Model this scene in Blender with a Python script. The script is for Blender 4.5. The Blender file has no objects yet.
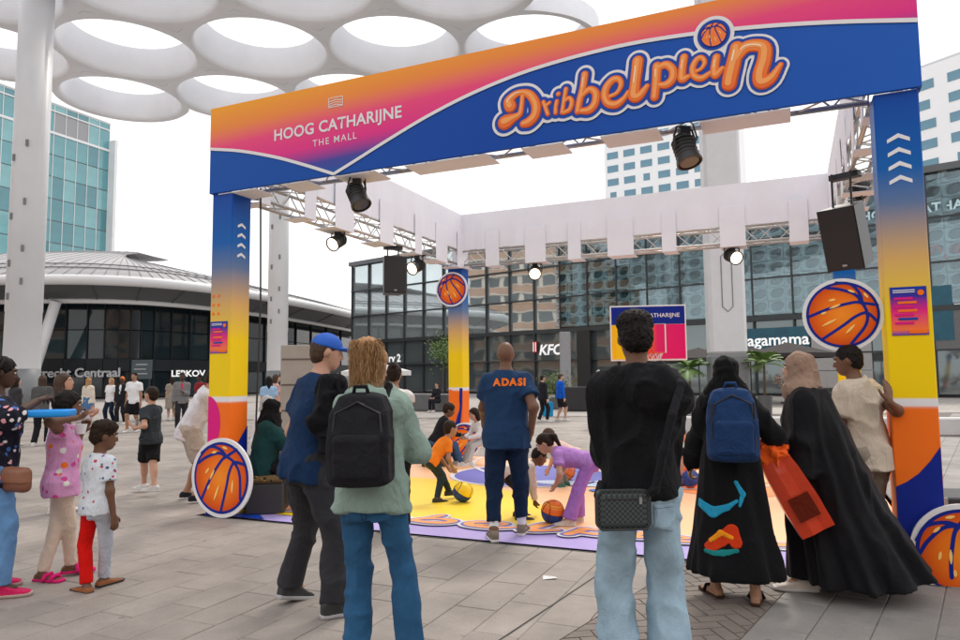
import bpy, bmesh, math, random
import numpy as np
from mathutils import Vector, Matrix
from math import radians as RAD, pi, sin, cos
random.seed(7); np.random.seed(7)
scene = bpy.context.scene
# ---------------------------------------------------------------- camera
F_PX, PITCH, ROLL, CAM_H = 700.0, 0.082, -0.010, 1.5      # focal length in pixels of the 960 px wide photograph
FW = Vector((0, cos(PITCH), sin(PITCH))); UP0 = Vector((0, -sin(PITCH), cos(PITCH))); RT0 = Vector((1, 0, 0))
RT = RT0 * cos(ROLL) + UP0 * sin(ROLL); UP = -RT0 * sin(ROLL) + UP0 * cos(ROLL)
cam_data = bpy.data.cameras.new('camera'); cam = bpy.data.objects.new('camera', cam_data)
scene.collection.objects.link(cam)
cam_data.sensor_width = 36; cam_data.lens = F_PX / 960 * 36; cam_data.clip_start = 0.05; cam_data.clip_end = 3000
cam.matrix_world = Matrix(((RT.x, UP.x, -FW.x, 0), (RT.y, UP.y, -FW.y, 0), (RT.z, UP.z, -FW.z, CAM_H), (0, 0, 0, 1)))
scene.camera = cam
scene.render.resolution_x, scene.render.resolution_y = 1024, 683
# ---------------------------------------------------------------- sky, sun, exposure
SUN_EL, SUN_AZ = RAD(52), RAD(22)                          # azimuth clockwise from +Y: sun ahead and to the right, behind thin cloud
world = bpy.data.worlds.new('World'); scene.world = world; world.use_nodes = True
wn, wl = world.node_tree.nodes, world.node_tree.links
wn.clear()
w_out = wn.new('ShaderNodeOutputWorld'); w_bg = wn.new('ShaderNodeBackground'); w_sky = wn.new('ShaderNodeTexSky')
w_sky.sky_type = 'NISHITA'; w_sky.sun_disc = False; w_sky.sun_elevation = SUN_EL; w_sky.sun_rotation = SUN_AZ
w_sky.dust_density = 4.0; w_sky.air_density = 1.0
w_tc = wn.new('ShaderNodeTexCoord'); w_no = wn.new('ShaderNodeTexNoise'); w_no.inputs['Scale'].default_value = 2.2; w_no.inputs['Detail'].default_value = 5
w_mr = wn.new('ShaderNodeMapRange'); w_mr.inputs[1].default_value = 0.25; w_mr.inputs[2].default_value = 0.75; w_mr.inputs[3].default_value = 0.86; w_mr.inputs[4].default_value = 0.97
w_mix = wn.new('ShaderNodeMix'); w_mix.data_type = 'RGBA'
w_mix.inputs[7].default_value = (9.9, 9.75, 9.7, 1)       # bright unbroken cloud
wl.new(w_tc.outputs['Generated'], w_no.inputs['Vector']); wl.new(w_no.outputs['Fac'], w_mr.inputs[0])
wl.new(w_mr.outputs[0], w_mix.inputs[0]); wl.new(w_sky.outputs[0], w_mix.inputs[6])
wl.new(w_mix.outputs[2], w_bg.inputs['Color']); w_bg.inputs['Strength'].default_value = 0.1
wl.new(w_bg.outputs[0], w_out.inputs[0])
sun_d = bpy.data.lights.new('sun', 'SUN'); sun_d.energy = 1.5; sun_d.angle = RAD(14); sun_d.color = (1.0, 0.93, 0.84)
sun_o = bpy.data.objects.new('sun', sun_d); scene.collection.objects.link(sun_o)
sun_dir = Vector((sin(SUN_AZ) * cos(SUN_EL), cos(SUN_AZ) * cos(SUN_EL), sin(SUN_EL)))
sun_o.rotation_euler = sun_dir.to_track_quat('Z', 'Y').to_euler(); sun_o.location = (0, 0, 60)
scene.view_settings.view_transform = 'Standard'; scene.view_settings.look = 'None'
scene.view_settings.gamma = 1; scene.view_settings.exposure = 0.60
scene.render.engine = 'CYCLES'
# ================================================================ helpers
COL = scene.collection
def V(*a): return Vector(a)
def ray(px, py):
    return FW + RT * ((px - 480) / F_PX) + UP * (-(py - 320) / F_PX)
def ground(px, py, z=0.0):                                 # pixel of the 960x640 photo -> point on the ground
    d = ray(px, py); t = (z - CAM_H) / d.z
    return Vector((d.x * t, d.y * t, z))
def at(px, py, Y):                                         # pixel -> point at depth Y
    d = ray(px, py); t = Y / d.y
    return Vector((d.x * t, Y, CAM_H + d.z * t))
def link(o, parent=None):
    COL.objects.link(o)
    if parent is not None: o.parent = parent
    return o
def tag(o, label=None, cat=None, group=None, kind=None):
    if label: o['label'] = label
    if cat: o['category'] = cat
    if group: o['group'] = group
    if kind: o['kind'] = kind
    return o
def empty(name, loc=(0, 0, 0), rz=0.0, parent=None):
    o = bpy.data.objects.new(name, None); o.location = loc; o.rotation_euler = (0, 0, rz); o.empty_display_size = 0.2
    return link(o, parent)
def mesh_obj(name, verts, faces, m, parent=None, smooth=False, loc=None, rot=None):
    me = bpy.data.meshes.new(name)
    if isinstance(verts, np.ndarray): verts = verts.tolist()
    if isinstance(faces, np.ndarray): faces = faces.tolist()
    me.from_pydata(verts, [], faces)
    if smooth: me.polygons.foreach_set('use_smooth', [True] * len(me.polygons))
    me.materials.append(m); me.update()
    o = bpy.data.objects.new(name, me)
    if loc is not None: o.location = loc
    if rot is not None: o.rotation_euler = rot
    return link(o, parent)
def inst(name, me, parent=None, loc=(0, 0, 0), rot=(0, 0, 0), scale=(1, 1, 1)):
    o = bpy.data.objects.new(name, me); o.location = loc; o.rotation_euler = rot; o.scale = scale
    return link(o, parent)
class MB:                                                  # collects shapes into one mesh
    def __init__(s): s.v = []; s.f = []
    def add(s, v, f):
        n = len(s.v); s.v += [tuple(p) for p in v]; s.f += [tuple(i + n for i in q) for q in f]; return s
    def box(s, c, d, rz=0.0, M=None, bev=0.0):
        x, y, z = d[0] / 2, d[1] / 2, d[2] / 2
        if bev > 0:
            b = min(bev, x * .9, y * .9, z * .9); pts = []
            for sz in (-1, 1):
                for sy in (-1, 1):
                    for sx in (-1, 1):
                        pts += [(sx * x, sy * (y - b), sz * (z - b)), (sx * (x - b), sy * y, sz * (z - b)), (sx * (x - b), sy * (y - b), sz * z)]
            I = lambda sx, sy, sz, k: ((sz > 0) * 4 + (sy > 0) * 2 + (sx > 0)) * 3 + k
            fs = []
            fs += [(I(1,-1,-1,0), I(1,1,-1,0), I(1,1,1,0), I(1,-1,1,0)), (I(-1,1,-1,0), I(-1,-1,-1,0), I(-1,-1,1,0), I(-1,1,1,0))]
            fs += [(I(1,1,-1,1), I(-1,1,-1,1), I(-1,1,1,1), I(1,1,1,1)), (I(-1,-1,-1,1), I(1,-1,-1,1), I(1,-1,1,1), I(-1,-1,1,1))]
            fs += [(I(-1,-1,1,2), I(1,-1,1,2), I(1,1,1,2), I(-1,1,1,2)), (I(-1,1,-1,2), I(1,1,-1,2), I(1,-1,-1,2), I(-1,-1,-1,2))]
            for sx in (-1, 1):
                for sy in (-1, 1): fs.append((I(sx,sy,-1,0), I(sx,sy,1,0), I(sx,sy,1,1), I(sx,sy,-1,1)))
                for sz in (-1, 1): fs.append((I(sx,-1,sz,0), I(sx,1,sz,0), I(sx,1,sz,2), I(sx,-1,sz,2)))
            for sy in (-1, 1):
                for sz in (-1, 1): fs.append((I(-1,sy,sz,1), I(1,sy,sz,1), I(1,sy,sz,2), I(-1,sy,sz,2)))
            for sx in (-1, 1):
                for sy in (-1, 1):
                    for sz in (-1, 1): fs.append((I(sx,sy,sz,0), I(sx,sy,sz,1), I(sx,sy,sz,2)))
        else:
            pts = [(a, b_, c_) for c_ in (-z, z) for b_ in (-y, y) for a in (-x, x)]
            fs = [(0, 2, 3, 1), (4, 5, 7, 6), (0, 1, 5, 4), (2, 6, 7, 3), (0, 4, 6, 2), (1, 3, 7, 5)]
        R = Matrix.Rotation(rz, 3, 'Z') if M is None else M
        c = Vector(c)
        return s.add([c + R @ Vector(p) for p in pts], fs)
    def bar(s, a, b, w, h=None):                           # square bar from a to b
        a, b = Vector(a), Vector(b); d = b - a
        M = d.to_track_quat('Z', 'Y').to_matrix()
        return s.box((a + b) / 2, (w, h or w, d.length), M=M)
    def tube(s, path, r, n=8, caps=True):                  # tube along points; r a number or one radius per point
        path = [Vector(p) for p in path]; rs = r if isinstance(r, (list, tuple)) else [r] * len(path)
        vs, fs = [], []
        ref = None
        for i, p in enumerate(path):
            d = (path[min(i + 1, len(path) - 1)] - path[max(i - 1, 0)]).normalized()
            if ref is None: ref = d.orthogonal().normalized()
            ref = (ref - d * ref.dot(d)).normalized(); bi = d.cross(ref)
            for k in range(n):
                a = 2 * pi * k / n; vs.append(p + (ref * cos(a) + bi * sin(a)) * rs[i])
        for i in range(len(path) - 1):
            for k in range(n): fs.append((i * n + k, i * n + (k + 1) % n, (i + 1) * n + (k + 1) % n, (i + 1) * n + k))
        if caps: fs += [tuple(range(n - 1, -1, -1)), tuple((len(path) - 1) * n + k for k in range(n))]
        return s.add(vs, fs)
    def lathe(s, prof, n=24, c=(0, 0, 0), M=None):         # profile [(r, z)] turned about z
        vs, fs = [], []; c = Vector(c)
        for r, z in prof:
            for k in range(n):
                a = 2 * pi * k / n; p = Vector((r * cos(a), r * sin(a), z)); vs.append(c + (M @ p if M is not None else p))
        for i in range(len(prof) - 1):
            for k in range(n): fs.append((i * n + k, i * n + (k + 1) % n, (i + 1) * n + (k + 1) % n, (i + 1) * n + k))
        fs += [tuple(range(n - 1, -1, -1)), tuple((len(prof) - 1) * n + k for k in range(n))]
        return s.add(vs, fs)
    def prism(s, poly, M, t):                              # polygon in the xy plane of M, thickness t along its z
        n = len(poly)
        vs = [M @ Vector((p[0], p[1], 0)) for p in poly] + [M @ Vector((p[0], p[1], t)) for p in poly]
        return s.add(vs, [tuple(range(n - 1, -1, -1)), tuple(range(n, 2 * n))] + [(i, (i + 1) % n, n + (i + 1) % n, n + i) for i in range(n)])
    def obj(s, name, m, parent=None, smooth=False, loc=None, rot=None):
        return mesh_obj(name, s.v, s.f, m, parent, smooth, loc, rot)
def flat_normals(o, angle=35):
    me = o.data
    me.polygons.foreach_set('use_smooth', [True] * len(me.polygons)); me.set_sharp_from_angle(angle=RAD(angle))
    return o
# ---------------------------------------------------------------- materials
MATS = {}
def lin(c):
    return tuple((x / 12.92 if x <= 0.04045 else ((x + 0.055) / 1.055) ** 2.4) for x in c[:3]) + (1,)
def mat(name, col, rough=0.6, var=0.12, scale=6.0, bump=0.0, bscale=60.0, metal=0.0, spec=0.5, stretch=(1, 1, 1), coords='Object', rnd=0.0, emit=0.0, sheen=0.0):
    """procedural material: base colour broken up by noise, fine bump; col is linear"""
    if name in MATS: return MATS[name]
    m = bpy.data.materials.new(name); m.use_nodes = True; n, l = m.node_tree.nodes, m.node_tree.links
    b = n['Principled BSDF']; b.inputs['Roughness'].default_value = rough; b.inputs['Metallic'].default_value = metal
    b.inputs['Specular IOR Level'].default_value = spec
    tc = n.new('ShaderNodeTexCoord'); mp = n.new('ShaderNodeMapping'); mp.inputs['Scale'].default_value = stretch
    l.new(tc.outputs[coords], mp.inputs[0])
    no = n.new('ShaderNodeTexNoise'); no.inputs['Scale'].default_value = scale; no.inputs['Detail'].default_value = 5; no.inputs['Roughness'].default_value = 0.6
    l.new(mp.outputs[0], no.inputs['Vector'])
    mr = n.new('ShaderNodeMapRange'); mr.inputs[1].default_value = 0.25; mr.inputs[2].default_value = 0.75
    mr.inputs[3].default_value = 1 - var; mr.inputs[4].default_value = 1 + var
    l.new(no.outputs['Fac'], mr.inputs[0])
    val = mr.outputs[0]
    if rnd:
        oi = n.new('ShaderNodeObjectInfo'); ge = n.new('ShaderNodeNewGeometry'); ad = n.new('ShaderNodeMath'); ad.operation = 'ADD'
        fr = n.new('ShaderNodeMath'); fr.operation = 'FRACT'; r2 = n.new('ShaderNodeMapRange'); r2.inputs[3].default_value = 1 - rnd; r2.inputs[4].default_value = 1 + rnd
        l.new(oi.outputs['Random'], ad.inputs[0]); l.new(ge.outputs['Random Per Island'], ad.inputs[1]); l.new(ad.outputs[0], fr.inputs[0]); l.new(fr.outputs[0], r2.inputs[0])
        mu = n.new('ShaderNodeMath'); mu.operation = 'MULTIPLY'; l.new(val, mu.inputs[0]); l.new(r2.outputs[0], mu.inputs[1]); val = mu.outputs[0]
    vm = n.new('ShaderNodeVectorMath'); vm.operation = 'SCALE'; vm.inputs[0].default_value = col[:3]
    l.new(val, vm.inputs['Scale']); l.new(vm.outputs[0], b.inputs['Base Color'])
    if bump:
        n2 = n.new('ShaderNodeTexNoise'); n2.inputs['Scale'].default_value = bscale; n2.inputs['Detail'].default_value = 4
        l.new(mp.outputs[0], n2.inputs['Vector']); bp = n.new('ShaderNodeBump'); bp.inputs['Strength'].default_value = bump; bp.inputs['Distance'].default_value = 0.01
        l.new(n2.outputs['Fac'], bp.inputs['Height']); l.new(bp.outputs[0], b.inputs['Normal'])
    if sheen: b.inputs['Sheen Weight'].default_value = sheen
    if emit:
        b.inputs['Emission Color'].default_value = col[:3] + (1,) if len(col) == 3 else col; b.inputs['Emission Strength'].default_value = emit
    MATS[name] = m
    return m
def srgb(r, g, b): return lin((r / 255, g / 255, b / 255))[:3]
def cloth(name, col, rough=0.85, var=0.10, bump=0.25, bscale=140, crease=.75):
    """woven cloth: fine weave bump under sharp wandering creases"""
    k = 'cloth_' + name
    if k in MATS: return MATS[k]
    m = mat(k, col, rough, var, 7.0, bump, bscale, sheen=0.03, spec=0.12); n, l = m.node_tree.nodes, m.node_tree.links; b = n['Principled BSDF']
    tc = n.new('ShaderNodeTexCoord'); prev = b.inputs['Normal'].links[0].from_socket
    for sc, st, dist, d in (((9, 9, 5.5), .75 * crease, .022, 1.6), ((20, 20, 13), .5 * crease, .010, .9)):
        mp = n.new('ShaderNodeMapping'); mp.inputs['Scale'].default_value = sc; l.new(tc.outputs['Object'], mp.inputs[0])
        no = n.new('ShaderNodeTexNoise'); no.inputs['Scale'].default_value = 1; no.inputs['Detail'].default_value = 1.5; no.inputs['Distortion'].default_value = d; l.new(mp.outputs[0], no.inputs['Vector'])
        s1 = n.new('ShaderNodeMath'); s1.operation = 'SUBTRACT'; s1.inputs[1].default_value = .5; l.new(no.outputs['Fac'], s1.inputs[0])
        a1 = n.new('ShaderNodeMath'); a1.operation = 'ABSOLUTE'; l.new(s1.outputs[0], a1.inputs[0]); p1 = n.new('ShaderNodeMath'); p1.operation = 'POWER'; p1.inputs[1].default_value = .7; l.new(a1.outputs[0], p1.inputs[0])
        bp = n.new('ShaderNodeBump'); bp.inputs['Strength'].default_value = st; bp.inputs['Distance'].default_value = dist; bp.invert = True; l.new(p1.outputs[0], bp.inputs['Height']); l.new(prev, bp.inputs['Normal']); prev = bp.outputs[0]
    l.new(prev, b.inputs['Normal'])
    return m
def ramp_mat(name, stops, axis='Z', lo=0.0, hi=1.0, rough=0.45, coords='Object'):
    """printed gradient along one object axis"""
    if name in MATS: return MATS[name]
    m = mat(name, (1, 1, 1), rough, 0.0, spec=.18, bump=.06, bscale=3.0); n, l = m.node_tree.nodes, m.node_tree.links
    tc = n.new('ShaderNodeTexCoord'); sx = n.new('ShaderNodeSeparateXYZ'); mr = n.new('ShaderNodeMapRange'); cr = n.new('ShaderNodeValToRGB')
    l.new(tc.outputs[coords], sx.inputs[0]); l.new(sx.outputs[axis], mr.inputs[0]); mr.inputs[1].default_value = lo; mr.inputs[2].default_value = hi
    e = cr.color_ramp.elements
    while len(e) < len(stops): e.new(0.5)
    for k, (p, c) in enumerate(stops): e[k].position = p; e[k].color = tuple(c[:3]) + (1,)
    l.new(mr.outputs[0], cr.inputs[0]); l.new(cr.outputs[0], n['Principled BSDF'].inputs['Base Color'])
    return m
# ---------------------------------------------------------------- distance fields and a surface-net mesher
_LAT = np.random.RandomState(3).rand(32, 32, 32).astype(np.float32)
def vnoise(p, scale):
    q = p * np.asarray(scale, np.float32) + 57.3
    i = np.floor(q).astype(np.int32); f = q - i; f = f * f * (3 - 2 * f); r = 0
    for dx in (0, 1):
        wx = f[..., 0] if dx else 1 - f[..., 0]
        for dy in (0, 1):
            wy = f[..., 1] if dy else 1 - f[..., 1]
            for dz in (0, 1):
                wz = f[..., 2] if dz else 1 - f[..., 2]
                r = r + _LAT[(i[..., 0] + dx) & 31, (i[..., 1] + dy) & 31, (i[..., 2] + dz) & 31] * wx * wy * wz
    return r - 0.5
def A3(v): return np.asarray(v, np.float32)
def smin(a, b, k):
    if k <= 0: return np.minimum(a, b)
    h = np.maximum(k - np.abs(a - b), 0) / k
    return np.minimum(a, b) - h * h * k * 0.25
def smax(a, b, k): return -smin(-a, -b, k)
def rc(a, b, ra, rb):                                       # tapered capsule
    a, b = A3(a), A3(b); ab = b - a; L2 = float(ab @ ab) + 1e-9
    def f(p):
        t = np.clip(((p - a) @ ab) / L2, 0, 1)
        d = p - a - t[..., None] * ab
        return np.sqrt((d * d).sum(-1)) - (ra + (rb - ra) * t)
    f.box = (np.minimum(a, b) - max(ra, rb), np.maximum(a, b) + max(ra, rb))
    return f
def ell(c, r, R=None):                                      # ellipsoid; R columns are its axes
    c, r = A3(c), A3(r); R = np.eye(3, dtype=np.float32) if R is None else A3(R)
    def f(p):
        q = (p - c) @ R; k0 = np.sqrt(((q / r) ** 2).sum(-1)); k1 = np.sqrt(((q / (r * r)) ** 2).sum(-1)) + 1e-6
        return k0 * (k0 - 1) / k1
    e = np.abs(R) @ r; f.box = (c - e, c + e)
    return f
def rbox(c, half, r, R=None):
    c, half = A3(c), A3(half); R = np.eye(3, dtype=np.float32) if R is None else A3(R)
    def f(p):
        q = np.abs((p - c) @ R) - (half - r)
        return np.sqrt((np.maximum(q, 0) ** 2).sum(-1)) + np.minimum(q.max(-1), 0) - r
    e = np.abs(R) @ half; f.box = (c - e, c + e)
    return f
def uni(fs, k=0.0):
    fs = [f for f in fs if f is not None]
    def f(p):                                               # shapes far from this batch of points are skipped
        q = p.reshape(-1, 3); lo, hi = q.min(0), q.max(0); d = None; far_d = 9.0
        for g in fs:
            gap = max(float((g.box[0] - hi).max()), float((lo - g.box[1]).max()))
            if gap > .13: far_d = min(far_d, gap); continue
            e = g(p); d = e if d is None else smin(d, e, k)
        return d if d is not None else np.full(p.shape[:-1], far_d, np.float32)
    f.box = (np.min([g.box[0] for g in fs], 0), np.max([g.box[1] for g in fs], 0))
    return f
def cut(f, pt, nrm, k=0.004):                               # keep the side the normal points away from
    pt, nrm = A3(pt), A3(nrm); nrm = nrm / np.linalg.norm(nrm)
    def g(p): return smax(f(p), (p - pt) @ nrm, k)
    g.box = f.box; return g
def sub(f, h, k=0.004):
    def g(p): return smax(f(p), -h(p), k)
    g.box = f.box; return g
def puff(f, fn):                                            # displace: positive pushes outward
    def g(p): return f(p) - fn(p)
    g.box = f.box; return g
def moved(f, R, t):                                         # f defined in a local frame (columns R, origin t)
    R, t = A3(R), A3(t)
    def g(p): return f((p - t) @ R)
    b0, b1 = f.box; cs = np.array([[x, y, z] for x in (b0[0], b1[0]) for y in (b0[1], b1[1]) for z in (b0[2], b1[2])]) @ R.T + t
    g.box = (cs.min(0), cs.max(0)); return g
def net(f, h, pad=0.03, B=6):
    lo = np.asarray(f.box[0], np.float64) - pad - h; hi = np.asarray(f.box[1], np.float64) + pad + h
    nb = np.maximum(1, np.ceil((hi - lo) / (h * B)).astype(int)); n = nb * B
    cg = np.stack(np.meshgrid(*[lo[k] + (np.arange(nb[k]) + .5) * B * h for k in range(3)], indexing='ij'), -1).reshape(-1, 3).astype(np.float32)
    dc = f(cg).reshape(nb)
    D = np.repeat(np.repeat(np.repeat(np.where(dc < 0, -1, 1).astype(np.float32), B, 0), B, 1), B, 2)
    act = np.argwhere(np.abs(dc) < B * h * 0.9 * 1.5 + 0.02)
    if len(act) == 0: return np.zeros((0, 3)), np.zeros((0, 4), int)
    sub_ = np.stack(np.meshgrid(*[np.arange(B)] * 3, indexing='ij'), -1).reshape(-1, 3)
    act = act[np.lexsort((act[:, 1], act[:, 0] // 2, act[:, 2] // 2))]
    for s0 in range(0, len(act), 60):
        idx = (act[s0:s0 + 60, None, :] * B + sub_[None]).reshape(-1, 3)
        D[idx[:, 0], idx[:, 1], idx[:, 2]] = f((lo + (idx + .5) * h).astype(np.float32))
    o = lo + .5 * h
    neg = D < 0; nx, ny, nz = D.shape
    cnt = np.zeros((nx - 1, ny - 1, nz - 1), np.int8)
    offs = [(i, j, k) for i in (0, 1) for j in (0, 1) for k in (0, 1)]
    for i, j, k in offs: cnt += neg[i:nx - 1 + i, j:ny - 1 + j, k:nz - 1 + k]
    cells = np.argwhere((cnt > 0) & (cnt < 8))
    vid = -np.ones(cnt.shape, np.int64); vid[cells[:, 0], cells[:, 1], cells[:, 2]] = np.arange(len(cells))
    cv = {q: D[cells[:, 0] + q[0], cells[:, 1] + q[1], cells[:, 2] + q[2]] for q in offs}
    acc = np.zeros((len(cells), 3)); num = np.zeros(len(cells))
    for q in offs:
        for ax in range(3):
            if q[ax]: continue
            r = list(q); r[ax] = 1; r = tuple(r); a, b = cv[q], cv[r]; m = (a < 0) != (b < 0)
            t = np.where(m, a / np.where(m, a - b, 1), 0); pt = np.tile(np.array(q, float), (len(cells), 1)); pt[:, ax] += t
            acc[m] += pt[m]; num[m] += 1
    verts = o + (cells + acc / num[:, None]) * h
    faces = []
    for ax in range(3):
        u, w = (ax + 1) % 3, (ax + 2) % 3
        sa = [slice(None)] * 3; sb = [slice(None)] * 3; sa[ax] = slice(0, -1); sb[ax] = slice(1, None)
        e = np.argwhere(neg[tuple(sa)] != neg[tuple(sb)])
        e = e[(e[:, u] > 0) & (e[:, w] > 0) & (e[:, u] < D.shape[u] - 1) & (e[:, w] < D.shape[w] - 1)]
        if len(e) == 0: continue
        s = neg[e[:, 0], e[:, 1], e[:, 2]]
        def g(du, dw):
            c = e.copy(); c[:, u] += du; c[:, w] += dw; return vid[c[:, 0], c[:, 1], c[:, 2]]
        q = np.stack([g(-1, -1), g(0, -1), g(0, 0), g(-1, 0)], 1)
        q[~s] = q[~s][:, ::-1]
        faces.append(q[(q >= 0).all(1)])
    return verts, (np.concatenate(faces) if faces else np.zeros((0, 4), int))
def sdf_obj(name, f, h, m, parent=None, loc=None, rot=None, pad=0.03):
    v, q = net(f, h, pad)
    me = bpy.data.meshes.new(name)
    me.vertices.add(len(v)); me.vertices.foreach_set('co', v.astype(np.float32).ravel())
    me.loops.add(q.size); me.loops.foreach_set('vertex_index', q.ravel().astype(np.int32))
    me.polygons.add(len(q)); me.polygons.foreach_set('loop_start', np.arange(0, q.size, 4, dtype=np.int32))
    me.polygons.foreach_set('use_smooth', np.ones(len(q), bool))
    me.update(calc_edges=True); me.materials.append(m)
    o = bpy.data.objects.new(name, me)
    if loc is not None: o.location = loc
    if rot is not None: o.rotation_euler = rot
    return link(o, parent)
# ================================================================ people: skeleton, body, garments
def nrm(v):
    v = np.asarray(v, np.float64); return v / (np.linalg.norm(v) + 1e-12)
def rotz(v, deg):
    a = RAD(deg); return np.array([v[0] * cos(a) - v[1] * sin(a), v[0] * sin(a) + v[1] * cos(a), v[2]])
def axis_rot(v, ax, deg):
    v, ax = np.asarray(v, float), nrm(ax); a = RAD(deg)
    return v * cos(a) + np.cross(ax, v) * sin(a) + ax * (ax @ v) * (1 - cos(a))
def ik(a, t, l1, l2, pole):
    a, t, pole = np.asarray(a, float), np.asarray(t, float), np.asarray(pole, float)
    d = t - a; L = np.linalg.norm(d); L2 = min(max(L, abs(l1 - l2) + 1e-3), (l1 + l2) * 0.998); u = d / (L + 1e-9); t = a + u * L2
    x = (l1 * l1 - l2 * l2 + L2 * L2) / (2 * L2); h = math.sqrt(max(l1 * l1 - x * x, 0))
    n = pole - u * (pole @ u); n = nrm(n)
    return a + u * x + n * h, t
class Skel: pass
def skel(H=1.75, kid=0.0, fem=0, build=1.0, pel=(0, 0, None), lean=0, side=0, twist=0, pyaw=0, feet=None, hands=None, elbows=None, knees=None, head=(0, 0, 0), hand_dirs=None, thumbs=None, neck=0.0, shrug=0.0):
    S = Skel(); s = S.s = H / 1.75; S.kid = kid; S.fem = fem; S.hs = s * (.95 + 0.34 * kid); S.build = build
    hipz = (0.905 - .075 * kid) * s
    T = 0.55 * s * (1 - .04 * kid)
    o = np.array([pel[0], pel[1], hipz if pel[2] is None else pel[2]], float); S.o = o
    u = np.array([0, 0, 1.]); u = axis_rot(u, (1, 0, 0), -lean); u = axis_rot(u, (0, 1, 0), side)
    r = rotz((1, 0, 0), twist); r = nrm(r - u * (r @ u)); f = np.cross(u, r); S.u, S.r, S.f = u, r, f
    S.R = np.stack([r, f, u], 1)
    pr = rotz((1, 0, 0), pyaw); S.pr = pr
    S.nb = o + u * T; sw = (0.150 - .016 * fem - .012 * kid) * s * (0.55 + .45 * build); S.T = T
    S.sh = [S.nb - u * (.092 - shrug) * s + r * sw * k for k in (1, -1)]           # right, left
    hw = 0.088 * s
    S.hip = [o + pr * hw * k for k in (1, -1)]
    feet = feet or [(hw * 1.15, 0, 0, 0, 0), (-hw * 1.15, 0, 0, 0, 0)]              # x, y, yaw, lift, pitch
    lt, ls = (0.43 - .035 * kid) * s, (0.405 - .035 * kid) * s; S.ank, S.knee, S.fdir, S.fpitch = [], [], [], []
    for i in (0, 1):
        x, y, yaw, lift, pit = (tuple(feet[i]) + (0, 0, 0))[:5]
        an = np.array([x, y, .085 * s + lift]); pole = rotz((0, 1, 0), yaw) if not knees else knees[i]
        k, e = ik(S.hip[i], an, lt, ls, pole); S.knee.append(k); S.ank.append(e); S.fdir.append(rotz((0, 1, 0), yaw)); S.fpitch.append(pit)
    la, lf = .285 * s, .25 * s; S.elb, S.wri, S.hd, S.th = [], [], [], []
    for i, k in ((0, 1), (1, -1)):
        t = hands[i] if hands and hands[i] is not None else None
        if t is None: t = S.sh[i] + np.array([0.07 * k * s, .03 * s, -.53 * s]) * (1, 1, 1)
        pole = (-f * .8 + r * k * .4 - np.array([0, 0, .3])) if not elbows or elbows[i] is None else elbows[i]
        e, w = ik(S.sh[i], t, la, lf, pole); S.elb.append(e); S.wri.append(w)
        d = nrm(w - e) if not hand_dirs or hand_dirs[i] is None else nrm(hand_dirs[i]); S.hd.append(d)
        S.th.append(f + np.array([0, 0, .5]) if not thumbs or thumbs[i] is None else thumbs[i])
    # head
    yaw, pit, rol = head; hb = nrm(u * (1 - neck) + np.array([0, 0, 1]) * (0.9 + neck))
    hr = rotz((1, 0, 0), yaw + twist * .5); hr = nrm(hr - hb * (hr @ hb)); hf = np.cross(hb, hr)
    hf, hu = axis_rot(hf, hr, pit), axis_rot(hb, hr, pit); hr, hu = axis_rot(hr, hf, rol), axis_rot(hu, hf, rol)
    S.HR = np.stack([hr, hf, hu], 1); S.hc = S.nb + hb * .05 * s + hu * .105 * S.hs + hf * .02 * s
    b = build; fm = fem
    S.tab = np.array([[-.13, .10, .085, -.005], [-.06, .150 + .012 * fm, .112, -.012], [.02, .160 + .012 * fm, .112, -.008], [.12, .138 - .008 * fm, .098, 0.0], [.22, .142 - .01 * fm, .102, .004], [.34, .160 - .012 * fm, .115 + .008 * fm, .006 + .006 * fm],
                      [.43, .158 - .012 * fm, .102, 0], [.49, .115, .082, -.01], [.53, .07, .062, -.012], [.56, .05, .05, -.01]])
    S.tab = S.tab * np.array([s * T / (.55 * s), s * b, s * b, s])
    S.tab[:, 0] = np.array([-.13, -.06, .02, .12, .22, .34, .43, .49, .53, .56]) * T / .55
    return S
def prof(o, R, tab, mod=None, k=0.02):
    o, R, tab = A3(o), A3(R), np.asarray(tab, np.float32)
    def f(p):
        q = (p - o) @ R; z = q[..., 2]
        a = np.interp(z, tab[:, 0], tab[:, 1]); b = np.interp(z, tab[:, 0], tab[:, 2]); c = np.interp(z, tab[:, 0], tab[:, 3]) if tab.shape[1] > 3 else 0
        x, y = q[..., 0], q[..., 1] - c
        if tab.shape[1] > 4: x = x - np.interp(z, tab[:, 0], tab[:, 4])
        rr = np.sqrt((x / a) ** 2 + (y / b) ** 2)
        if mod is not None: rr = rr / mod(np.arctan2(y, x), z)
        d = (rr - 1) * np.minimum(a, b)
        return smax(smax(d, tab[0, 0] - z, k), z - tab[-1, 0], k).astype(np.float32)
    m = max(tab[:, 1].max(), tab[:, 2].max()) * 1.15 + (np.abs(tab[:, 3:]).max() if tab.shape[1] > 3 else 0)
    cs = np.array([[x, y, z] for x in (-m, m) for y in (-m, m) for z in (tab[0, 0], tab[-1, 0])]) @ R.T + o
    f.box = (cs.min(0), cs.max(0)); return f
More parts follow.
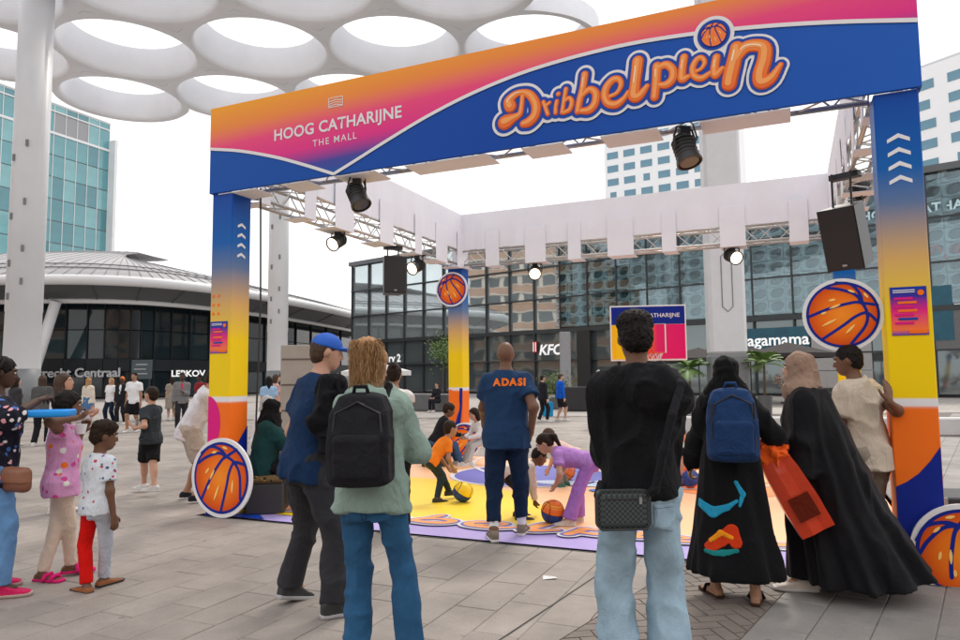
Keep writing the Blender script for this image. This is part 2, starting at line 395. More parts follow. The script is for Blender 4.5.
def head_f(S, ears=True):
    k = S.hs
    L = [ell((0, -.012, .025), (.074, .094, .088)), ell((0, .022, -.03), (.061, .070, .088)), ell((0, .055, -.088), (.030, .030, .026)), ell((0, -.035, -.01), (.066, .065, .075))]
    f = uni(L, .03)
    f = sub(sub(f, ell((.031, .104, .004), (.019, .017, .013)), .016), ell((-.031, .104, .004), (.019, .017, .013)), .016)
    M = [rc((0, .090, .012), (0, .106, -.028), .009, .013), ell((.012, .092, -.034), (.010, .012, .008)), ell((-.012, .092, -.034), (.010, .012, .008)),
         ell((0, .086, -.060), (.024, .012, .007)), ell((0, .084, -.072), (.021, .012, .007)), ell((0, .086, .027), (.045, .012, .010))]
    f = uni([f] + M, .012)
    if ears:
        for x in (1, -1): f = uni([f, ell((x * .076, -.006, -.008), (.009, .020, .031), np.stack([nrm((1, -.35 * x, 0)), nrm((.35 * x, 1, 0)), (0, 0, 1)], 1))], .008)
    g = moved_s(f, S.HR, S.hc, k); return g
def moved_s(f, R, t, s):
    R, t = A3(R), A3(t)
    def g(p): return f((p - t) @ R / s) * s
    b0, b1 = f.box; cs = np.array([[x, y, z] for x in (b0[0], b1[0]) for y in (b0[1], b1[1]) for z in (b0[2], b1[2])]) * s @ R.T + t
    g.box = (cs.min(0), cs.max(0)); return g
def hand_f(S, i, curl=0.5, spread=1.0):
    s = S.s * (1 + .1 * S.kid); w, d = S.wri[i], S.hd[i]; t = np.asarray(S.th[i], float); t = nrm(t - d * (t @ d)); pn = np.cross(d, t) * (1 if i else -1)
    k = (1, -1)[i]
    inward = -S.r * k
    if pn @ inward < 0: pn = -pn
    fs = [ell(w + d * .045 * s, np.array((.016, .040, .05)) * s, np.stack([pn, t, d], 1)), rc(w, w + d * .02 * s, .025 * s, .026 * s)]
    for j, (off, ln) in enumerate(((.031, .070), (.011, .080), (-.010, .074), (-.029, .058))):
        c = curl * (1 + .12 * j); a = w + d * (.086 - .004 * abs(j - 1)) * s + t * off * s * spread
        d1 = nrm(d * cos(c * .9) + pn * sin(c * .9) + t * off * 1.5 * (spread - .6)); b = a + d1 * ln * .52 * s
        d2 = nrm(d * cos(c * 2.0) + pn * sin(c * 2.0)); e = b + d2 * ln * .48 * s
        fs += [uni([rc(w + d * .05 * s + t * off * .8 * s, a, .011 * s, .0105 * s), rc(a, b, .0105 * s, .0095 * s), rc(b, e, .0095 * s, .008 * s)], .004)]
    a = w + d * .02 * s + t * .026 * s; b = a + nrm(d * .75 + t * .75 + pn * .25) * .045 * s; e = b + nrm(d * .95 + t * .25 + pn * .35) * .033 * s
    fs += [uni([rc(a, b, .014 * s, .0115 * s), rc(b, e, .0115 * s, .009 * s)], .004)]
    return uni(fs, .005)
def foot_f(S, i, up=1.0, fat=1.0, z0=0.0, hgt=None):
    """foot or shoe: rounded wedge in the foot's own frame"""
    s = S.s * (1 + .12 * S.kid); d = S.fdir[i]; R = np.stack([np.cross(d, (0, 0, 1)), d, (0, 0, 1)], 1)
    if S.fpitch[i]:
        R = np.stack([R[:, 0], axis_rot(R[:, 1], R[:, 0], S.fpitch[i]), axis_rot(R[:, 2], R[:, 0], S.fpitch[i])], 1)
    t = S.ank[i] - R[:, 2] * .085 * s
    ys = np.array([-.075, -.05, 0, .06, .12, .17, .20]); ws = np.array([.028, .034, .034, .042, .047, .044, .034]) * fat; hs = np.array([.075, .095, .10, .075, .05, .04, .028]) * up if hgt is None else np.full(7, hgt)
    def f(p):
        q = (p - A3(t)) @ A3(R) / s; y = q[..., 1]; w = np.interp(y, ys, ws); h = np.interp(y, ys, hs) - z0; r = .016 if hgt is None else .008
        qx = np.abs(q[..., 0]) - w + r; qz = np.abs(q[..., 2] - z0 - h / 2) - h / 2 + r; qy = np.abs(y - .0625) - .1375 * (1 + (fat - 1) * .4) + r
        st = np.stack([qx, qy, qz], -1)
        return ((np.sqrt((np.maximum(st, 0) ** 2).sum(-1)) + np.minimum(st.max(-1), 0) - r) * s).astype(np.float32)
    m = .22 * s; f.box = (A3(t) - m, A3(t) + m); return f
def body_f(S, curl=(.5, .5), detail=True, bare_feet=False, leg=.78, ears=True):
    s, b = S.s, S.build; bl = (.6 + .4 * b)
    tb_ = S.tab.copy(); tb_[:5, 1:3] *= .93
    L = [prof(S.o, S.R, tb_)]
    for i in (0, 1):
        L += [rc(S.nb - S.u * .045 * s, S.sh[i] , .036 * s, .052 * s * bl)]
        L += [rc(S.hip[i], S.knee[i], .082 * s * bl * leg, .055 * s * bl * leg), rc(S.knee[i], S.ank[i], .052 * s * bl * leg, .036 * s), ell(S.knee[i] * .68 + S.ank[i] * .32 - S.fdir[i] * .012 * s, (.050 * s * bl * leg, .054 * s * bl * leg, .12 * s), frame_z(S.knee[i] - S.ank[i]))]
        L += [rc(S.sh[i], S.elb[i], .052 * s * bl, .040 * s * bl), rc(S.elb[i], S.wri[i], .041 * s * bl, .026 * s * (.5 + .5 * bl))]
        if bare_feet: L += [foot_f(S, i, .72, .9)]
        else: L += [rc(S.ank[i], S.ank[i] + S.fdir[i] * .08 * s - np.array((0, 0, .03 * s)), .034 * s, .03 * s)]
    L += [rc(S.nb - S.u * .03 * s, S.hc - S.HR[:, 2] * .06 * S.hs - S.HR[:, 1] * .018 * S.hs, .056 * s * bl * (1 - .1 * S.fem), .050 * S.hs * (1 - .12 * S.fem))]
    f = uni(L, .035 * s)
    f = uni([f, head_f(S, ears)], .014 * s)
    for i in (0, 1):
        f = uni([f, hand_f(S, i, curl[i])] if detail else [f, rc(S.wri[i], S.wri[i] + S.hd[i] * .13 * s, .028 * s, .02 * s)], .008 * s)
    return f
def frame_z(d):
    d = nrm(d); x = np.cross((0, 1, 0.01), d); x = nrm(x); return np.stack([x, np.cross(d, x), d], 1)
def folds(amp, scale, seed=0.0, ridge=True):
    def g(p):
        q = p + A3((seed, seed * .7, -seed))
        n = vnoise(q, scale); m = vnoise(q + 3.1, np.asarray(scale) * 2.1)
        if ridge: n = np.clip(1 - np.abs(n) * 4.2, 0, 1) ** 1.4 * .8 - .12
        return (amp * (n + m * .35)).astype(np.float32)
    return g
def top_f(S, t=.014, sleeve='short', hem=-.09, loose=.5, neckcut=.545, sl=.62, slw=1.0, amp=.018, seed=0., flare=0.0, cuff=None):
    s, b = S.s, S.build; bl = (.6 + .4 * b); tab = S.tab.copy(); T = S.T / .55
    tab[:, 1] += t * s; tab[:, 2] += t * s
    ch = tab[5, 1:3] * (1 - .04 * (1 - loose))
    for i in range(6):
        for c in (1, 2): tab[i, c] = tab[i, c] * (1 - loose) + max(tab[i, c], ch[c - 1] + flare * s * max(0, .34 - tab[i, 0] / T)) * loose
    tab = np.vstack([[hem * T - .03, tab[0, 1] * (1 + .1 * loose), tab[0, 2] * (1 + .1 * loose), tab[0, 3]], tab]) if hem < -.1 else tab
    hipr = S.tab[2, 1:3] + max(t + .006, .034) * s
    for i in range(len(tab)):
        if tab[i, 0] <= .06 * T: tab[i, 1:3] = np.maximum(tab[i, 1:3], hipr)
    L = [prof(S.o, S.R, tab)]
    for i in (0, 1): L.append(rc(S.nb - S.u * .045 * s, S.sh[i], (.034 + t * .6) * s, (.051 * bl + t * .75) * s))
    f = uni(L, .04 * s)
    f = cut(f, S.o + S.u * hem * T, -S.u)
    f = cut(f, S.nb - S.u * (.55 - neckcut) * s + S.f * .0, S.u * .95 + S.f * .28, .008)
    for i in (0, 1):
        if sleeve == 'short':
            e = S.sh[i] + (S.elb[i] - S.sh[i]) * sl * 1.25
            g = cut(rc(S.sh[i], e, (.055 * bl + t * .7) * s * slw, (.053 * bl + t * 1.3) * s * slw), S.sh[i] + (S.elb[i] - S.sh[i]) * sl, S.elb[i] - S.sh[i])
            f = uni([f, g], .03 * s)
        elif sleeve == 'long':
            w = S.elb[i] + (S.wri[i] - S.elb[i]) * 1.1
            g = uni([rc(S.sh[i], S.elb[i], (.053 * bl + t * .65) * s * slw, (.042 * bl + t * .75) * s * slw), cut(rc(S.elb[i], w, (.042 * bl + t * .75) * s * slw, (.031 + t * .7) * s * (slw if cuff is None else cuff)), S.elb[i] + (S.wri[i] - S.elb[i]) * .97, S.wri[i] - S.elb[i])], .02 * s)
            f = uni([f, g], .03 * s)
        elif sleeve == 'rolled':
            g = uni([rc(S.sh[i], S.elb[i], (.053 * bl + t * .65) * s * slw, (.042 * bl + t * .75) * s * slw), cut(rc(S.elb[i], S.wri[i], (.042 * bl + t * .75) * s * slw, (.040 + t * .8) * s * slw), S.elb[i] + (S.wri[i] - S.elb[i]) * .35, S.wri[i] - S.elb[i])], .02 * s)
            f = uni([f, g], .03 * s)
    return puff(f, folds(amp * s, np.array((9, 9, 6)) / s, seed)) if amp else f
def legs_f(S, th=.095, kn=.075, he=.07, t=.012, waist=.035, end=1.0, amp=.014, seed=0., fine=(9, 9, 8), k2=.03, only=None):
    """trousers / shorts / leggings; end: 1 = ankle, .4 = just above the knee"""
    s, T = S.s, S.T / .55; tab = S.tab[:4].copy(); tab[:, 1:3] += t * s
    tab = np.array([tab[0] + np.array((.0, .02 * s, .015 * s, 0)), tab[1], tab[2], [waist * T, np.interp(waist * T, S.tab[:, 0], S.tab[:, 1]) + t * s, np.interp(waist * T, S.tab[:, 0], S.tab[:, 2]) + t * s, 0]])
    R = np.stack([S.pr, np.cross(S.u, S.pr) if abs(S.u @ S.pr) < .9 else S.f, S.u], 1); R = S.R
    hipf = prof(S.o, R, tab); lg = []
    for i in (0, 1):
        if end > .55:
            zt = (end - .5) * 2
            a = S.knee[i] + (S.ank[i] - S.knee[i]) * zt * 1.12; e = S.knee[i] + (S.ank[i] - S.knee[i]) * zt
            g = uni([rc(S.hip[i], S.knee[i], th * s, kn * s), cut(rc(S.knee[i], a, kn * s, he * s), e, S.ank[i] - S.knee[i])], .025 * s)
        else:
            e = S.hip[i] + (S.knee[i] - S.hip[i]) * end * 2
            g = cut(rc(S.hip[i], S.hip[i] + (e - S.hip[i]) * 1.3, th * s, kn * s), e, S.knee[i] - S.hip[i])
        lg.append(g)
    if only is not None: lg = [lg[only]]; hipf = cut(hipf, S.o + S.pr * (.0005 if only else -.0005), S.pr * (1 if only else -1), .002)
    f = uni([uni(lg, k2 * s), hipf], .04 * s)
    return puff(f, folds(amp * s, np.array(fine) / s, seed)) if amp else f
def robe_f(o, R, tab, nf=9, amp=.06, z_amp=None, seed=0., amp2=.004):
    rs = np.random.RandomState(int(seed * 10) + 1); ph = rs.rand(4) * 6.28
    zt = tab[0][0]; zb = tab[-1][0]
    def mod(th, z):
        w = np.clip((zb - z) / (zb - zt + 1e-6), 0, 1)
        return 1 + amp * w * (np.sin(nf * th + ph[0] + 2 * np.sin(th + ph[1])) * .6 + np.sin((nf * 2 - 3) * th + ph[2] + z * 2) * .3)
    return puff(prof(o, R, tab, mod), folds(amp2, (11, 11, 1.8), seed))
def hair_f(S, kind='short', amp=.006, sc=60, vol=0.0, fade=False):
    cap = ell((0, -.014, .032), (.081 + vol, .101 + vol, .091 + vol)); back = ell((0, -.045, -.015), (.074 + vol, .066 + vol, .085))
    face = ell((0, .105, -.045), (.082, .085, .110))
    def hairline(f, zb=-.075): return cut(sub(f, face, .012), (0, -.02, zb), (0, .35, -1), .01)
    ear = uni([ell((.085, .012, -.03), (.03, .028, .045)), ell((-.085, .012, -.03), (.03, .028, .045))])
    if kind == 'short': f = sub(hairline(uni([cap, back], .02)), ear, .01)
    elif kind == 'buzz': f = sub(hairline(uni([ell((0, -.013, .028), (.0805, .1005, .0925)), ell((0, -.041, -.008), (.072, .070, .079))], .02), -.05), ear, .01)
    elif kind == 'hightop':
        side = sub(hairline(uni([ell((0, -.014, .027), (.082, .103, .092)), ell((0, -.042, -.01), (.074, .072, .08))], .02), -.065), ear, .01)
        topb = cut(ell((0, -.008, .075), (.088, .105, .068)), (0, 0, .035), (0, -.25, -1), .02)
        f = uni([side, topb], .015)
    elif kind == 'afro': f = sub(hairline(uni([ell((0, -.02, .04), (.098, .115, .098)), ell((0, -.05, -.015), (.085, .075, .08))], .03), -.075), ear, .01)
    elif kind == 'bob': f = sub(uni([cap, rc((.05, -.03, 0), (.065, -.03, -.13), .05, .035), rc((-.05, -.03, 0), (-.065, -.03, -.13), .05, .035), rc((0, -.05, 0), (0, -.065, -.14), .07, .05)], .03), face, .012)
    elif kind == 'long': f = sub(uni([cap, rc((.05, -.03, 0), (.075, -.02, -.20), .05, .035), rc((-.05, -.03, 0), (-.075, -.02, -.20), .05, .035), rc((0, -.055, 0), (0, -.10, -.30), .075, .05)], .03), face, .012)
    elif kind == 'pony': f = uni([hairline(uni([cap, back], .02), -.06), rc((0, -.10, .05), (0, -.15, .0), .03, .035), rc((0, -.15, 0), (0, -.14, -.18), .035, .014)], .015)
    elif kind == 'bun': f = uni([hairline(uni([cap, back], .02), -.06), ell((0, -.085, .095), (.042, .042, .042))], .012)
    elif kind == 'braids':
        L = [hairline(uni([cap, back], .02), -.06)]
        for k in range(11):
            x = -.075 + .015 * k; L.append(rc((x * .9, -.085, -.02), (x * 1.3, -.10, -.24), .013, .009))
        f = uni(L, .006)
    elif kind == 'updo': f = hairline(uni([cap, back], .02), -.06)
    f = puff(f, lambda p: (amp * (vnoise(p, (sc, sc, sc)) + .6 * vnoise(p, (sc * 2, sc * 2, sc * 2)))).astype(np.float32))
    return moved_s(f, S.HR, S.hc, S.hs)
def hijab_f(S, drape=.20, amp=.012):
    f = uni([ell((0, -.016, .022), (.090, .110, .100)), ell((0, .005, -.055), (.080, .096, .095)), rc((0, -.015, -.09), (0, -.01, -.16), .084, .105), ell((0, -.075, -.06), (.07, .06, .08))], .03)
    f = sub(f, ell((0, .118, -.022), (.058, .050, .086)), .012)
    def fold(p):                                            # swathes wrapping from the brow round to the nape
        a = np.arctan2(p[..., 0], -p[..., 1]); n = vnoise(p, (9, 9, 9))
        return (amp * .22 * np.sin(p[..., 2] * 80 + np.abs(a) * 2.4 + n * 5)).astype(np.float32)
    f = moved_s(puff(f, fold), S.HR, S.hc, S.hs)
    sh = ell(S.nb + S.f * .01 - S.u * .02, np.array((.16, .13, drape * .62)) * S.s, S.R)
    return puff(uni([f, sh], .05), folds(amp * 1.6, (16, 16, 10), 2.2))
SKIN = {'light': (.52, .29, .20), 'tan': (.36, .19, .115), 'brown': (.155, .075, .043), 'dark': (.075, .037, .023)}
def skin_mat(k):
    return mat('skin_' + k, SKIN[k], .5, .08, 12, .06, 90, spec=.35)
def hair_mat(name, col): return mat('hair_' + name, col, .55, .55, 70, .8, 170, stretch=(1, 1, .2), spec=.15 if col[0] < .03 else .35)
def person(name_loc, yaw, S, label, parts, skin='light', hv=.010, curl=(.5, .5), detail=True, bare_feet=False, face=False, group=None, z=0.0, leg=.78, ears=True):
    root = empty('person', (name_loc[0], name_loc[1], z), RAD(yaw)); tag(root, label, 'person', group)
    sdf_obj('body', body_f(S, curl, detail, bare_feet, leg, ears), hv, skin_mat(skin), root)
    if face:
        for x in (1, -1):
            p = S.hc + S.HR @ (np.array((x * .031, .0885, .004)) * S.hs)
            e = MB().lathe([(.0001, -.0075), (.0055, -.0055), (.0082, 0), (.0055, .0055), (.0001, .0075)], 10, p).obj('eye', mat('eye_white', (.7, .68, .66), .25, 0), root, True)
            q = S.hc + S.HR @ (np.array((x * .031, .0955, .004)) * S.hs)
            MB().lathe([(.0001, -.005), (.0045, -.0025), (.0045, .0025), (.0001, .005)], 8, q).obj('iris', mat('iris', (.012, .008, .006), .2, 0), e, True)
            a, b_, c = [S.hc + S.HR @ (np.array(w) * S.hs) for w in ((x * .014, .094, .026), (x * .032, .096, .032), (x * .050, .084, .027))]
            MB().tube([a, b_, c], [.0035, .0045, .002], 6).obj('eyebrow', hair_mat('black', (.012, .009, .008)), root, True)
        p = S.hc + S.HR @ (np.array((0, .0945, -.066)) * S.hs)
        base = SKIN[skin]
        sdf_obj('mouth', ell(p, np.array((.024, .006, .0085)) * S.hs, S.HR), .004, mat('lips_' + skin, (base[0] * .85, base[1] * .55, base[2] * .55), .4, .05), root)
    for nm, f, m, h in parts:
        sdf_obj(nm, f, h, m, root)
    return root
def shoes(S, up, sole, h=.008, high=1.0, fat=1.08):
    out = []
    for i in (0, 1):
        out.append(('shoe', cut(uni([foot_f(S, i, high, fat), rc(S.ank[i], S.ank[i] + np.array((0, 0, .03 * S.s)), .042 * S.s, .04 * S.s)], .02), S.ank[i] + np.array((0, 0, (.0 + .05 * (high - .8)) * S.s)), (0, 0, 1)), up, h))
        out.append(('sole', foot_f(S, i, 1, fat * 1.07, 0, .028), sole, h))
    return out
# ================================================================ setting: ground, gate geometry shared by later parts
TH = 0.417; GU = Vector((cos(TH), -sin(TH), 0)); GV = Vector((sin(TH), cos(TH), 0)); G0 = Vector((-3.07, 7.93, 0)); GW, GL, ZB, ZT = 6.98, 6.36, 3.636, 4.643
def gloc(x, y, z=0.0): return G0 + GU * x + GV * y + Vector((0, 0, z))
def ginv(p): d = Vector(p) - G0; return d.dot(GU), d.dot(GV)
def under_mat(p, m=0.0):
    x, y = ginv(p); return -0.12 + m < x < GW + 0.3 - m and -0.02 + m < y < GL - m
# --- ground
D1 = Vector((sin(RAD(36)), cos(RAD(36)), 0)); D2 = Vector((cos(RAD(36)), -sin(RAD(36)), 0))
def ground_mat():
    m = mat('plaza_paving_far', (.37, .34, .315), .8, .12, .35, .15, 30); n, l = m.node_tree.nodes, m.node_tree.links
    b = n['Principled BSDF']; src = b.inputs['Base Color'].links[0].from_socket
    tc = n.new('ShaderNodeTexCoord'); mp = n.new('ShaderNodeMapping'); mp.inputs['Rotation'].default_value = (0, 0, RAD(-54)); l.new(tc.outputs['Object'], mp.inputs[0])
    br = n.new('ShaderNodeTexBrick'); br.inputs['Scale'].default_value = 1.0; br.inputs['Brick Width'].default_value = .6; br.inputs['Row Height'].default_value = .3; br.inputs['Mortar Size'].default_value = .006
    br.inputs['Color1'].default_value = (1, 1, 1, 1); br.inputs['Color2'].default_value = (.86, .86, .86, 1); br.inputs['Mortar'].default_value = (.6, .6, .6, 1); l.new(mp.outputs[0], br.inputs[0])
    mx = n.new('ShaderNodeMix'); mx.data_type = 'RGBA'; mx.blend_type = 'MULTIPLY'; mx.inputs[0].default_value = 1; l.new(src, mx.inputs[6]); l.new(br.outputs[0], mx.inputs[7]); l.new(mx.outputs[2], b.inputs['Base Color'])
    return m
gr = mesh_obj('ground', [(-900, -500, -.014), (900, -500, -.014), (900, 1500, -.014), (-900, 1500, -.014)], [(0, 1, 2, 3)], ground_mat()); gr['kind'] = 'structure'
joint_m = mat('paving_joint_sand', (.16, .14, .125), .95, .25, 30)
mesh_obj('joint_bed', [(-34, -6, -.007), (34, -6, -.007), (34, 27, -.007), (-34, 27, -.007)], [(0, 1, 2, 3)], joint_m, gr)
def slab_mat(name, col):
    m = mat(name, col, .72, .08, 1.1, .25, 45, rnd=.05); n, l = m.node_tree.nodes, m.node_tree.links; b = n['Principled BSDF']
    src = b.inputs['Base Color'].links[0].from_socket; tc = n.new('ShaderNodeNewGeometry')                 # speckle, stains and gum spots in world space
    n1 = n.new('ShaderNodeTexNoise'); n1.inputs['Scale'].default_value = 140; n1.inputs['Detail'].default_value = 2; l.new(tc.outputs['Position'], n1.inputs['Vector'])
    n2 = n.new('ShaderNodeTexNoise'); n2.inputs['Scale'].default_value = .9; n2.inputs['Detail'].default_value = 6; n2.inputs['Roughness'].default_value = .65; l.new(tc.outputs['Position'], n2.inputs['Vector'])
    vo = n.new('ShaderNodeTexVoronoi'); vo.inputs['Scale'].default_value = 3.1; l.new(tc.outputs['Position'], vo.inputs['Vector'])
    def mr(s, a, b_, c, d):
        q = n.new('ShaderNodeMapRange'); q.inputs[1].default_value, q.inputs[2].default_value, q.inputs[3].default_value, q.inputs[4].default_value = a, b_, c, d; l.new(s, q.inputs[0]); return q.outputs[0]
    def mul(a, b_):
        q = n.new('ShaderNodeMath'); q.operation = 'MULTIPLY'; l.new(a, q.inputs[0]); l.new(b_, q.inputs[1]); return q.outputs[0]
    v = mul(mul(mr(n1.outputs[0], .3, .7, .84, 1.14), mr(n2.outputs[0], .3, .7, .62, 1.18)), mr(vo.outputs['Distance'], .05, .08, .62, 1.0))
    vm = n.new('ShaderNodeVectorMath'); vm.operation = 'SCALE'; l.new(src, vm.inputs[0]); l.new(v, vm.inputs['Scale']); l.new(vm.outputs[0], b.inputs['Base Color'])
    return m
slab_l = slab_mat('paving_slab_beige', (.325, .287, .256)); slab_r = slab_mat('paving_slab_grey', (.265, .25, .236)); brick_m = slab_mat('paving_brick_brown', (.215, .18, .155))
OA = ground(645, 587).dot(D2); OB = OA + 0.84                        # edges of the brick band, measured across it
slab_me = {}
def slab_mesh(w, lg, m, b=.004):
    k = (round(w, 3), round(lg, 3), m.name)
    if k not in slab_me:
        x, y = w / 2, lg / 2
        vs = [(-x, -y, -.012), (x, -y, -.012), (x, y, -.012), (-x, y, -.012), (-x, -y, -b), (x, -y, -b), (x, y, -b), (-x, y, -b), (-x + b, -y + b, 0), (x - b, -y + b, 0), (x - b, y - b, 0), (-x + b, y - b, 0)]
        fs = [(8, 9, 10, 11)] + [(4 + i, 4 + (i + 1) % 4, 8 + (i + 1) % 4, 8 + i) for i in range(4)] + [(i, (i + 1) % 4, 4 + (i + 1) % 4, 4 + i) for i in range(4)]
        me = bpy.data.meshes.new('paving_slab'); me.from_pydata(vs, [], fs); me.materials.append(m); slab_me[k] = me
    return slab_me[k]
def in_frame(p, m=30):
    d = Vector(p) - Vector((0, 0, CAM_H)); w = d.dot(FW)
    if w < .5: return False
    x = 480 + F_PX * d.dot(RT) / w; y = 320 - F_PX * d.dot(UP) / w
    return -m < x < 960 + m and y < 640 + m
def clip_poly(poly, a, nrm_, off):
    out = []
    for i in range(len(poly)):
        p, q = poly[i], poly[(i + 1) % len(poly)]; dp, dq = nrm_[0] * p[0] + nrm_[1] * p[1] - off, nrm_[0] * q[0] + nrm_[1] * q[1] - off
        if dp <= 0: out.append(p)
        if (dp < 0) != (dq < 0) and abs(dp - dq) > 1e-9:
            t = dp / (dp - dq); out.append((p[0] + (q[0] - p[0]) * t, p[1] + (q[1] - p[1]) * t))
    return out
slabs = []
E1, E2 = GV.copy(), GU.copy()                                  # the left field is laid square to the gate, the right one along the band
for side, (a1, a2) in ((-1, (E1, E2)), (1, (D1, D2))):
    for i in range(-110, 110):
        w = .30; c2 = (i + .5) * w if side < 0 else OB + (i + .5) * w
        if side > 0 and i < 0: continue
        sh = (i % 2) * .30 + (.09 if i % 5 == 3 else 0)
        for j in range(-20, 70):
            c = a2 * c2 + a1 * (j * .6 + sh); o_ = c.dot(D2)
            if side < 0 and o_ > OA + .3: continue
            if 2.6 < c.y < 26 and in_frame(c, 60) and not under_mat(c, .42): slabs.append((c.y, c, side, side < 0 and o_ > OA - .36))
slabs.sort(key=lambda q: q[0])
ang_l, ang_r = math.atan2(-E1.x, E1.y), math.atan2(-D1.x, D1.y)
far_l, far_r = MB(), MB()
for k, (yy, c, side, edge) in enumerate(slabs):
    m = slab_l if side < 0 else slab_r; me = slab_mesh(.294, .594, m); ang = ang_l if side < 0 else ang_r
    dz = random.uniform(-.0025, .0005); rt = (random.uniform(-.003, .003), random.uniform(-.003, .003), ang); R = Matrix.Rotation(ang, 3, 'Z')
    if edge:
        poly = [(c + R @ Vector(q)) for q in ((-.147, -.297, 0), (.147, -.297, 0), (.147, .297, 0), (-.147, .297, 0))]; poly = clip_poly([(p.x, p.y) for p in poly], None, (D2.x, D2.y), OA - .004)
        if len(poly) >= 3:
            q = MB().prism(poly, Matrix.Translation((0, 0, -.012 + dz)), .012)
            if k < 290: q.obj('paving_slab', m, gr)
            else: far_l.add(q.v, q.f)
    elif k < 290: inst('paving_slab', me, gr, (c.x, c.y, dz), rt)
    else:
        b = far_l if side < 0 else far_r
        b.add([R @ v.co + Vector((c.x, c.y, dz)) for v in me.vertices], [tuple(p.vertices) for p in me.polygons])
for b, m in ((far_l, slab_l), (far_r, slab_r)):
    if b.v: tag(b.obj('far_paving', m, gr), kind='stuff')
q0, q1 = ground(497, 642), ground(604, 571); n_ = (q1 - q0).normalized().cross(Vector((0, 0, 1))) * .007
mesh_obj('expansion_joint', [q0 - n_ + Vector((0, 0, .0015)), q0 + n_ + Vector((0, 0, .0015)), q1 + n_ + Vector((0, 0, .0015)), q1 - n_ + Vector((0, 0, .0015))], [(0, 1, 2, 3)], mat('joint_dark', (.06, .055, .05), .9), gr)
# brick band: herringbone, clipped to the band
nb = 0; bricks = []
for i in range(-60, 60):
    for j in range(-60, 60):
        for o_ in (0, 1):
            # classic herringbone cell in a frame turned 45 degrees to the band
            cx, cy = i * .1, j * .1
            if o_ == 0 and (i - j) % 4 == 0: rect = [(cx, cy), (cx + .2, cy), (cx + .2, cy + .1), (cx, cy + .1)]
            elif o_ == 1 and (i - j) % 4 == 3: rect = [(cx, cy), (cx + .1, cy), (cx + .1, cy + .2), (cx, cy + .2)]
            else: continue
            mx_, my_ = sum(p[0] for p in rect) / 4, sum(p[1] for p in rect) / 4
            poly = [(mx_ + (p[0] - mx_) * (1 - .005 / abs(p[0] - mx_)), my_ + (p[1] - my_) * (1 - .005 / abs(p[1] - my_))) for p in rect]
            a = RAD(45); poly = [(p[0] * cos(a) - p[1] * sin(a), p[0] * sin(a) + p[1] * cos(a)) for p in poly]      # x across the band, y along it
            poly = clip_poly(poly, None, (1, 0), OB - OA - .004); poly = clip_poly(poly, None, (-1, 0), -.004)
            if len(poly) < 3: continue
            cc = sum(p[0] for p in poly) / len(poly), sum(p[1] for p in poly) / len(poly)
            w0 = D2 * (OA + cc[0]) + D1 * (4.2 + cc[1])
            if not (2.6 < w0.y < 9) or not in_frame(w0, 40) or under_mat(w0, .2): continue
            area = abs(sum(poly[k][0] * poly[(k + 1) % len(poly)][1] - poly[(k + 1) % len(poly)][0] * poly[k][1] for k in range(len(poly)))) / 2
            if area < .0008: continue
            o3 = D2 * OA + D1 * 4.2; M = Matrix(((D2.x, D1.x, 0, o3.x), (D2.y, D1.y, 0, o3.y), (0, 0, 1, -.012 + random.uniform(-.0015, .0005)), (0, 0, 0, 1)))
            bricks.append((w0.y, poly, M)); nb += 1
bricks.sort(key=lambda q: q[0]); far_b = MB()
for k, (yy, poly, M) in enumerate(bricks):
    if k < 295: MB().prism(poly, M, .0115).obj('paving_brick', brick_m, gr)
    else: far_b.prism(poly, M, .0115)
if far_b.v: tag(far_b.obj('far_bricks', brick_m, gr), kind='stuff')
# ================================================================ buildings
white_m = mat('white_painted_steel', (.72, .73, .75), .45, .05, .6)
steel_m = mat('galvanised_steel', (.30, .31, .33), .45, .1, 3, metal=.3)
frame_m = mat('dark_window_frame', (.03, .035, .04), .4, .05)
def glass_mat(name, col, rough=.03, ior=1.7, wob=.02, wsc=.35):
    if name in MATS: return MATS[name]
    m = mat(name, col, rough, .15, .2); n, l = m.node_tree.nodes, m.node_tree.links; b = n['Principled BSDF']; b.inputs['IOR'].default_value = ior
    b.inputs['Specular IOR Level'].default_value = .5
    ge = n.new('ShaderNodeNewGeometry'); no = n.new('ShaderNodeTexNoise'); no.inputs['Scale'].default_value = wsc; no.inputs['Detail'].default_value = 1; l.new(ge.outputs['Position'], no.inputs['Vector'])
    bp = n.new('ShaderNodeBump'); bp.inputs['Strength'].default_value = wob; bp.inputs['Distance'].default_value = 1.0; l.new(no.outputs['Fac'], bp.inputs['Height']); l.new(bp.outputs[0], b.inputs['Normal'])
    return m
def text_mesh(body, size=1.0, offset=0.0, extrude=.01, align='LEFT', spacing=1.0, shear=0.0):
    c = bpy.data.curves.new('lettering', 'FONT'); c.body = body; c.size = size; c.offset = offset; c.extrude = extrude; c.align_x = align; c.space_character = spacing; c.shear = shear; c.resolution_u = 3
    o = bpy.data.objects.new('lettering', c); COL.objects.link(o)
    me = bpy.data.meshes.new_from_object(o); bpy.data.objects.remove(o); bpy.data.curves.remove(c)
    return me
def text(name, body, M, m, parent=None, **kw):
    me = text_mesh(body, **kw); me.materials.clear(); me.materials.append(m); o = bpy.data.objects.new(name, me); link(o, parent); o.matrix_world = M
    if parent is not None: o.matrix_parent_inverse = Matrix(); o.matrix_local = parent_matrix(parent).inverted() @ M
    return o
def parent_matrix(o):
    M = Matrix.LocRotScale(o.location, o.rotation_euler, o.scale)
    return M if o.parent is None else parent_matrix(o.parent) @ M
def face_matrix(p, right, up):                           # text frame: x = right, y = up, z = towards the viewer
    r, u = Vector(right).normalized(), Vector(up).normalized(); n = r.cross(u)
    return Matrix(((r.x, u.x, n.x, p[0]), (r.y, u.y, n.y, p[1]), (r.z, u.z, n.z, p[2]), (0, 0, 0, 1)))
pane_me = {}
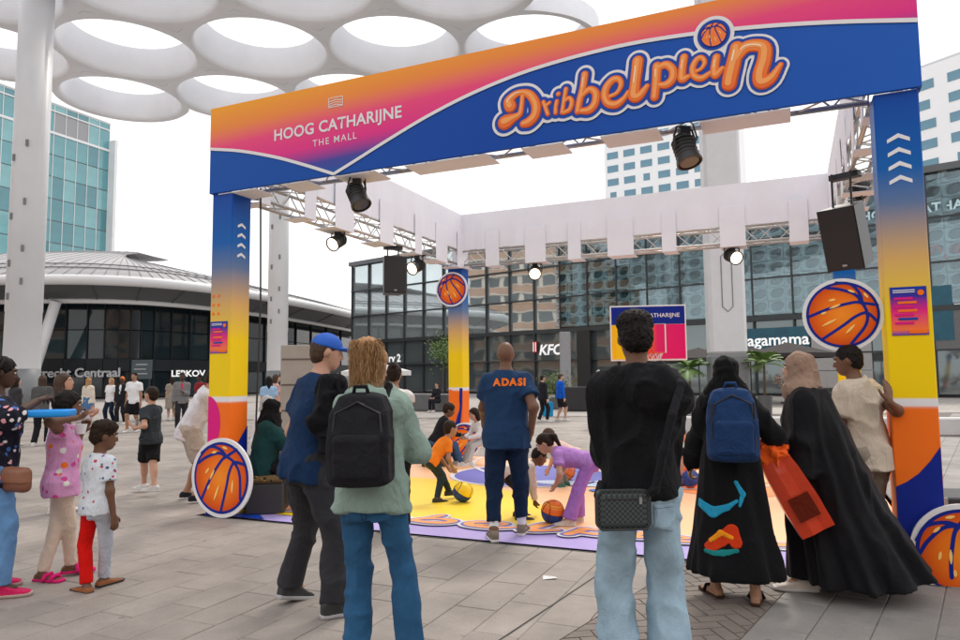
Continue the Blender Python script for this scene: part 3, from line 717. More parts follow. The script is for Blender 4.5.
def pane(parent, A, d, nn, x0, x1, z0, z1, m, gap=.05, tilt=.004, name='pane', off=0.0):
    """one sheet of glass in a facade frame: A corner on the ground, d along, nn outward"""
    w, h = x1 - x0 - gap, z1 - z0 - gap; k = (round(w, 2), round(h, 2), m.name)
    if k not in pane_me:
        q = MB().box((0, 0, 0), (w, .03, h)); me = bpy.data.meshes.new('pane'); me.from_pydata(q.v, [], q.f); me.materials.append(m); pane_me[k] = me
    c = A + d * ((x0 + x1) / 2) + nn * off; rz = math.atan2(d.y, d.x)
    return inst(name, pane_me[k], parent, (c.x, c.y, (z0 + z1) / 2), (random.uniform(-tilt, tilt), 0, rz + random.uniform(-tilt, tilt)))
# ---- shopping centre with the glass front
MA, MBp = Vector((-14.0, 77.0, 0)), Vector((34.0, 38.2, 0))
MD = (MBp - MA).normalized(); MN = Vector((MD.y, -MD.x, 0)); ML = (MBp - MA).length          # MN faces the plaza
if MN.dot(Vector((0, -1, 0))) < 0: MN = -MN
mall = empty('shopping_centre'); tag(mall, 'long dark glass shopping centre with shop signs across the plaza', 'building')
g_teal = glass_mat('mall_glass_teal', (.56, .64, .66), .02, 1.5, .007, .5); g_teal.node_tree.nodes['Principled BSDF'].inputs['Metallic'].default_value = .74; g_dark = glass_mat('shop_glass_dark', (.17, .20, .205), .04, 1.6, .02); g_dark.node_tree.nodes['Principled BSDF'].inputs['Metallic'].default_value = .6
def mbar(b, x0, x1, z0, z1, off=.0, dep=.12): # upright box in the facade plane
    c = MA + MD * ((x0 + x1) / 2) + MN * off; b.box((c.x, c.y, (z0 + z1) / 2), (x1 - x0, dep, z1 - z0), rz=math.atan2(MD.y, MD.x))
rows = [.15, 2.9, 5.45, 8.3, 11.1, 13.85]; bay = 2.7; nbay = int(ML / bay)
XS = 26.5                                                        # the modelled reflection starts here
for i in range(nbay + 1):
    for j in range(5):
        x0, x1 = i * bay, min((i + 1) * bay, ML)
        if j >= 2 and x0 > XS - 1: continue
        pane(mall, MA, MD, MN, x0, x1, rows[j], rows[j + 1], g_dark if j < 2 else g_teal, .08)
b = MB()
for i in range(nbay + 2):
    x = min(i * bay, ML); mbar(b, x - .05, x + .05, .02, 13.9, .13, .26)
b.obj('mullions', frame_m, mall)
b = MB()
for z, t in ((2.9, .1), (5.45, .35), (8.3, .1), (11.1, .1)): mbar(b, -.1, ML + .1, z - t / 2, z + t / 2, .145, .28)
b.obj('transoms', frame_m, mall)
b = MB(); mbar(b, -.3, ML + .3, 13.92, 14.35, .0, .9); b.obj('roof_edge', mat('roof_edge_grey', (.10, .11, .12), .5), mall)
b = MB(); c = MA + MD * ML / 2 - MN * 10; b.box((c.x, c.y, 6.9), (ML - .2, 19.6, 13.8), rz=math.atan2(MD.y, MD.x)); b.obj('wall', mat('mall_core', (.05, .055, .06), .7), mall)
# reflected wavy facade modelled as solid shapes: a grid of lens-shaped grey cells behind the mullions
cell_m = mat('reflected_facade_grey', (.36, .385, .40), .4, .12, .4); hole_m = glass_mat('reflection_gap_glass', (.06, .09, .10), .05, 1.6, .05, .6)
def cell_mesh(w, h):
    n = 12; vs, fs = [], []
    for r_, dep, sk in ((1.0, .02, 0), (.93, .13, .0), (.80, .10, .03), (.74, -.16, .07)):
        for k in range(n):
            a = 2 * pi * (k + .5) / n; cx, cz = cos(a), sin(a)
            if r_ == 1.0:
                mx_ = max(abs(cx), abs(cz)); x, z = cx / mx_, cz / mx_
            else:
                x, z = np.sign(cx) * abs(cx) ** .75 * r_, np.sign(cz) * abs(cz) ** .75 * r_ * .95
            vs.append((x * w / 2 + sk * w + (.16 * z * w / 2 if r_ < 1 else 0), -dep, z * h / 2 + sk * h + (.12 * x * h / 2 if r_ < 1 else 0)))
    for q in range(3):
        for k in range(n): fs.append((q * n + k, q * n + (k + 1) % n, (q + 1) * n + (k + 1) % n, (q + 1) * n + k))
    me = bpy.data.meshes.new('reflection_cell'); me.from_pydata(vs, [], fs); me.materials.append(cell_m); me.polygons.foreach_set('use_smooth', [True] * len(fs)); return me
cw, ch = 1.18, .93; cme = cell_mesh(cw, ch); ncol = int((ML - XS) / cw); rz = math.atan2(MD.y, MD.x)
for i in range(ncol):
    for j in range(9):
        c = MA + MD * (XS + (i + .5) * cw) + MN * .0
        inst('reflection_cell', cme, mall, (c.x, c.y, 5.75 + (j + .5) * ch), (random.uniform(-.05, .05), random.uniform(-.05, .05), rz + random.uniform(-.10, .10)))
b = MB(); mbar(b, XS - .1, ML, 5.6, 13.9, -.22, .06); b.obj('reflection_backing', hole_m, mall)
# reflecting glass stands in front of the modelled reflection
sg_ = bpy.data.materials.new('cell_glass'); sg_.use_nodes = True; n, l = sg_.node_tree.nodes, sg_.node_tree.links; n.remove(n['Principled BSDF'])
t_, g_, x_ = n.new('ShaderNodeBsdfTransparent'), n.new('ShaderNodeBsdfGlossy'), n.new('ShaderNodeMixShader'); t_.inputs[0].default_value = (.78, .88, .90, 1); g_.inputs['Roughness'].default_value = .02; g_.inputs['Color'].default_value = (.80, .92, .97, 1); x_.inputs[0].default_value = .10
l.new(t_.outputs[0], x_.inputs[1]); l.new(g_.outputs[0], x_.inputs[2]); l.new(x_.outputs[0], n['Material Output'].inputs[0]); MATS['cell_glass'] = sg_
for i in range(int(XS / bay), nbay + 1):
    for j in (2, 3, 4):
        if i * bay > XS - 1: pane(mall, MA, MD, MN, i * bay, min((i + 1) * bay, ML), rows[j] + (.2 if j == 2 else 0), rows[j + 1], sg_, .1, .006, 'pane', .19)
# signs on the shopping centre
sign_w = mat('sign_letters_white', (.8, .8, .8), .4, 0.03, emit=.35)
def mall_x(px, Z=None):                                            # facade coordinate under a pixel column
    d = ray(px, 380); # solve MA + MD*x = t*d
    a = np.array([[MD.x, -d.x], [MD.y, -d.y]]); s_ = np.linalg.solve(a, np.array([-MA.x, -MA.y])); return s_[0], s_[1] * d.y
def mall_pt(px, py, off=.34):
    x, Y = mall_x(px); p = at(px, py, Y); return p + MN * off
def mall_sign(body, px, py, size, name='shop_sign', m=sign_w, **kw):
    return text(name, body, face_matrix(mall_pt(px, py), MD, (0, 0, 1)), m, mall, size=size, **kw)
mall_sign('KFC', 541, 355, 1.25, offset=.03, shear=.2); 
p = mall_pt(537, 350); b = MB(); b.box((p.x, p.y, p.z + .25), (.42, .06, .95), rz=rz); b.obj('shop_sign', mat('sign_red', srgb(196, 40, 45), .5, .05), mall)
for k in (-1, 1):
    q = p + MD * k * .12 + MN * .05; MB().box((q.x, q.y, p.z + .25), (.07, .03, .8), rz=rz).obj('shop_sign', sign_w, mall)
b = MB(); q0 = mall_pt(588, 395, .5); q1 = mall_pt(588, 331, .5); b.box((q0.x, q0.y, (q0.z + q1.z) / 2), (1.25, .2, q1.z - q0.z), rz=rz); b.obj('vertical_sign', mat('sign_black', (.012, .013, .014), .4), mall)
text('vertical_sign_letters', 'KFC', Matrix(face_matrix(mall_pt(591, 360, .62), (0, 0, 1), -MD)), sign_w, mall, size=1.1, offset=.02)
band_m = mat('shop_band_blue', srgb(24, 84, 104), .4, .25, 1.5)
for (pa, pb, y0_, y1_) in ((735, 812, 358, 326), (905, 958, 340, 285)):
    xa, _ = mall_x(pa); xb, Yb = mall_x(pb); z0 = at(pb, y0_, Yb).z; z1 = at(pb, y1_, Yb).z
    b = MB(); mbar(b, xa, xb, z0, z1, .22, .1); b.obj('shop_band', band_m, mall)
BZ = {}
for (pa, pb, y0_, nm) in ((735, 812, 358, 'w'), (905, 958, 340, 'v')): BZ[nm] = at(pb, y0_, mall_x(pb)[1]).z
p = mall_pt(738, 350); p.z = BZ['w'] + .95; text('shop_sign', 'wagamama', face_matrix(p, MD, (0, 0, 1)), sign_w, mall, size=1.12, offset=.018)
p = mall_pt(930, 316); p.z = BZ['v'] + 1.25; text('shop_sign', 'ISTA', face_matrix(p, MD, (0, 0, 1)), sign_w, mall, size=1.35, offset=.015, spacing=1.25)
mall_sign('HOOG CATHARIJNE', 862, 222, .80, offset=.02, spacing=1.05); mall_sign('ry 2', 391, 362, 1.1, offset=.03)
p = mall_pt(880, 262); text('shop_sign', 'NO', face_matrix(mall_pt(926, 262), MD, (0, 0, 1)), mat('sign_neon_red', srgb(150, 50, 60), .4, emit=.12), mall, size=1.7, shear=.3)
text('shop_sign', 'o', face_matrix(mall_pt(862, 272), MD, (0, 0, 1)), MATS['sign_neon_red'], mall, size=1.7, shear=.3)
# plain blind bays at the right (grey shutters and a dark doorway)
b = MB(); xa, _ = mall_x(925); mbar(b, xa, ML, 2.95, 5.3, .2, .1); b.obj('shutter_panel', mat('shutter_grey', (.13, .13, .135), .5, .1), mall)
xa, _ = mall_x(815); xb, _ = mall_x(874)
for k in range(3):
    b = MB(); mbar(b, xa, xb, .6 + k * 1.15, 1.7 + k * 1.15, .2, .12); b.obj('cladding_panel', mat('cladding_pale', (.34, .33, .32), .6, .08), mall)
# ---- brick office block to the left of the photographer, seen mirrored in the glass front
brick_or = mat('office_brick', (.46, .25, .15), .8, .2, .5); conc_m = mat('office_concrete', (.66, .56, .47), .8, .1, .3); win_m = glass_mat('office_glass', (.03, .04, .045), .05, 1.6)
def mirror(p): p = Vector(p); return p - MN * 2 * (p - MA).dot(MN)
def office(name, label, A, B, H, floors, depth=14):
    r = empty(name); tag(r, label, 'building'); d = (B - A).normalized(); n = Vector((d.y, -d.x, 0)); L = (B - A).length; a = math.atan2(d.y, d.x)
    if n.dot(-(A + B) / 2) < 0: n = -n
    c = (A + B) / 2 - n * depth / 2; MB().box((c.x, c.y, H / 2), (L, depth, H), rz=a).obj('wall', conc_m, r)
    fh = H / floors
    for k in range(floors):
        for nm, z0, z1, off, m in (('brick_band', k * fh + .02, k * fh + fh * .36, .14, brick_or), ('ledge', k * fh + fh * .92, k * fh + fh * .995, .22, conc_m)):
            c = (A + B) / 2 + n * off / 2; MB().box((c.x, c.y, (z0 + z1) / 2), (L, off, z1 - z0), rz=a).obj(nm, m, r)
        nw = int(L / 3.2)
        for i in range(nw): pane(r, A, d, n, i * L / nw + .5, (i + 1) * L / nw - .3, k * fh + fh * .4, k * fh + fh * .9, win_m, .1, .003, 'window', .03)
    return r
va, vb = Vector((-2.0, 132, 0)), Vector((27.0, 124, 0))
office('office_building', 'brick office block with pale bands mirrored in the glass shop front', mirror(vb), mirror(va), 31, 9)
office('office_building', 'wide unseen brick office block added behind the photographer to darken glass reflections', Vector((-45, -42, 0)), Vector((50, -48, 0)), 22, 6)  # added out of view: blocks the bright sky in the station glass
# ---- white office towers behind
tw_m = mat('tower_white_panel', (.80, .81, .83), .5, .03, .3); tw_g = glass_mat('tower_window_blue', (.10, .24, .33), .06, 1.6, .01)
def white_tower(label, pa, pb, Y0, Y1, Ht, bx, fz, ww, wh, ztop):
    A = at(pa, 380, Y0); B = at(pb, 380, Y1); A.z = B.z = 0; d = (B - A).normalized(); n = Vector((d.y, -d.x, 0)); n = n if n.y < 0 else -n; L = (B - A).length
    r = empty('office_tower'); tag(r, label, 'building', 'white office towers'); a = math.atan2(d.y, d.x)
    c = (A + B) / 2 - n * 8; MB().box((c.x, c.y, Ht / 2), (L, 16, Ht), rz=a).obj('wall', tw_m, r)
    nx = int(L / bx)
    for i in range(nx):
        for k in range(int((Ht - ztop) / fz)):
            z = Ht - 2.0 - k * fz
            if z < 16: break
            x = (i + .5) * L / nx; sk = 1.0
            if (i + k * 2) % 7 == 3: sk = .55
            pane(r, A, d, n, x - ww / 2 * sk, x + ww / 2 * sk, z - wh, z, tw_g, .0, .004, 'window', .04)
    c = (A + B) / 2 - n * 6; MB().box((c.x, c.y, Ht + .4), (L * .96, 10, .8), rz=a).obj('parapet', mat('tower_parapet', (.5, .52, .54), .5), r)
    return r
white_tower('white office tower with rows of blue windows seen through the gate', 610, 738, 150, 136, 58, 3.5, 2.95, 2.5, 1.5, 20)
white_tower('white office tower with broad blue windows beyond the right pillar', 890, 1000, 104, 92, 45.5, 4.2, 2.9, 2.9, 1.35, 20)
# ---- teal glass tower at the far left
tA, tB = at(-40, 380, 128), at(101, 380, 154); tA.z = tB.z = 0; td = (tB - tA).normalized(); tn = Vector((td.y, -td.x, 0)); tn = tn if tn.y < 0 else -tn; tL = (tB - tA).length
tt = empty('glass_tower'); tag(tt, 'teal curtain-walled glass tower rising behind the station roof', 'building')
c = (tA + tB) / 2 - tn * 10; ta = math.atan2(td.y, td.x); TZ = 59.5
MB().box((c.x, c.y, TZ / 2), (tL - .1, 19.8, TZ - .4), rz=ta).obj('wall', mat('tower_core', (.25, .3, .32), .6), tt)
g_tw = [glass_mat('tower_glass_teal', (.10, .30, .34), .05, 1.75, .01), glass_mat('tower_glass_pale', (.16, .38, .41), .05, 1.75, .01), glass_mat('tower_glass_deep', (.06, .22, .26), .05, 1.75, .01)]
louv = mat('tower_louvre', (.30, .31, .33), .6, .1, 2, stretch=(1, 1, 40))
nx = int(tL / 2.45)
for i in range(nx):
    x0, x1 = i * tL / nx, (i + 1) * tL / nx
    for k in range(11):
        z1 = TZ - .2 - (0 if k == 0 else 1.6 + (k - 1) * 4.6); z0 = z1 - (1.5 if k == 0 else 4.5)
        if z0 < 12: break
        lv = k == 1 and i % 5 not in (0, 4) and i > 2
        pane(tt, tA, td, tn, x0, x1, z0, z1, louv if lv else random.choice(g_tw + g_tw[:1]), .12, .004, 'louvre_panel' if lv else 'pane', .05)
b = MB()
for i in range(nx + 1):
    p = tA + td * (i * tL / nx) + tn * .12; b.box((p.x, p.y, TZ / 2 + 5), (.10, .16, TZ - 10), rz=ta)
b.obj('mullions', white_m, tt)
p = tB + td * .35; MB().box((p.x, p.y, TZ / 2 - 1.5), (.7, 4, TZ - 5), rz=ta).obj('corner_post', white_m, tt)
b = MB(); p = (tA + tB) / 2 + tn * .1; b.box((p.x, p.y, TZ - 1.65), (tL, .3, .25), rz=ta); b.box((p.x, p.y, TZ), (tL, .4, .3), rz=ta); b.box((p.x, p.y, TZ - 6.3), (tL, .35, .5), rz=ta); b.obj('spandrels', white_m, tt)
# ---- station: sweeping roof on a curved plan
st = empty('station_building'); tag(st, 'low station hall with sweeping pale roof and dark glass front', 'building')
ctrl = [(-75, 68), (-52, 57.5), (-38, 54.5), (-29, 55.5), (-23.6, 61), (-19.5, 72), (-16.2, 87), (-13, 110)]
def spline(pts, n):
    out = []
    P = [np.array(p, float) for p in pts]; P = [2 * P[0] - P[1]] + P + [2 * P[-1] - P[-2]]
    for i in range(1, len(P) - 2):
        for k in range(n):
            t = k / n; a, b_, c_, d_ = P[i - 1], P[i], P[i + 1], P[i + 2]
            out.append(.5 * ((2 * b_) + (-a + c_) * t + (2 * a - 5 * b_ + 4 * c_ - d_) * t * t + (-a + 3 * b_ - 3 * c_ + d_) * t ** 3))
    out.append(P[-2]); return out
ev = spline(ctrl, 8); ne = len(ev)
def offs(k, d):
    a = ev[max(k - 1, 0)]; c_ = ev[min(k + 1, ne - 1)]; t = (c_ - a) / np.linalg.norm(c_ - a); n_ = np.array((-t[1], t[0])); return ev[k] + n_ * d   # left of the walk = behind
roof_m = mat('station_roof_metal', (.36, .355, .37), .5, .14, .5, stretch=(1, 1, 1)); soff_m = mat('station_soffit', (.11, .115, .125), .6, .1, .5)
def strip(secs, m, name, parent, smooth=True):
    vs, fs = [], []; w = len(secs[0])
    for s_ in secs: vs += s_
    for i in range(len(secs) - 1):
        for k in range(w - 1): fs.append((i * w + k, (i + 1) * w + k, (i + 1) * w + k + 1, i * w + k + 1))
    return mesh_obj(name, vs, fs, m, parent, smooth)
ZE = 9.4
for k in range(ne - 1):                                            # roof panels, one per bay
    secs = []
    for q in (k, k + 1):
        row = []
        for d_, z in ((0, ZE + .35), (2.0, ZE + 1.5), (5, ZE + 2.9), (10, ZE + 4.6), (16, ZE + 6.0), (24, ZE + 6.6)):
            fade = 1 - .45 * (q / (ne - 1)); e = offs(q, d_); row.append((e[0], e[1], ZE + .35 + (z - ZE - .35) * fade))
        secs.append(row)
    strip(secs, roof_m, 'roof_panel', st, False)
b = MB(); b.tube([(offs(k, .0)[0], offs(k, .0)[1], ZE + .1) for k in range(ne)], .42, 10); b.obj('eaves_tube', white_m, st, True)
b = MB(); b.tube([(offs(k, 2.6)[0], offs(k, 2.6)[1], ZE - 1.3) for k in range(ne)], .22, 8); b.obj('inner_tube', white_m, st, True)
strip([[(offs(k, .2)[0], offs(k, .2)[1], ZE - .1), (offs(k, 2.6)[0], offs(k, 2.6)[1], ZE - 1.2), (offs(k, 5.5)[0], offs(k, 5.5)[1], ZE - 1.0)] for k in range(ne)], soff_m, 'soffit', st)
g_sts = [glass_mat('station_glass_' + str(q), c_, .05, 1.5, .02) for q, c_ in enumerate(((.012, .024, .030), (.030, .056, .066), (.020, .038, .046), (.012, .02, .026)))]; sf_m = mat('station_frame', (.022, .027, .032), .6, spec=.2)
for k in range(0, ne - 1, 2):
    k2_ = min(k + 2, ne - 1); p, q = offs(k, 5.2), offs(k2_, 5.2); A_ = Vector((p[0], p[1], 0)); B_ = Vector((q[0], q[1], 0)); d_ = (B_ - A_).normalized(); n_ = Vector((d_.y, -d_.x, 0)); L_ = (B_ - A_).length
    for j, (z0, z1) in enumerate(((.1, 2.35), (3.4, 5.9), (5.9, ZE - .9))): pane(st, A_, d_, n_, 0, L_, z0, z1, g_sts[3] if j == 2 else random.choice(g_sts), .08, .003)
    bb = MB(); a_ = math.atan2(d_.y, d_.x); c_ = (A_ + B_) / 2 + n_ * .1
    bb.box((c_.x, c_.y, 2.87), (L_, .35, 1.05), rz=a_); bb.obj('fascia', sf_m, st)
    p_ = A_ + n_ * .08; MB().box((p_.x, p_.y, ZE / 2 - .5), (.10, .2, ZE - 1.2), rz=a_).obj('mullion', sf_m, st)
for k in range(2, ne, 4):
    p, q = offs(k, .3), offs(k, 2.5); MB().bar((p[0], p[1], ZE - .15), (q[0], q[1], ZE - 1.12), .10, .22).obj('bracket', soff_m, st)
for d_, z_ in ((1.2, .98), (2.0, 1.15), (3.2, 1.72)):                # snow guards along the eaves
    MB().tube([(offs(k, d_)[0], offs(k, d_)[1], ZE + .35 + (z_ + .12) * (1 - .45 * (k / (ne - 1)))) for k in range(ne)], .05, 5).obj('snow_guard', mat('guard_grey', (.16, .16, .17), .6), st)
for k in range(0, ne):                                               # standing seams
    fd = 1 - .45 * (k / (ne - 1)); MB().tube([(offs(k, dd)[0], offs(k, dd)[1], ZE + .36 + (zz) * fd) for dd, zz in ((.3, .2), (2, 1.15), (5, 2.55), (10, 4.25), (16, 5.65), (23.5, 6.2))], .045, 4).obj('roof_seam', mat('seam_grey', (.26, .26, .27), .6), st)
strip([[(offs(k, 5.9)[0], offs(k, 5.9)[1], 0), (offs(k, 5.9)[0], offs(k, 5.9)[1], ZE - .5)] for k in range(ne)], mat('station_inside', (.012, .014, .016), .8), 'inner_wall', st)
sign_g = mat('station_sign_letters', (.55, .57, .6), .4, .03)
pU = at(24, 380, 60.0); pU = at(18, 381, 59.0)
tY = 59.0
o_ = text('station_sign', 'Utrecht Centraal', face_matrix(at(28, 377.5, 58.5), (1, .10, 0), (0, 0, 1)), sign_g, st, size=1.06, offset=.02, extrude=.05)
text('shop_sign', 'LEBKOV', face_matrix(at(171, 376.5, 58.0), (1, .35, 0), (0, 0, 1)), sign_w, st, size=.72, offset=.02)
# slanted props under the eaves
for px0, px1, Y in ((32, 56, 57.0),):
    a_, b__ = at(px0, 378, Y), at(px1, 301, Y - 1.0); MB().tube([(a_.x, a_.y, 0.05), a_, b__], .42, 12).obj('slanted_prop', white_m, st, True)
# ---- perforated canopy on columns
cnp = empty('plaza_canopy'); tag(cnp, 'huge white canopy pierced by round openings above the plaza', 'canopy')
can_m = mat('canopy_white', (.82, .84, .89), .6, .07, .35); HZ, HT, RH, RT_, SP = 21.0, 1.8, 3.80, 3.28, 7.95
x1_, y1_ = at(128, 47, 40.2).x, 40.2
cells = {}
for r_ in range(-5, 2):
    for c_ in range(-6, 9):
        cx = x1_ + c_ * SP - (r_ % 2) * SP * .5; cy = y1_ + r_ * SP * .90
        if r_ == 1 and (c_ < 0 or c_ > 4): continue
        if r_ == 0 and (c_ < -1 or c_ > 3): continue
        if r_ == -1 and (c_ < -2 or c_ > 3): continue
        if r_ < -1 and c_ > 3: continue
        cells[(r_, c_)] = (cx, cy)
cl = list(cells.values())
for (cx, cy) in cl:
    nbr = [math.atan2(y - cy, x - cx) for (x, y) in cl if 0 < math.hypot(x - cx, y - cy) < SP * 1.3]
    n = 48; vs, fs = [], []; ring = []
    for k in range(n):
        a = 2 * pi * k / n; R_ = RH + .42
        # Voronoi limit towards existing neighbours; fillets between two neighbours
        lim = 9e9; near = 0
        for (x, y) in cl:
            D_ = math.hypot(x - cx, y - cy)
            if 0 < D_ < SP * 1.3:
                cs = cos(a - math.atan2(y - cy, x - cx))
                if cs > .2: lim = min(lim, D_ / 2 / cs)
                if cs > .45: near += 1
        R_ = min(lim, R_ if near < 2 else 9e9) if near else R_
        if near == 1: R_ = min(lim, RH + .42 + .9 * max(0, (cos(min(abs(((a - q + pi) % (2 * pi)) - pi) for q in nbr)) - .75)))
        ring.append((a, R_))
    def circ(r, z): return [(cx + r * cos(2 * pi * k / n), cy + r * sin(2 * pi * k / n), z) for k in range(n)]
    out_b = [(cx + R_ * cos(a), cy + R_ * sin(a), HZ) for a, R_ in ring]; out_t = [(x, y, HZ + 1.2) for x, y, z in out_b]
    loops = [out_b, circ(RH + .10, HZ), circ(RH, HZ + .06), circ(RH - .1, HZ + .3), circ(RT_, HZ + HT), circ(RT_ + .12, HZ + HT + .02), [(cx + (x - cx) * .995, cy + (y - cy) * .995, HZ + 1.2) for x, y, z in out_b], out_b]
    for L_ in loops[:-1]: vs += L_
    m_ = len(loops) - 1
    for q in range(m_):
        q2 = (q + 1) % m_
        for k in range(n): fs.append((q * n + k, q2 * n + k, q2 * n + (k + 1) % n, q * n + (k + 1) % n))
    flat_normals(mesh_obj('canopy_cell', vs, fs, can_m, cnp, True), 50)
jp = MB()
for i in range(len(cl)):
    for j in range(i + 1, len(cl)):
        for k in range(j + 1, len(cl)):
            P_ = [Vector(cl[q]) for q in (i, j, k)]
            if max((P_[0] - P_[1]).length, (P_[1] - P_[2]).length, (P_[0] - P_[2]).length) < SP * 1.3:
                c_ = (P_[0] + P_[1] + P_[2]) / 3; MB().lathe([(.45, HZ + .03), (.45, HZ + .06)], 12, (c_.x, c_.y, 0)).obj('joint_plate', can_m, cnp)
colm = mat('column_white', (.66, .67, .69), .45, .05, .5); base_m = mat('column_base_grey', (.19, .20, .21), .5, .1, 2)
def column(px_top, px_bot, Y, dia, lens_, label):
    p = at(px_bot, 380, Y); r = empty('canopy_column', (p.x, p.y, 0)); tag(r, label, 'column', 'white canopy columns')
    MB().lathe([(dia / 2 * .99, 2.1), (dia / 2, 2.12), (dia / 2 * .96, 4.9), (dia / 2 * .99, 4.92), (dia / 2 * .95, HZ + .3)], 28).obj('shaft', colm, r, True)
    MB().lathe([(dia / 2 * 1.01, 0), (dia / 2 * 1.01, 2.13)], 28).obj('base', base_m, r, True)
    b = MB()
    for z in (7.2, 9.5, 12.4, 5.6):
        for a in (-2.0, -1.2): b.box((cos(a) * dia * .49, sin(a) * dia * .49, z + (a + 2) * .9), (.12, .12, .32), rz=a)
    b.obj('access_plate', base_m, r)
    return r
column(41, 21, 34.0, 1.62, 0, 'tall white round column at the left edge with grey base')
column(279, 277, 50.0, 1.45, 0, 'slimmer white round column standing behind the left pillar of the gate')
# rectangular clad column on the right
p = at(728, 380, 28.0); r = empty('canopy_column', (p.x, p.y, 0), RAD(-8)); tag(r, 'square white clad column before the glass front with grey base', 'column', 'white canopy columns')
MB().box((0, 0, 13.5), (1.42, 1.0, 22.4), bev=.12).obj('shaft', mat('column_mesh_white', (.62, .62, .65), .5, .05, 2, .4, 25), r)
MB().box((0, 0, 1.15), (1.46, 1.04, 2.3), bev=.06).obj('base', base_m, r)
MB().tube([(-.2, -.51, 4.2), (-.2, -.51, 6.2), (0, -.51, 6.4), (.2, -.51, 6.2), (.2, -.51, 4.2), (0, -.51, 4.0), (-.2, -.51, 4.2)], .02, 6).obj('access_panel', base_m, r)
# ================================================================ the event gate
gate = empty('event_gate', G0, -TH); tag(gate, 'colourful square event gate of printed pillars, front banner and white trusses', 'event gate')
BLUE, ORANGE, YELLOW, MAG = srgb(2, 72, 168), srgb(246, 116, 30), srgb(244, 208, 12), srgb(222, 28, 128)
PALEW = srgb(232, 232, 240)
def pr(name, c, rough=.5): return mat('print_' + name, c, rough, .03, 2.0, spec=.18)
m_blue, m_or, m_ye, m_mag, m_wh, m_deep = pr('blue', BLUE), pr('orange', ORANGE), pr('yellow', YELLOW), pr('magenta', MAG), pr('white', (.78, .78, .80)), pr('deep_blue', srgb(16, 40, 140))
def dir_ramp(name, stops, d, lo, hi, rough=.42):
    m = ramp_mat(name, stops, 'X', lo, hi, rough); n, l = m.node_tree.nodes, m.node_tree.links
    sx = [q for q in n if q.type == 'SEPXYZ'][0]; mr = [q for q in n if q.type == 'MAP_RANGE' and any(k.to_node.type == 'VALTORGB' for k in q.outputs[0].links)][0]
    tc = sx.inputs[0].links[0].from_socket; vm = n.new('ShaderNodeVectorMath'); vm.operation = 'DOT_PRODUCT'; vm.inputs[1].default_value = d
    l.new(tc, vm.inputs[0]); l.new(vm.outputs['Value'], mr.inputs[0]); return m
PW = .30
pill_m = ramp_mat('pillar_print', [(0, ORANGE), (1.25 / 3.64, ORANGE), (1.255 / 3.64, (.78, .78, .8)), (1.315 / 3.64, (.78, .78, .8)), (1.32 / 3.64, YELLOW), (1.95 / 3.64, YELLOW), (2.36 / 3.64, srgb(216, 172, 104)), (2.78 / 3.64, srgb(96, 120, 160)), (3.05 / 3.64, srgb(8, 96, 176)), (1, srgb(8, 70, 165))], 'Z', 0, 3.64)
def face2(o, x, y, z=0, side='front'):                        # 2D drawing frame on a pillar face
    if side == 'front': return Matrix(((1, 0, 0, x), (0, 0, -1, y), (0, 1, 0, z), (0, 0, 0, 1)))
    return Matrix(((0, 0, 1, x), (1, 0, 0, y), (0, 1, 0, z), (0, 0, 0, 1)))   # facing +x
def chevrons(pil, M, cx, cz, w, dz, n=4):
    for k in range(n):
        z = cz - k * dz; t = .022
        poly = [(cx - w, z - w * .55), (cx, z), (cx + w, z - w * .55), (cx + w, z - w * .55 - t * 1.3), (cx, z - t * 1.5), (cx - w, z - w * .55 - t * 1.3)]
        b = MB().prism([poly[0], poly[1], poly[4], poly[5]], M, .003); b.prism([poly[1], poly[2], poly[3], poly[4]], M, .003); b.obj('chevron', m_wh, pil)
def poster(pil, M, x0, z0, w, h):
    pm = ramp_mat('poster_print', [(0, srgb(70, 60, 170)), (.12, srgb(250, 120, 60)), (.5, srgb(230, 40, 130)), (.8, srgb(60, 50, 160)), (1, srgb(24, 60, 160))], 'Y', 0, h, .35)
    q = MB().prism([(0, 0), (w, 0), (w, h), (0, h)], Matrix(), .004).obj('poster', pm, pil); q.matrix_local = M @ Matrix.Translation((x0, z0, .001))
    cols = [m_mag, m_or, m_mag, m_or, m_mag, m_blue, m_mag]
    for k, c in enumerate(cols): MB().box((w * (.36 + .10 * (k % 2)), h * (.76 - k * .085), .006), (w * .52, h * .05, .004)).obj('poster_strip', c, q)
    for k in (0, 1): MB().box((w * .38, h * (.93 - .04 * k), .006), (w * .6, h * .018, .003)).obj('poster_line', m_wh, q)
    MB().lathe([(w * .09, 0), (w * .09, .004)], 16, (w * .84, h * .87, .004)).obj('poster_ball', m_or, q)
    MB().box((w * .72, h * .07, .006), (w * .5, h * .07, .003)).obj('poster_strip', m_or, q)
def pillar(x, y, label_side):
    q = MB().box((0, 0, ZB / 2), (PW, PW, ZB), bev=.008).obj('pillar', pill_m, gate); q.location = (x, y, 0)
    return q
h = PW / 2
pA = pillar(h, h, 'a'); pB = pillar(GW - h, h, 'b'); pC = pillar(h, GL - h, 'c'); pD = pillar(GW - h, GL - h, 'd')
Ff = face2(None, -h, -h - .0005, 0); Fr = face2(None, h + .0005, -h, 0, 'right')
def arc(cx, cz, rx, rz, a0, a1, n=16): return [(cx + rx * cos(RAD(a0 + (a1 - a0) * k / n)), cz + rz * sin(RAD(a0 + (a1 - a0) * k / n))) for k in range(n + 1)]
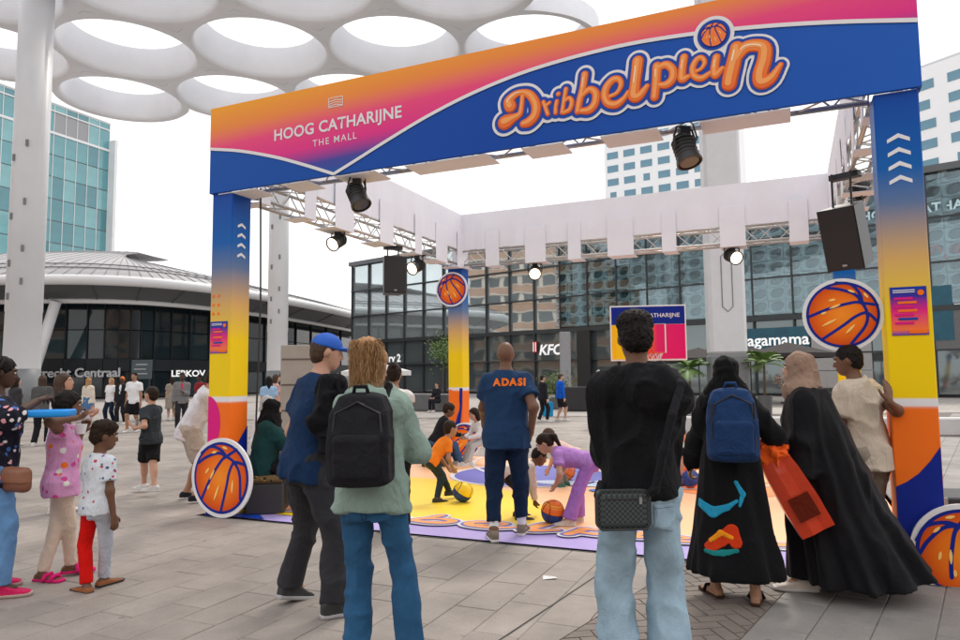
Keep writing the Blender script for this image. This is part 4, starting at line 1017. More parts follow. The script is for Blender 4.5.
# right front pillar: orange field, blue swoop, yellow foot
MB().prism([(.003, .0), (PW - .003, 0), (PW - .003, .97), (PW * .75, .86), (PW * .5, .77), (PW * .25, .71), (.003, .67)], Ff, .003).obj('print_patch', m_deep, pB)
MB().prism([(PW * .6, .003), (PW - .004, .003), (PW - .004, .45)], Ff @ Matrix.Translation((0, 0, .003)), .003).obj('print_patch', m_ye, pB)
chevrons(pB, Ff, PW * .5, 3.31, .075, .107); poster(pB, Ff, .035, 1.78, .235, .36)
# left front pillar
MB().prism(arc(.004, 1.02, .18, .30, -90, 90), Ff, .003).obj('print_patch', m_mag, pA)
MB().prism([(.003, .003), (PW - .003, .003), (PW - .003, .5), (.003, .62)], Ff, .0025).obj('print_patch', m_deep, pA)
MB().prism([(.003, .003), (PW - .003, .003), (PW - .003, .98), (PW * .5, .8), (.003, .7)], Fr, .003).obj('print_patch', m_deep, pA)
MB().prism([(.02, .003), (PW - .004, .003), (PW - .004, .32), (.06, .18)], Fr @ Matrix.Translation((0, 0, .003)), .003).obj('print_patch', m_ye, pA)
chevrons(pA, Fr, PW * .5, 3.30, .062, .115); poster(pA, Ff, .015, 1.80, .25, .36)
for k in range(6): MB().box((0, 0, 0), (.028, .004, .028)).obj('print_patch', m_or, pA, loc=(-h + .05 + .075 * (k % 2), -h - .002, 2.25 + .1 * (k // 2)))
# rear left pillar
MB().prism(arc(.004, .98, .23, .30, -90, 90), Ff, .003).obj('print_patch', m_or, pC)
MB().prism([(.003, .003), (PW * .5, .003), (PW * .75, .45), (PW * .95, .95), (PW - .003, 1.3), (PW * .78, 1.3), (PW * .74, .9), (PW * .5, .66), (.003, .62)], Ff, .0026).obj('print_patch', m_deep, pC)
MB().prism([(.003, 0.003), (PW - .003, 0.003), (PW - .003, .4), (.003, .6)], Fr, .003).obj('print_patch', m_mag, pC)
# trusses
tube_m = mat('truss_aluminium', (.52, .50, .48), .35, .08, 4, metal=.55)
def truss(name, a, b_, s=.27):
    a, b_ = Vector(a), Vector(b_); d = (b_ - a).normalized(); sd = Vector((-d.y, d.x, 0)) * s / 2; up = Vector((0, 0, s / 2)); B = MB(); L = (b_ - a).length
    cs = [sd + up, -sd + up, -sd - up, sd - up]
    for c in cs: B.tube([a + c, b_ + c], .024, 8)
    n = int(L / .26)
    for f_ in range(4):
        c0, c1 = cs[f_], cs[(f_ + 1) % 4]
        for k in range(n):
            p, q = a + d * (k * L / n), a + d * ((k + 1) * L / n)
            B.tube([p + (c0 if k % 2 else c1), q + (c1 if k % 2 else c0)], .009, 5, False)
    return B.obj(name, tube_m, gate, True)
zt_ = ZB + .16
truss('truss', (PW, h, zt_ + .02), (GW - PW, h, zt_ + .02)); truss('truss', (h, PW, zt_), (h, GL - PW, zt_)); truss('truss', (PW, GL - h, zt_), (GW - PW, GL - h, zt_)); truss('truss', (GW - h, PW, zt_), (GW - h, GL - PW, zt_))
fab = mat('white_fabric', (.80, .82, .89), .8, .05, 1.5, .15, 8)
zf = ZB + .36
# white fabric walls and tabs on the left, rear and right trusses
def fabric(x0, y0, x1, y1, inx, iny, name='fabric_banner'):
    """upright white fabric above a truss; (inx, iny) points into the square"""
    a, b_ = Vector((x0, y0, 0)), Vector((x1, y1, 0)); d = (b_ - a).normalized(); L = (b_ - a).length; n_ = Vector((inx, iny, 0)); rz_ = math.atan2(d.y, d.x)
    vs, fs, N = [], [], 40
    for k in range(N + 1):
        w = .012 * sin(k * 1.7) + .008 * sin(k * 3.1 + 1)
        for z, ww in ((zf - .06, w), (zf + .28, w * .6), (ZT, 0)): vs.append(tuple(a + d * (L * k / N) + n_ * (.16 + ww)) [:2] + (z,))
    for k in range(N):
        for q in (0, 1): fs.append((k * 3 + q, (k + 1) * 3 + q, (k + 1) * 3 + q + 1, k * 3 + q + 1))
    o = mesh_obj(name, vs, fs, fab, gate, False); md = o.modifiers.new('thickness', 'SOLIDIFY'); md.thickness = .01
    x = .06; rs = random.Random(int(L * 100 + x0 * 10)); 
    while x < L - .2:
        w = rs.choice((.20, .28, .40, .24, .46, .22)); w = min(w, L - x)
        c = a + d * (x + w / 2) + n_ * .176; o2 = MB().box((0, 0, 0), (w, .008, .68), bev=.003).obj('fabric_tab', fab, gate, loc=(c.x, c.y, ZB + .30), rot=(rs.uniform(-.02, .02), 0, rz_))
        c = a + d * (x + w / 2) + n_ * .0; MB().box((0, 0, 0), (w, .36, .008)).obj('fabric_tab', fab, gate, loc=(c.x, c.y, ZB - .03), rot=(0, 0, rz_))
        x += w + rs.choice((.42, .52, .65, .48, .7))
fabric(h, .35, h, GL - .05, 1, 0); fabric(.05, GL - h, GW - .05, GL - h, 0, -1); fabric(GW - h, .35, GW - h, GL - .05, -1, 0)
x = .1
for k in range(7):                                              # wraps under the front beam
    w = (.55, .35, .5, .9, .4, .5, .7)[k]; MB().box((x + w / 2, h, ZB - .012), (w, .33, .01)).obj('fabric_wrap', fab, gate); x += w + .35
# corner covers
for (cx, cy) in ((h, GL - h), (GW - h, GL - h)): MB().box((cx, cy, ZB + .02), (PW + .10, PW + .10, .10), bev=.01).obj('corner_cover', fab, gate)
# front banner
BY = -.035
ban = MB().box((GW / 2, BY + .018, (ZB + ZT) / 2), (GW + .04, .034, ZT - ZB), bev=.003).obj('front_banner', dir_ramp('banner_blue', [(0, srgb(0, 80, 170)), (.5, srgb(4, 70, 166)), (1, srgb(30, 92, 186))], (1, 0, 0), 0, GW), gate)
MB().box((-.02 + .012, h, (ZB + ZT) / 2), (.024, PW - .01, ZT - ZB)).obj('banner_return', m_blue, gate); MB().box((GW + .02 - .012, h, (ZB + ZT) / 2), (.024, PW - .01, ZT - ZB)).obj('banner_return', m_blue, gate)
def on_ban(px, py):
    d = ray(px, py); n_ = -GV; p0 = gloc(0, BY); t = (p0 - Vector((0, 0, CAM_H))).dot(n_) / d.dot(n_); p = Vector((0, 0, CAM_H)) + d * t
    x, y = ginv(p); return (x, p.z)
BM = Matrix(((1, 0, 0, 0), (0, 0, -1, BY - .0005), (0, 1, 0, 0), (0, 0, 0, 1)))           # x along the banner, y up, z towards the viewer
def BL(k): return BM @ Matrix.Translation((0, 0, k * .003))
lc = [on_ban(*q) for q in ((211, 149), (240, 151), (275, 157), (305, 165), (334, 174))]
rcv = [on_ban(*q) for q in ((334, 174), (355, 161), (385, 142), (430, 115), (480, 90), (540, 67), (620, 46), (700, 33), (770, 26), (840, 22), (913, 21))]
lc[0] = (-.017, lc[0][1]); rcv[-1] = (GW + .017, rcv[-1][1])
def smooth_curve(pts, n=6): return [tuple(p) for p in spline(pts, n)]
ls_, rs_ = smooth_curve(lc), smooth_curve(rcv)
zt2 = ZT - .004
grad = dir_ramp('banner_sunset', [(0, srgb(8, 90, 168)), (.16, srgb(70, 70, 160)), (.33, srgb(226, 52, 138)), (.55, srgb(236, 74, 128)), (.74, srgb(240, 140, 70)), (1, srgb(246, 168, 40))], (-.045, 0, 1), ZB - .08, ZT + .0)
def quads_between(top, bot):                                    # strip of quads in 2D -> banner
    B = MB(); vs = []
    for (xa, za), (xb, zb_) in zip(top, bot): vs += [BL(1) @ Vector((xa, za, 0)), BL(1) @ Vector((xb, zb_, 0))]
    B.add(vs, [(2 * k, 2 * k + 1, 2 * k + 3, 2 * k + 2) for k in range(len(top) - 1)]); return B
q = quads_between([(p[0], zt2) for p in ls_] + [(p[0], zt2) for p in rs_[1:]], ls_ + rs_[1:]); q.obj('banner_print', grad, ban)
def band2(pts, w, k=2):
    B = MB(); vs = []
    for i, p in enumerate(pts):
        a, b_ = pts[max(i - 1, 0)], pts[min(i + 1, len(pts) - 1)]; t = nrm((b_[0] - a[0], b_[1] - a[1], 0)); n_ = (-t[1], t[0])
        vs += [BL(k) @ Vector((p[0] + n_[0] * w / 2, p[1] + n_[1] * w / 2, 0)), BL(k) @ Vector((p[0] - n_[0] * w / 2, p[1] - n_[1] * w / 2, 0))]
    B.add(vs, [(2 * i, 2 * i + 1, 2 * i + 3, 2 * i + 2) for i in range(len(pts) - 1)]); return B
band2(ls_ , .034, 2).obj('banner_line', m_wh, ban); band2(rs_, .034, 2.4).obj('banner_line', m_wh, ban)
# lettering on the banner, placed where the photograph shows it
def ban_text(body, pa, pb, **kw):                               # baseline from pixel pa to pixel pb
    xa, za = on_ban(*pa); xb, zb_ = on_ban(*pb); me = text_mesh(body, size=1.0, extrude=.0, **kw); me.materials.clear(); me.materials.append(m_wh)
    w = max(v.co.x for v in me.vertices); s_ = math.hypot(xb - xa, zb_ - za) / w; a = math.atan2(zb_ - za, xb - xa)
    Mx = BL(2.2) @ Matrix.Translation((xa, za, 0)) @ Matrix.Rotation(a, 4, 'Z') @ Matrix.Scale(s_, 4); bpy.data.meshes.remove(me); x_ = 0.0
    full = lambda t_: max([v.co.x for v in text_mesh(t_, size=1.0, extrude=.0, **kw).vertices] + [0])
    for k, ch_ in enumerate(body):
        if ch_ == ' ': continue
        m1 = text_mesh(ch_, size=1.0, extrude=.0, **kw); m1.materials.clear(); m1.materials.append(m_wh); dx_ = full(body[:k + 1]) - max(v.co.x for v in m1.vertices)
        o = bpy.data.objects.new('banner_letter', m1); link(o, ban); o.matrix_local = Mx @ Matrix.Translation((dx_, 0, 0))
ban_text('HOOG CATHARIJNE', (274, 141), (402, 117), offset=.022, spacing=1.03); ban_text('THE MALL', (313, 147), (357, 138.5), spacing=1.25, offset=.004)
lx, lz = on_ban(329, 108); rx, rz_ = on_ban(343, 96)
B = MB(); wL, hL = rx - lx, rz_ - lz
for a_, b_ in (((0, 0), (1, 0)), ((1, 0), (1, 1)), ((1, 1), (0, 1)), ((0, 1), (0, 0)), ((0, .6), (.5, .75)), ((.5, .75), (1, .6)), ((0, .35), (.5, .5)), ((.5, .5), (1, .3)), ((0, .12), (.5, .25)), ((.5, .25), (1, .05))):
    p_, q_ = Vector((lx + a_[0] * wL, lz + a_[1] * hL)), Vector((lx + b_[0] * wL, lz + b_[1] * hL)); d_ = (q_ - p_).normalized() * .004; n_ = Vector((-d_.y, d_.x))
    B.prism([tuple(p_ - n_), tuple(q_ - n_), tuple(q_ + n_), tuple(p_ + n_)], BL(2.2), .001)
B.obj('banner_logo', m_wh, ban)
# the fat script word: strokes swept with a round brush, in layers white / blue / orange / highlights
ZA = lambda x, y: (490 + x / 6.4, 60 + y / 6.4, 6.4)
ZC = lambda x, y: (630 + x / 6.0, 15 + y / 6.0, 6.0)
STR = [(ZA, [(135, 300, 38), (125, 268, 30), (160, 228, 22), (210, 210, 18), (262, 228, 26), (298, 290, 30), (292, 355, 30), (255, 398, 30), (218, 412, 22)]), (ZA, [(212, 236, 14), (206, 300, 16), (194, 350, 18), (150, 376, 26), (98, 404, 44)]),
 (ZA, [(346, 272, 13), (362, 315, 14), (374, 350, 14)]), (ZA, [(358, 300, 9), (386, 276, 13)]), (ZA, [(432, 268, 14), (425, 305, 14), (424, 342, 14)]), (ZA, [(441, 222, 15), (442, 221, 15)]),
 (ZA, [(490, 190, 15), (478, 260, 14), (465, 340, 14)]), (ZA, [(480, 268, 9), (510, 247, 14), (528, 272, 16), (514, 320, 16), (478, 340, 14)]),
 (ZA, [(610, 97, 23), (598, 180, 22), (578, 260, 22), (565, 332, 20)]), (ZA, [(588, 238, 12), (640, 192, 20), (680, 216, 25), (675, 280, 26), (640, 322, 26), (588, 330, 18)]),
 (ZA, [(772, 236, 14), (815, 214, 14), (842, 165, 17), (828, 128, 20), (788, 132, 23), (748, 180, 25), (738, 235, 26), (758, 280, 26), (810, 288, 26), (858, 252, 18), (886, 208, 12)]),
 (ZC, [(50, 282, 34), (42, 350, 33), (32, 430, 32), (28, 490, 36), (62, 485, 26), (105, 430, 15)]),
 (ZC, [(165, 312, 28), (160, 400, 27), (150, 496, 25)]), (ZC, [(176, 318, 18), (220, 302, 24), (258, 332, 25), (258, 384, 26), (224, 420, 24), (178, 424, 16)]),
 (ZC, [(326, 258, 24), (316, 330, 24), (314, 388, 25), (352, 372, 13)]),
 (ZC, [(398, 342, 12), (430, 325, 12), (450, 288, 15), (432, 260, 16), (402, 272, 18), (378, 320, 20), (386, 368, 21), (430, 384, 21), (482, 352, 15)]),
 (ZC, [(520, 258, 24), (510, 320, 26), (514, 364, 26), (556, 322, 13)]),
 (ZC, [(642, 200, 40), (626, 280, 44), (604, 370, 46), (596, 418, 44)]), (ZC, [(640, 268, 26), (690, 202, 38), (756, 186, 40), (808, 202, 42), (808, 270, 44), (782, 360, 46), (792, 408, 44), (850, 382, 32), (905, 302, 15)])]
def stroke_pts():
    out = []
    for tf, pts in STR:
        P3 = spline(pts, 4) if len(pts) > 2 else [np.array(q, float) for q in pts]; L_ = []
        for x, y, r_ in P3:
            px, py, sc_ = tf(x, y); a_ = np.array(on_ban(px, py)); mp_ = abs(on_ban(px + 1, py)[0] - on_ban(px - 1, py)[0]) / 2 * 1.06
            L_.append((a_, r_ / sc_ * mp_, mp_))
        out.append(L_)
    return out
SP_ = stroke_pts()
def strokes2(extra=0.0, k=1.0, dx=0.0, dz=0.0):
    return [((a_ + np.array((dx, dz)) * ra), (b_ + np.array((dx, dz)) * rb), (ra + rb) / 2 * k + extra * ma) for L_ in SP_ for (a_, ra, ma), (b_, rb, mb) in zip(L_[:-1], L_[1:])]
def plate(name, segs, discs, m, parent, M, h=.012, t=.0012):
    """flat printed shape: union of 2D strokes (and discs), meshed as a thin sheet in frame M"""
    a = np.array([q[0] for q in segs] + [q[0] for q in discs]); b_ = np.array([q[1] for q in segs] + [q[0] for q in discs]); r_ = np.array([q[2] for q in segs] + [q[1] for q in discs])
    lo = np.minimum(a, b_).min(0) - r_.max() - 3 * h; hi = np.maximum(a, b_).max(0) + r_.max() + 3 * h
    nx, ny = np.ceil((hi - lo) / h).astype(int) + 1; gx, gy = np.meshgrid(lo[0] + np.arange(nx) * h, lo[1] + np.arange(ny) * h, indexing='ij'); P = np.stack([gx, gy], -1)
    D = np.full(gx.shape, 9.0)
    for a_, bb, rr in zip(a, b_, r_):
        i0 = np.maximum(((np.minimum(a_, bb) - rr - 3 * h - lo) / h).astype(int), 0); i1 = ((np.maximum(a_, bb) + rr + 3 * h - lo) / h).astype(int) + 2; sl_ = np.s_[i0[0]:i1[0], i0[1]:i1[1]]
        p_ = P[sl_]; ab = bb - a_; t_ = np.clip(((p_ - a_) @ ab) / (ab @ ab + 1e-12), 0, 1); d_ = np.linalg.norm(p_ - a_ - t_[..., None] * ab, axis=-1) - rr; D[sl_] = np.minimum(D[sl_], d_)
    return plate_grid(name, D, lo, h, m, parent, M)
def plate_grid(name, D, lo, h, m, parent, M):
    """marching-squares fill of D < 0"""
    nx, ny = D.shape; key = {}; vs = []; fs = []
    def vtx(k, p):
        if k not in key: key[k] = len(vs); vs.append(M @ Vector((p[0], p[1], 0)))
        return key[k]
    neg = D < 0; cnt = neg[:-1, :-1].astype(int) + neg[1:, :-1] + neg[:-1, 1:] + neg[1:, 1:]
    for i, j in np.argwhere(cnt > 0):
        cs = [(i, j), (i + 1, j), (i + 1, j + 1), (i, j + 1)]; poly = []
        for k in range(4):
            a_, b_ = cs[k], cs[(k + 1) % 4]; da, db = D[a_], D[b_]
            if da < 0: poly.append(vtx(a_, (lo[0] + a_[0] * h, lo[1] + a_[1] * h)))
            if (da < 0) != (db < 0):
                t_ = da / (da - db); poly.append(vtx((min(a_, b_), max(a_, b_)), (lo[0] + (a_[0] + (b_[0] - a_[0]) * t_) * h, lo[1] + (a_[1] + (b_[1] - a_[1]) * t_) * h)))
        if len(poly) >= 3: fs.append(tuple(poly))
    return mesh_obj(name, vs, fs, m, parent)
let_or = dir_ramp('lettering_orange', [(0, srgb(238, 112, 48)), (.5, srgb(244, 134, 62)), (1, srgb(248, 152, 78))], (0.0, 0, 1), ZB + .2, ZT - .1)
cx_, cy_, _s = ZC(503, 122); bc = np.array(on_ban(cx_, cy_)); br_ = 92 / 6.0 * abs(on_ban(cx_ + 1, cy_)[0] - on_ban(cx_ - 1, cy_)[0]) / 2
plate('lettering_outline', strokes2(5.6), [(bc, br_ * 1.34)], m_wh, ban, BL(3), .010)
plate('lettering_blue_outline', strokes2(3.0), [(bc, br_ * 1.08)], pr('letter_blue', srgb(28, 74, 172)), ban, BL(4), .009)  # printed blue outline around the letters
plate('lettering', strokes2(.15), [], pr('letter_rim', srgb(196, 84, 44)), ban, BL(5), .007)
plate('lettering', strokes2(0, .86, -.07, .09), [], let_or, ban, BL(5.6), .006)
plate('lettering_glow', strokes2(0, .40, -.16, .20), [], pr('letter_glow', srgb(250, 168, 98)), ban, BL(6.2), .005)
for L_ in SP_:
    if L_[0][1] < .03: continue
    n_ = len(L_); i_, j_ = int(n_ * .12), max(int(n_ * .34), int(n_ * .12) + 1)
    plate('lettering_highlight', [(L_[k][0] + np.array((-.30, .18)) * L_[k][1], L_[k + 1][0] + np.array((-.30, .18)) * L_[k + 1][1], L_[k][1] * .10) for k in range(i_, j_)], [], pr('letter_light', srgb(255, 232, 200)), ban, BL(6.8), .004)
# ---------------------------------------------------------------- round basketball signs
SEAMS = [[(-.75, .35), (-.5, .5), (-.1, .62), (.18, .54), (.44, .40), (.62, .1), (.65, -.5)], [(-.62, -.55), (-.35, -.05), (0, .42), (.18, .54), (.5, .72)], [(.02, -.86), (.2, -.2), (.28, .15), (.44, .40), (.78, .36)], [(-.66, .60), (-.35, .78), (0, .70), (.18, .54)]]
SHEEN = [[(-.35, -.05), (-.22, .18)], [(-.2, -.55), (-.05, -.2)], [(.38, -.35), (.4, -.05)], [(-.5, .1), (-.4, .22)], [(-.3, .62), (-.15, .66)], [(.05, .78), (.2, .74)], [(-.42, -.3), (-.36, -.2)]]
orb = mat('ball_print_orange', srgb(240, 118, 26), .4, .10, 2.2)
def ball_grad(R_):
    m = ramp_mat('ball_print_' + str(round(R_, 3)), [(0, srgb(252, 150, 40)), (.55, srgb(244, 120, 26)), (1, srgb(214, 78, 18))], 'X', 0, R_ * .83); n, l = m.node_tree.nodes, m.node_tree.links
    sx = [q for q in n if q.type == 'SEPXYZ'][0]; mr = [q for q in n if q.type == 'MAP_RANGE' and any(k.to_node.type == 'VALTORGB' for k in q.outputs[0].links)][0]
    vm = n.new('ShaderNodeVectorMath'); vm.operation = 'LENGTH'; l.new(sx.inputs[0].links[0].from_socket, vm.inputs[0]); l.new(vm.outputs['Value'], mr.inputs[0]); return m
def ball_art(parent, M, R_, lay0=0.0, h=None, rot=0.0, flat=-9):
    h = h or R_ / 36
    c, s_ = cos(rot), sin(rot); T_ = lambda q: np.array((q[0] * c - q[1] * s_, q[0] * s_ + q[1] * c)) * R_
    def lay(k): return M @ Matrix.Translation((0, 0, lay0 + k * .002))
    def disc(nm, r_, m, k):
        n = 56; pts = [(r_ * cos(2 * pi * q / n), max(r_ * sin(2 * pi * q / n), flat * R_)) for q in range(n)]
        mesh_obj(nm, [lay(k) @ Vector((p[0], p[1], 0)) for p in pts], [tuple(range(n))], m, parent)
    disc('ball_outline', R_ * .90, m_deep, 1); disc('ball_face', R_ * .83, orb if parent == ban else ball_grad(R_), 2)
    segs = []
    for sm in SEAMS:
        P = [T_(q) for q in spline(sm, 4)]; segs += [(a_, b_, R_ * .038) for a_, b_ in zip(P[:-1], P[1:])]
    if flat > -2: segs = [q for q in segs if min(q[0][1], q[1][1]) > flat * R_ + .02]
    plate('ball_seam', segs, [], m_deep, parent, lay(3), h)
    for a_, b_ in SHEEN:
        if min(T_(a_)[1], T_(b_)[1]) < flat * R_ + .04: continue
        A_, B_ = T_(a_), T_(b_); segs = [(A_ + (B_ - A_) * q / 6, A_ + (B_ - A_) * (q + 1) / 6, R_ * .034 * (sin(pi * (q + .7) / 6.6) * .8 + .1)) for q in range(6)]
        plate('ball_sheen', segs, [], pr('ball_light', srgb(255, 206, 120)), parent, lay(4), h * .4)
def ball_sign(label, p, R_, rot=0.0, yaw=None, flat=-9):
    """printed disc facing the front of the gate; p = centre in world space"""
    r = empty('ball_sign', (p.x, p.y, p.z), -TH if yaw is None else yaw); tag(r, label, 'sign', 'round basketball signs on the gate')
    n = 56; pts = [(R_ * cos(2 * pi * q / n), max(R_ * sin(2 * pi * q / n), flat * R_)) for q in range(n)]
    M = Matrix(((1, 0, 0, 0), (0, 0, -1, -.012), (0, 1, 0, 0), (0, 0, 0, 1)))
    MB().prism(pts, Matrix(((1, 0, 0, 0), (0, 0, -1, .012), (0, 1, 0, 0), (0, 0, 0, 1))), .0235).obj('board', m_wh, r)
    ball_art(r, M, R_, .0006, None, rot, flat); return r
ball_art(ban, BL(5) @ Matrix.Translation((bc[0], bc[1], 0)), br_ * .98, 0, .008, .6)
ball_sign('large round basketball sign standing against the foot of the left pillar', gloc(.27, -.05, .435), .43)
ball_sign('round basketball sign hung beside the middle of the right front pillar', gloc(GW - .58, .12, 1.96), .285, -.7)
ball_sign('round basketball sign standing at the foot of the right front pillar', gloc(GW + .10, -.06, .24), .34, .5, flat=-.68)
ball_sign('small round basketball sign near the top of the rear left pillar', gloc(h - .05, GL - PW - .03, 3.2), .335, .9)
ball_sign('small round basketball sign standing at the foot of the rear left pillar', gloc(h + .22, GL - PW - .06, .33), .33, -.4)
# ================================================================ printed court mat (thin sheets one above the other)
court = empty('court_mat', G0, -TH); tag(court, 'thin printed basketball court mat in yellow, purple and orange under the gate', 'court mat')
X0, X1, Y0, Y1 = -.10, GW + .05, -.02, GL - .05
def sheet(name, polys, m, k):
    B = MB()
    for poly in polys: n = len(B.v); B.add([(p[0], p[1], .003 + k * .0022) for p in poly], [tuple(range(len(poly)))])
    return B.obj(name, m, court)
vin = lambda nm, c: mat('vinyl_' + nm, c, .45, .10, .8, .05, 40, spec=.25)
edge_m = mat('mat_edge', (.07, .07, .075), .6)
B = MB().box(((X0 + X1) / 2, (Y0 + Y1) / 2, .0015), (X1 - X0 + .03, Y1 - Y0 + .03, .003)); B.obj('mat_edge', edge_m, court)
lil, wht, yel, pea, lav = vin('lilac', srgb(176, 160, 216)), vin('white', (.74, .72, .74)), vin('yellow', srgb(252, 212, 60)), vin('peach', srgb(255, 196, 150)), vin('violet', srgb(112, 112, 190))
orn = vin('orange', srgb(246, 164, 96))
def rect(x0, y0, x1, y1): return [(x0, y0), (x1, y0), (x1, y1), (x0, y1)]
sheet('mat_field', [rect(X0, Y0, X1, Y1)], wht, 0); sheet('mat_field', [rect(X0 + .05, Y0 + .05, X1 - .05, Y1 - .05)], lil, 1)
sheet('mat_field', [rect(X0 + .05, Y0 + .62, X1 - .05, Y1 - .05)], pea, 2)
sheet('mat_field', [[(X0 + .05, Y0 + .62), (X0 + 3.9, Y0 + .62), (X0 + 3.6, Y0 + 1.6), (X0 + 2.9, Y0 + 2.6), (X0 + 1.6, Y0 + 3.3), (X0 + .05, Y0 + 3.5)]], yel, 3)
sheet('mat_field', [[(X0 + .05, Y0 + .05), (X0 + .9, Y0 + .05), (X0 + .05, Y0 + .75)]], vin('blue', srgb(24, 70, 176)), 4)
sheet('mat_field', [[(X0 + .6, Y0 + .35), (X0 + 1.3, Y0 + .30), (X0 + .9, Y0 + 1.0), (X0 + .05, Y0 + 1.3), (X0 + .05, Y0 + .9)]], vin('gold', srgb(240, 200, 30)), 4)
def ring(cx, cy, r0, r1, a0, a1, n=40): return [arc(cx, cy, r1, r1, a0 + (a1 - a0) * k / n, a0 + (a1 - a0) * (k + 1) / n, 1) + arc(cx, cy, r0, r0, a0 + (a1 - a0) * (k + 1) / n, a0 + (a1 - a0) * k / n, 1) for k in range(n)]
sheet('mat_circle', [arc(2.3, 4.2, 1.15, 1.15, 0, 360, 48)[:-1]], lav, 4); sheet('mat_line', ring(2.3, 4.2, 1.15, 1.22, 0, 360), wht, 5)
sheet('mat_circle', [arc(5.2, 4.0, .8, .8, 0, 360, 40)[:-1]], vin('coral', srgb(255, 150, 90)), 4)
sheet('mat_line', [rect(X0 + .05, Y0 + .60, X1 - .05, Y0 + .66)], wht, 6); sheet('mat_line', ring(3.6, GL, 2.9, 2.97, 185, 355), wht, 6)
sheet('mat_patch', [arc(3.9, 3.1, .38, .16, 0, 360, 24)[:-1]], vin('azure', srgb(70, 120, 206)), 7); sheet('mat_patch', [arc(3.2, 3.6, .6, .24, 0, 360, 24)[:-1]], vin('pale_blue', srgb(190, 205, 235)), 5)
# the same fat word printed along the front edge, read from the street
seg2 = []
allp = np.array([q[0] for L_ in SP_ for q in L_]); cf = np.polyfit(allp[:, 0], allp[:, 1], 1); lo_, hi_ = allp[:, 0].min(), allp[:, 0].max(); ks = 6.0 / (hi_ - lo_)
for L_ in SP_:
    P = [np.array((.55 + (a_[0] - lo_) * ks, .62 + (a_[1] - np.polyval(cf, a_[0])) * ks * .42)) for a_, r_, m__ in L_]
    seg2 += [(a_, b_, r_[1] * ks * .55) for a_, b_, r_ in zip(P[:-1], P[1:], L_)]
for k, (ex, m_, hh) in enumerate(((.06, wht, .016), (.03, lav, .014), (0, orn, .012))):
    plate('mat_lettering', [(a_, b_, r_ + ex) for a_, b_, r_ in seg2], [], m_, court, Matrix.Translation((0, 0, .003 + (8 + k) * .0022)), hh)
# ================================================================ equipment on the trusses and in the plaza
blk = mat('equipment_black', (.018, .018, .02), .45, .15, 8, .05, 60); grille = mat('speaker_grille', (.022, .022, .024), .7, .2, 400, .5, 500)
lens_on = mat('lamp_lens_lit', (1.0, .78, .55), .3, 0, emit=2.6); lens_off = mat('lamp_lens_dark', (.05, .055, .06), .15, .1)
def to_gate(p): x, y = ginv(p); return x, y
def lamp(label, p, top_z, tilt, yaw, size, lit):
    """par lantern hanging in its yoke; p = centre of the body"""
    r = empty('stage_lamp', (p.x, p.y, p.z)); tag(r, label, 'stage lamp', 'stage lamps hung from the trusses'); s_ = size
    M = Matrix.Rotation(yaw, 3, 'Z') @ Matrix.Rotation(tilt, 3, 'X')
    b = MB().lathe([(.05 * s_, -.20 * s_), (.10 * s_, -.17 * s_), (.12 * s_, -.05 * s_), (.125 * s_, .08 * s_), (.15 * s_, .17 * s_), (.15 * s_, .20 * s_), (.13 * s_, .20 * s_), (.13 * s_, .18 * s_)], 20, M=M); flat_normals(b.obj('housing', blk, r, True), 30)
    for k in range(5): MB().lathe([(.128 * s_, (-.12 + .05 * k) * s_), (.136 * s_, (-.11 + .05 * k) * s_), (.128 * s_, (-.10 + .05 * k) * s_)], 20, M=M).obj('cooling_fin', blk, r, True)
    MB().lathe([(.125 * s_, .181 * s_), (.11 * s_, .19 * s_)], 20, M=M).obj('lens', lens_on if lit else lens_off, r)
    for k in range(7 if lit else 0):
        a = 2 * pi * k / 6; q = M @ Vector(((.075 * cos(a) if k < 6 else 0) * s_, (.075 * sin(a) if k < 6 else 0) * s_, .19 * s_)); MB().lathe([(.028 * s_, 0), (.02 * s_, .012 * s_), (.002, .016 * s_)], 10, q, M).obj('led', lens_on, r, True)
    R_ = Matrix.Rotation(yaw, 3, 'Z'); pts = [R_ @ Vector(q) * s_ for q in ((-.155, 0, 0), (-.165, 0, .14), (-.12, 0, .25), (0, 0, .27), (.12, 0, .25), (.165, 0, .14), (.155, 0, 0))]
    MB().tube(pts, .014 * s_, 6).obj('yoke', blk, r)
    hz = top_z - p.z
    b = MB().tube([(0, 0, .26 * s_), (0, 0, hz)], .02 * s_, 8); b.box((0, 0, hz - .03), (.09, .07, .10)); b.obj('clamp', blk, r)
    MB().tube([(.02, .0, hz), (.11 * s_, .02, (hz + .25 * s_) / 2 + .05), (.13 * s_, -.05 * s_, .12 * s_), (.05 * s_, -.10 * s_, -.05 * s_)], .008, 6).obj('cable', blk, r)
    return r
def on_plane(px, py, y_local=None, x_local=None):
    d = ray(px, py)
    if y_local is not None: n_, p0 = GV, gloc(0, y_local)
    else: n_, p0 = GU, gloc(x_local, 0)
    o = Vector((0, 0, CAM_H)); return o + d * ((p0 - o).dot(n_) / d.dot(n_))
lamp('large black lamp under the front beam right of centre', on_plane(685, 149, y_local=.15), ZB, RAD(160), .5, .74, False)
lamp('large black lamp under the front beam near its left end', on_plane(357, 195, y_local=.15), ZB, RAD(150), .9, .74, False)
lamp('black lamp glinting below the left truss near the front', on_plane(338, 241, x_local=.15), ZB, RAD(120), -.5, .72, True)
lamp('lit black lamp on the left truss beside the loudspeaker', on_plane(417, 266, x_local=.15), ZB, RAD(115), -.6, .8, True)
lamp('lit lamp under the left half of the rear truss', on_plane(535, 272, y_local=GL - .15), ZB, RAD(112), -.1, .8, True)
lamp('lit lamp under the right half of the rear truss', on_plane(732, 256, y_local=GL - .15), ZB, RAD(112), .15, .8, True)
lamp('black lamp on the right truss above the tilted loudspeaker', on_plane(857, 185, x_local=GW - .15), ZB, RAD(130), .9, .74, False)
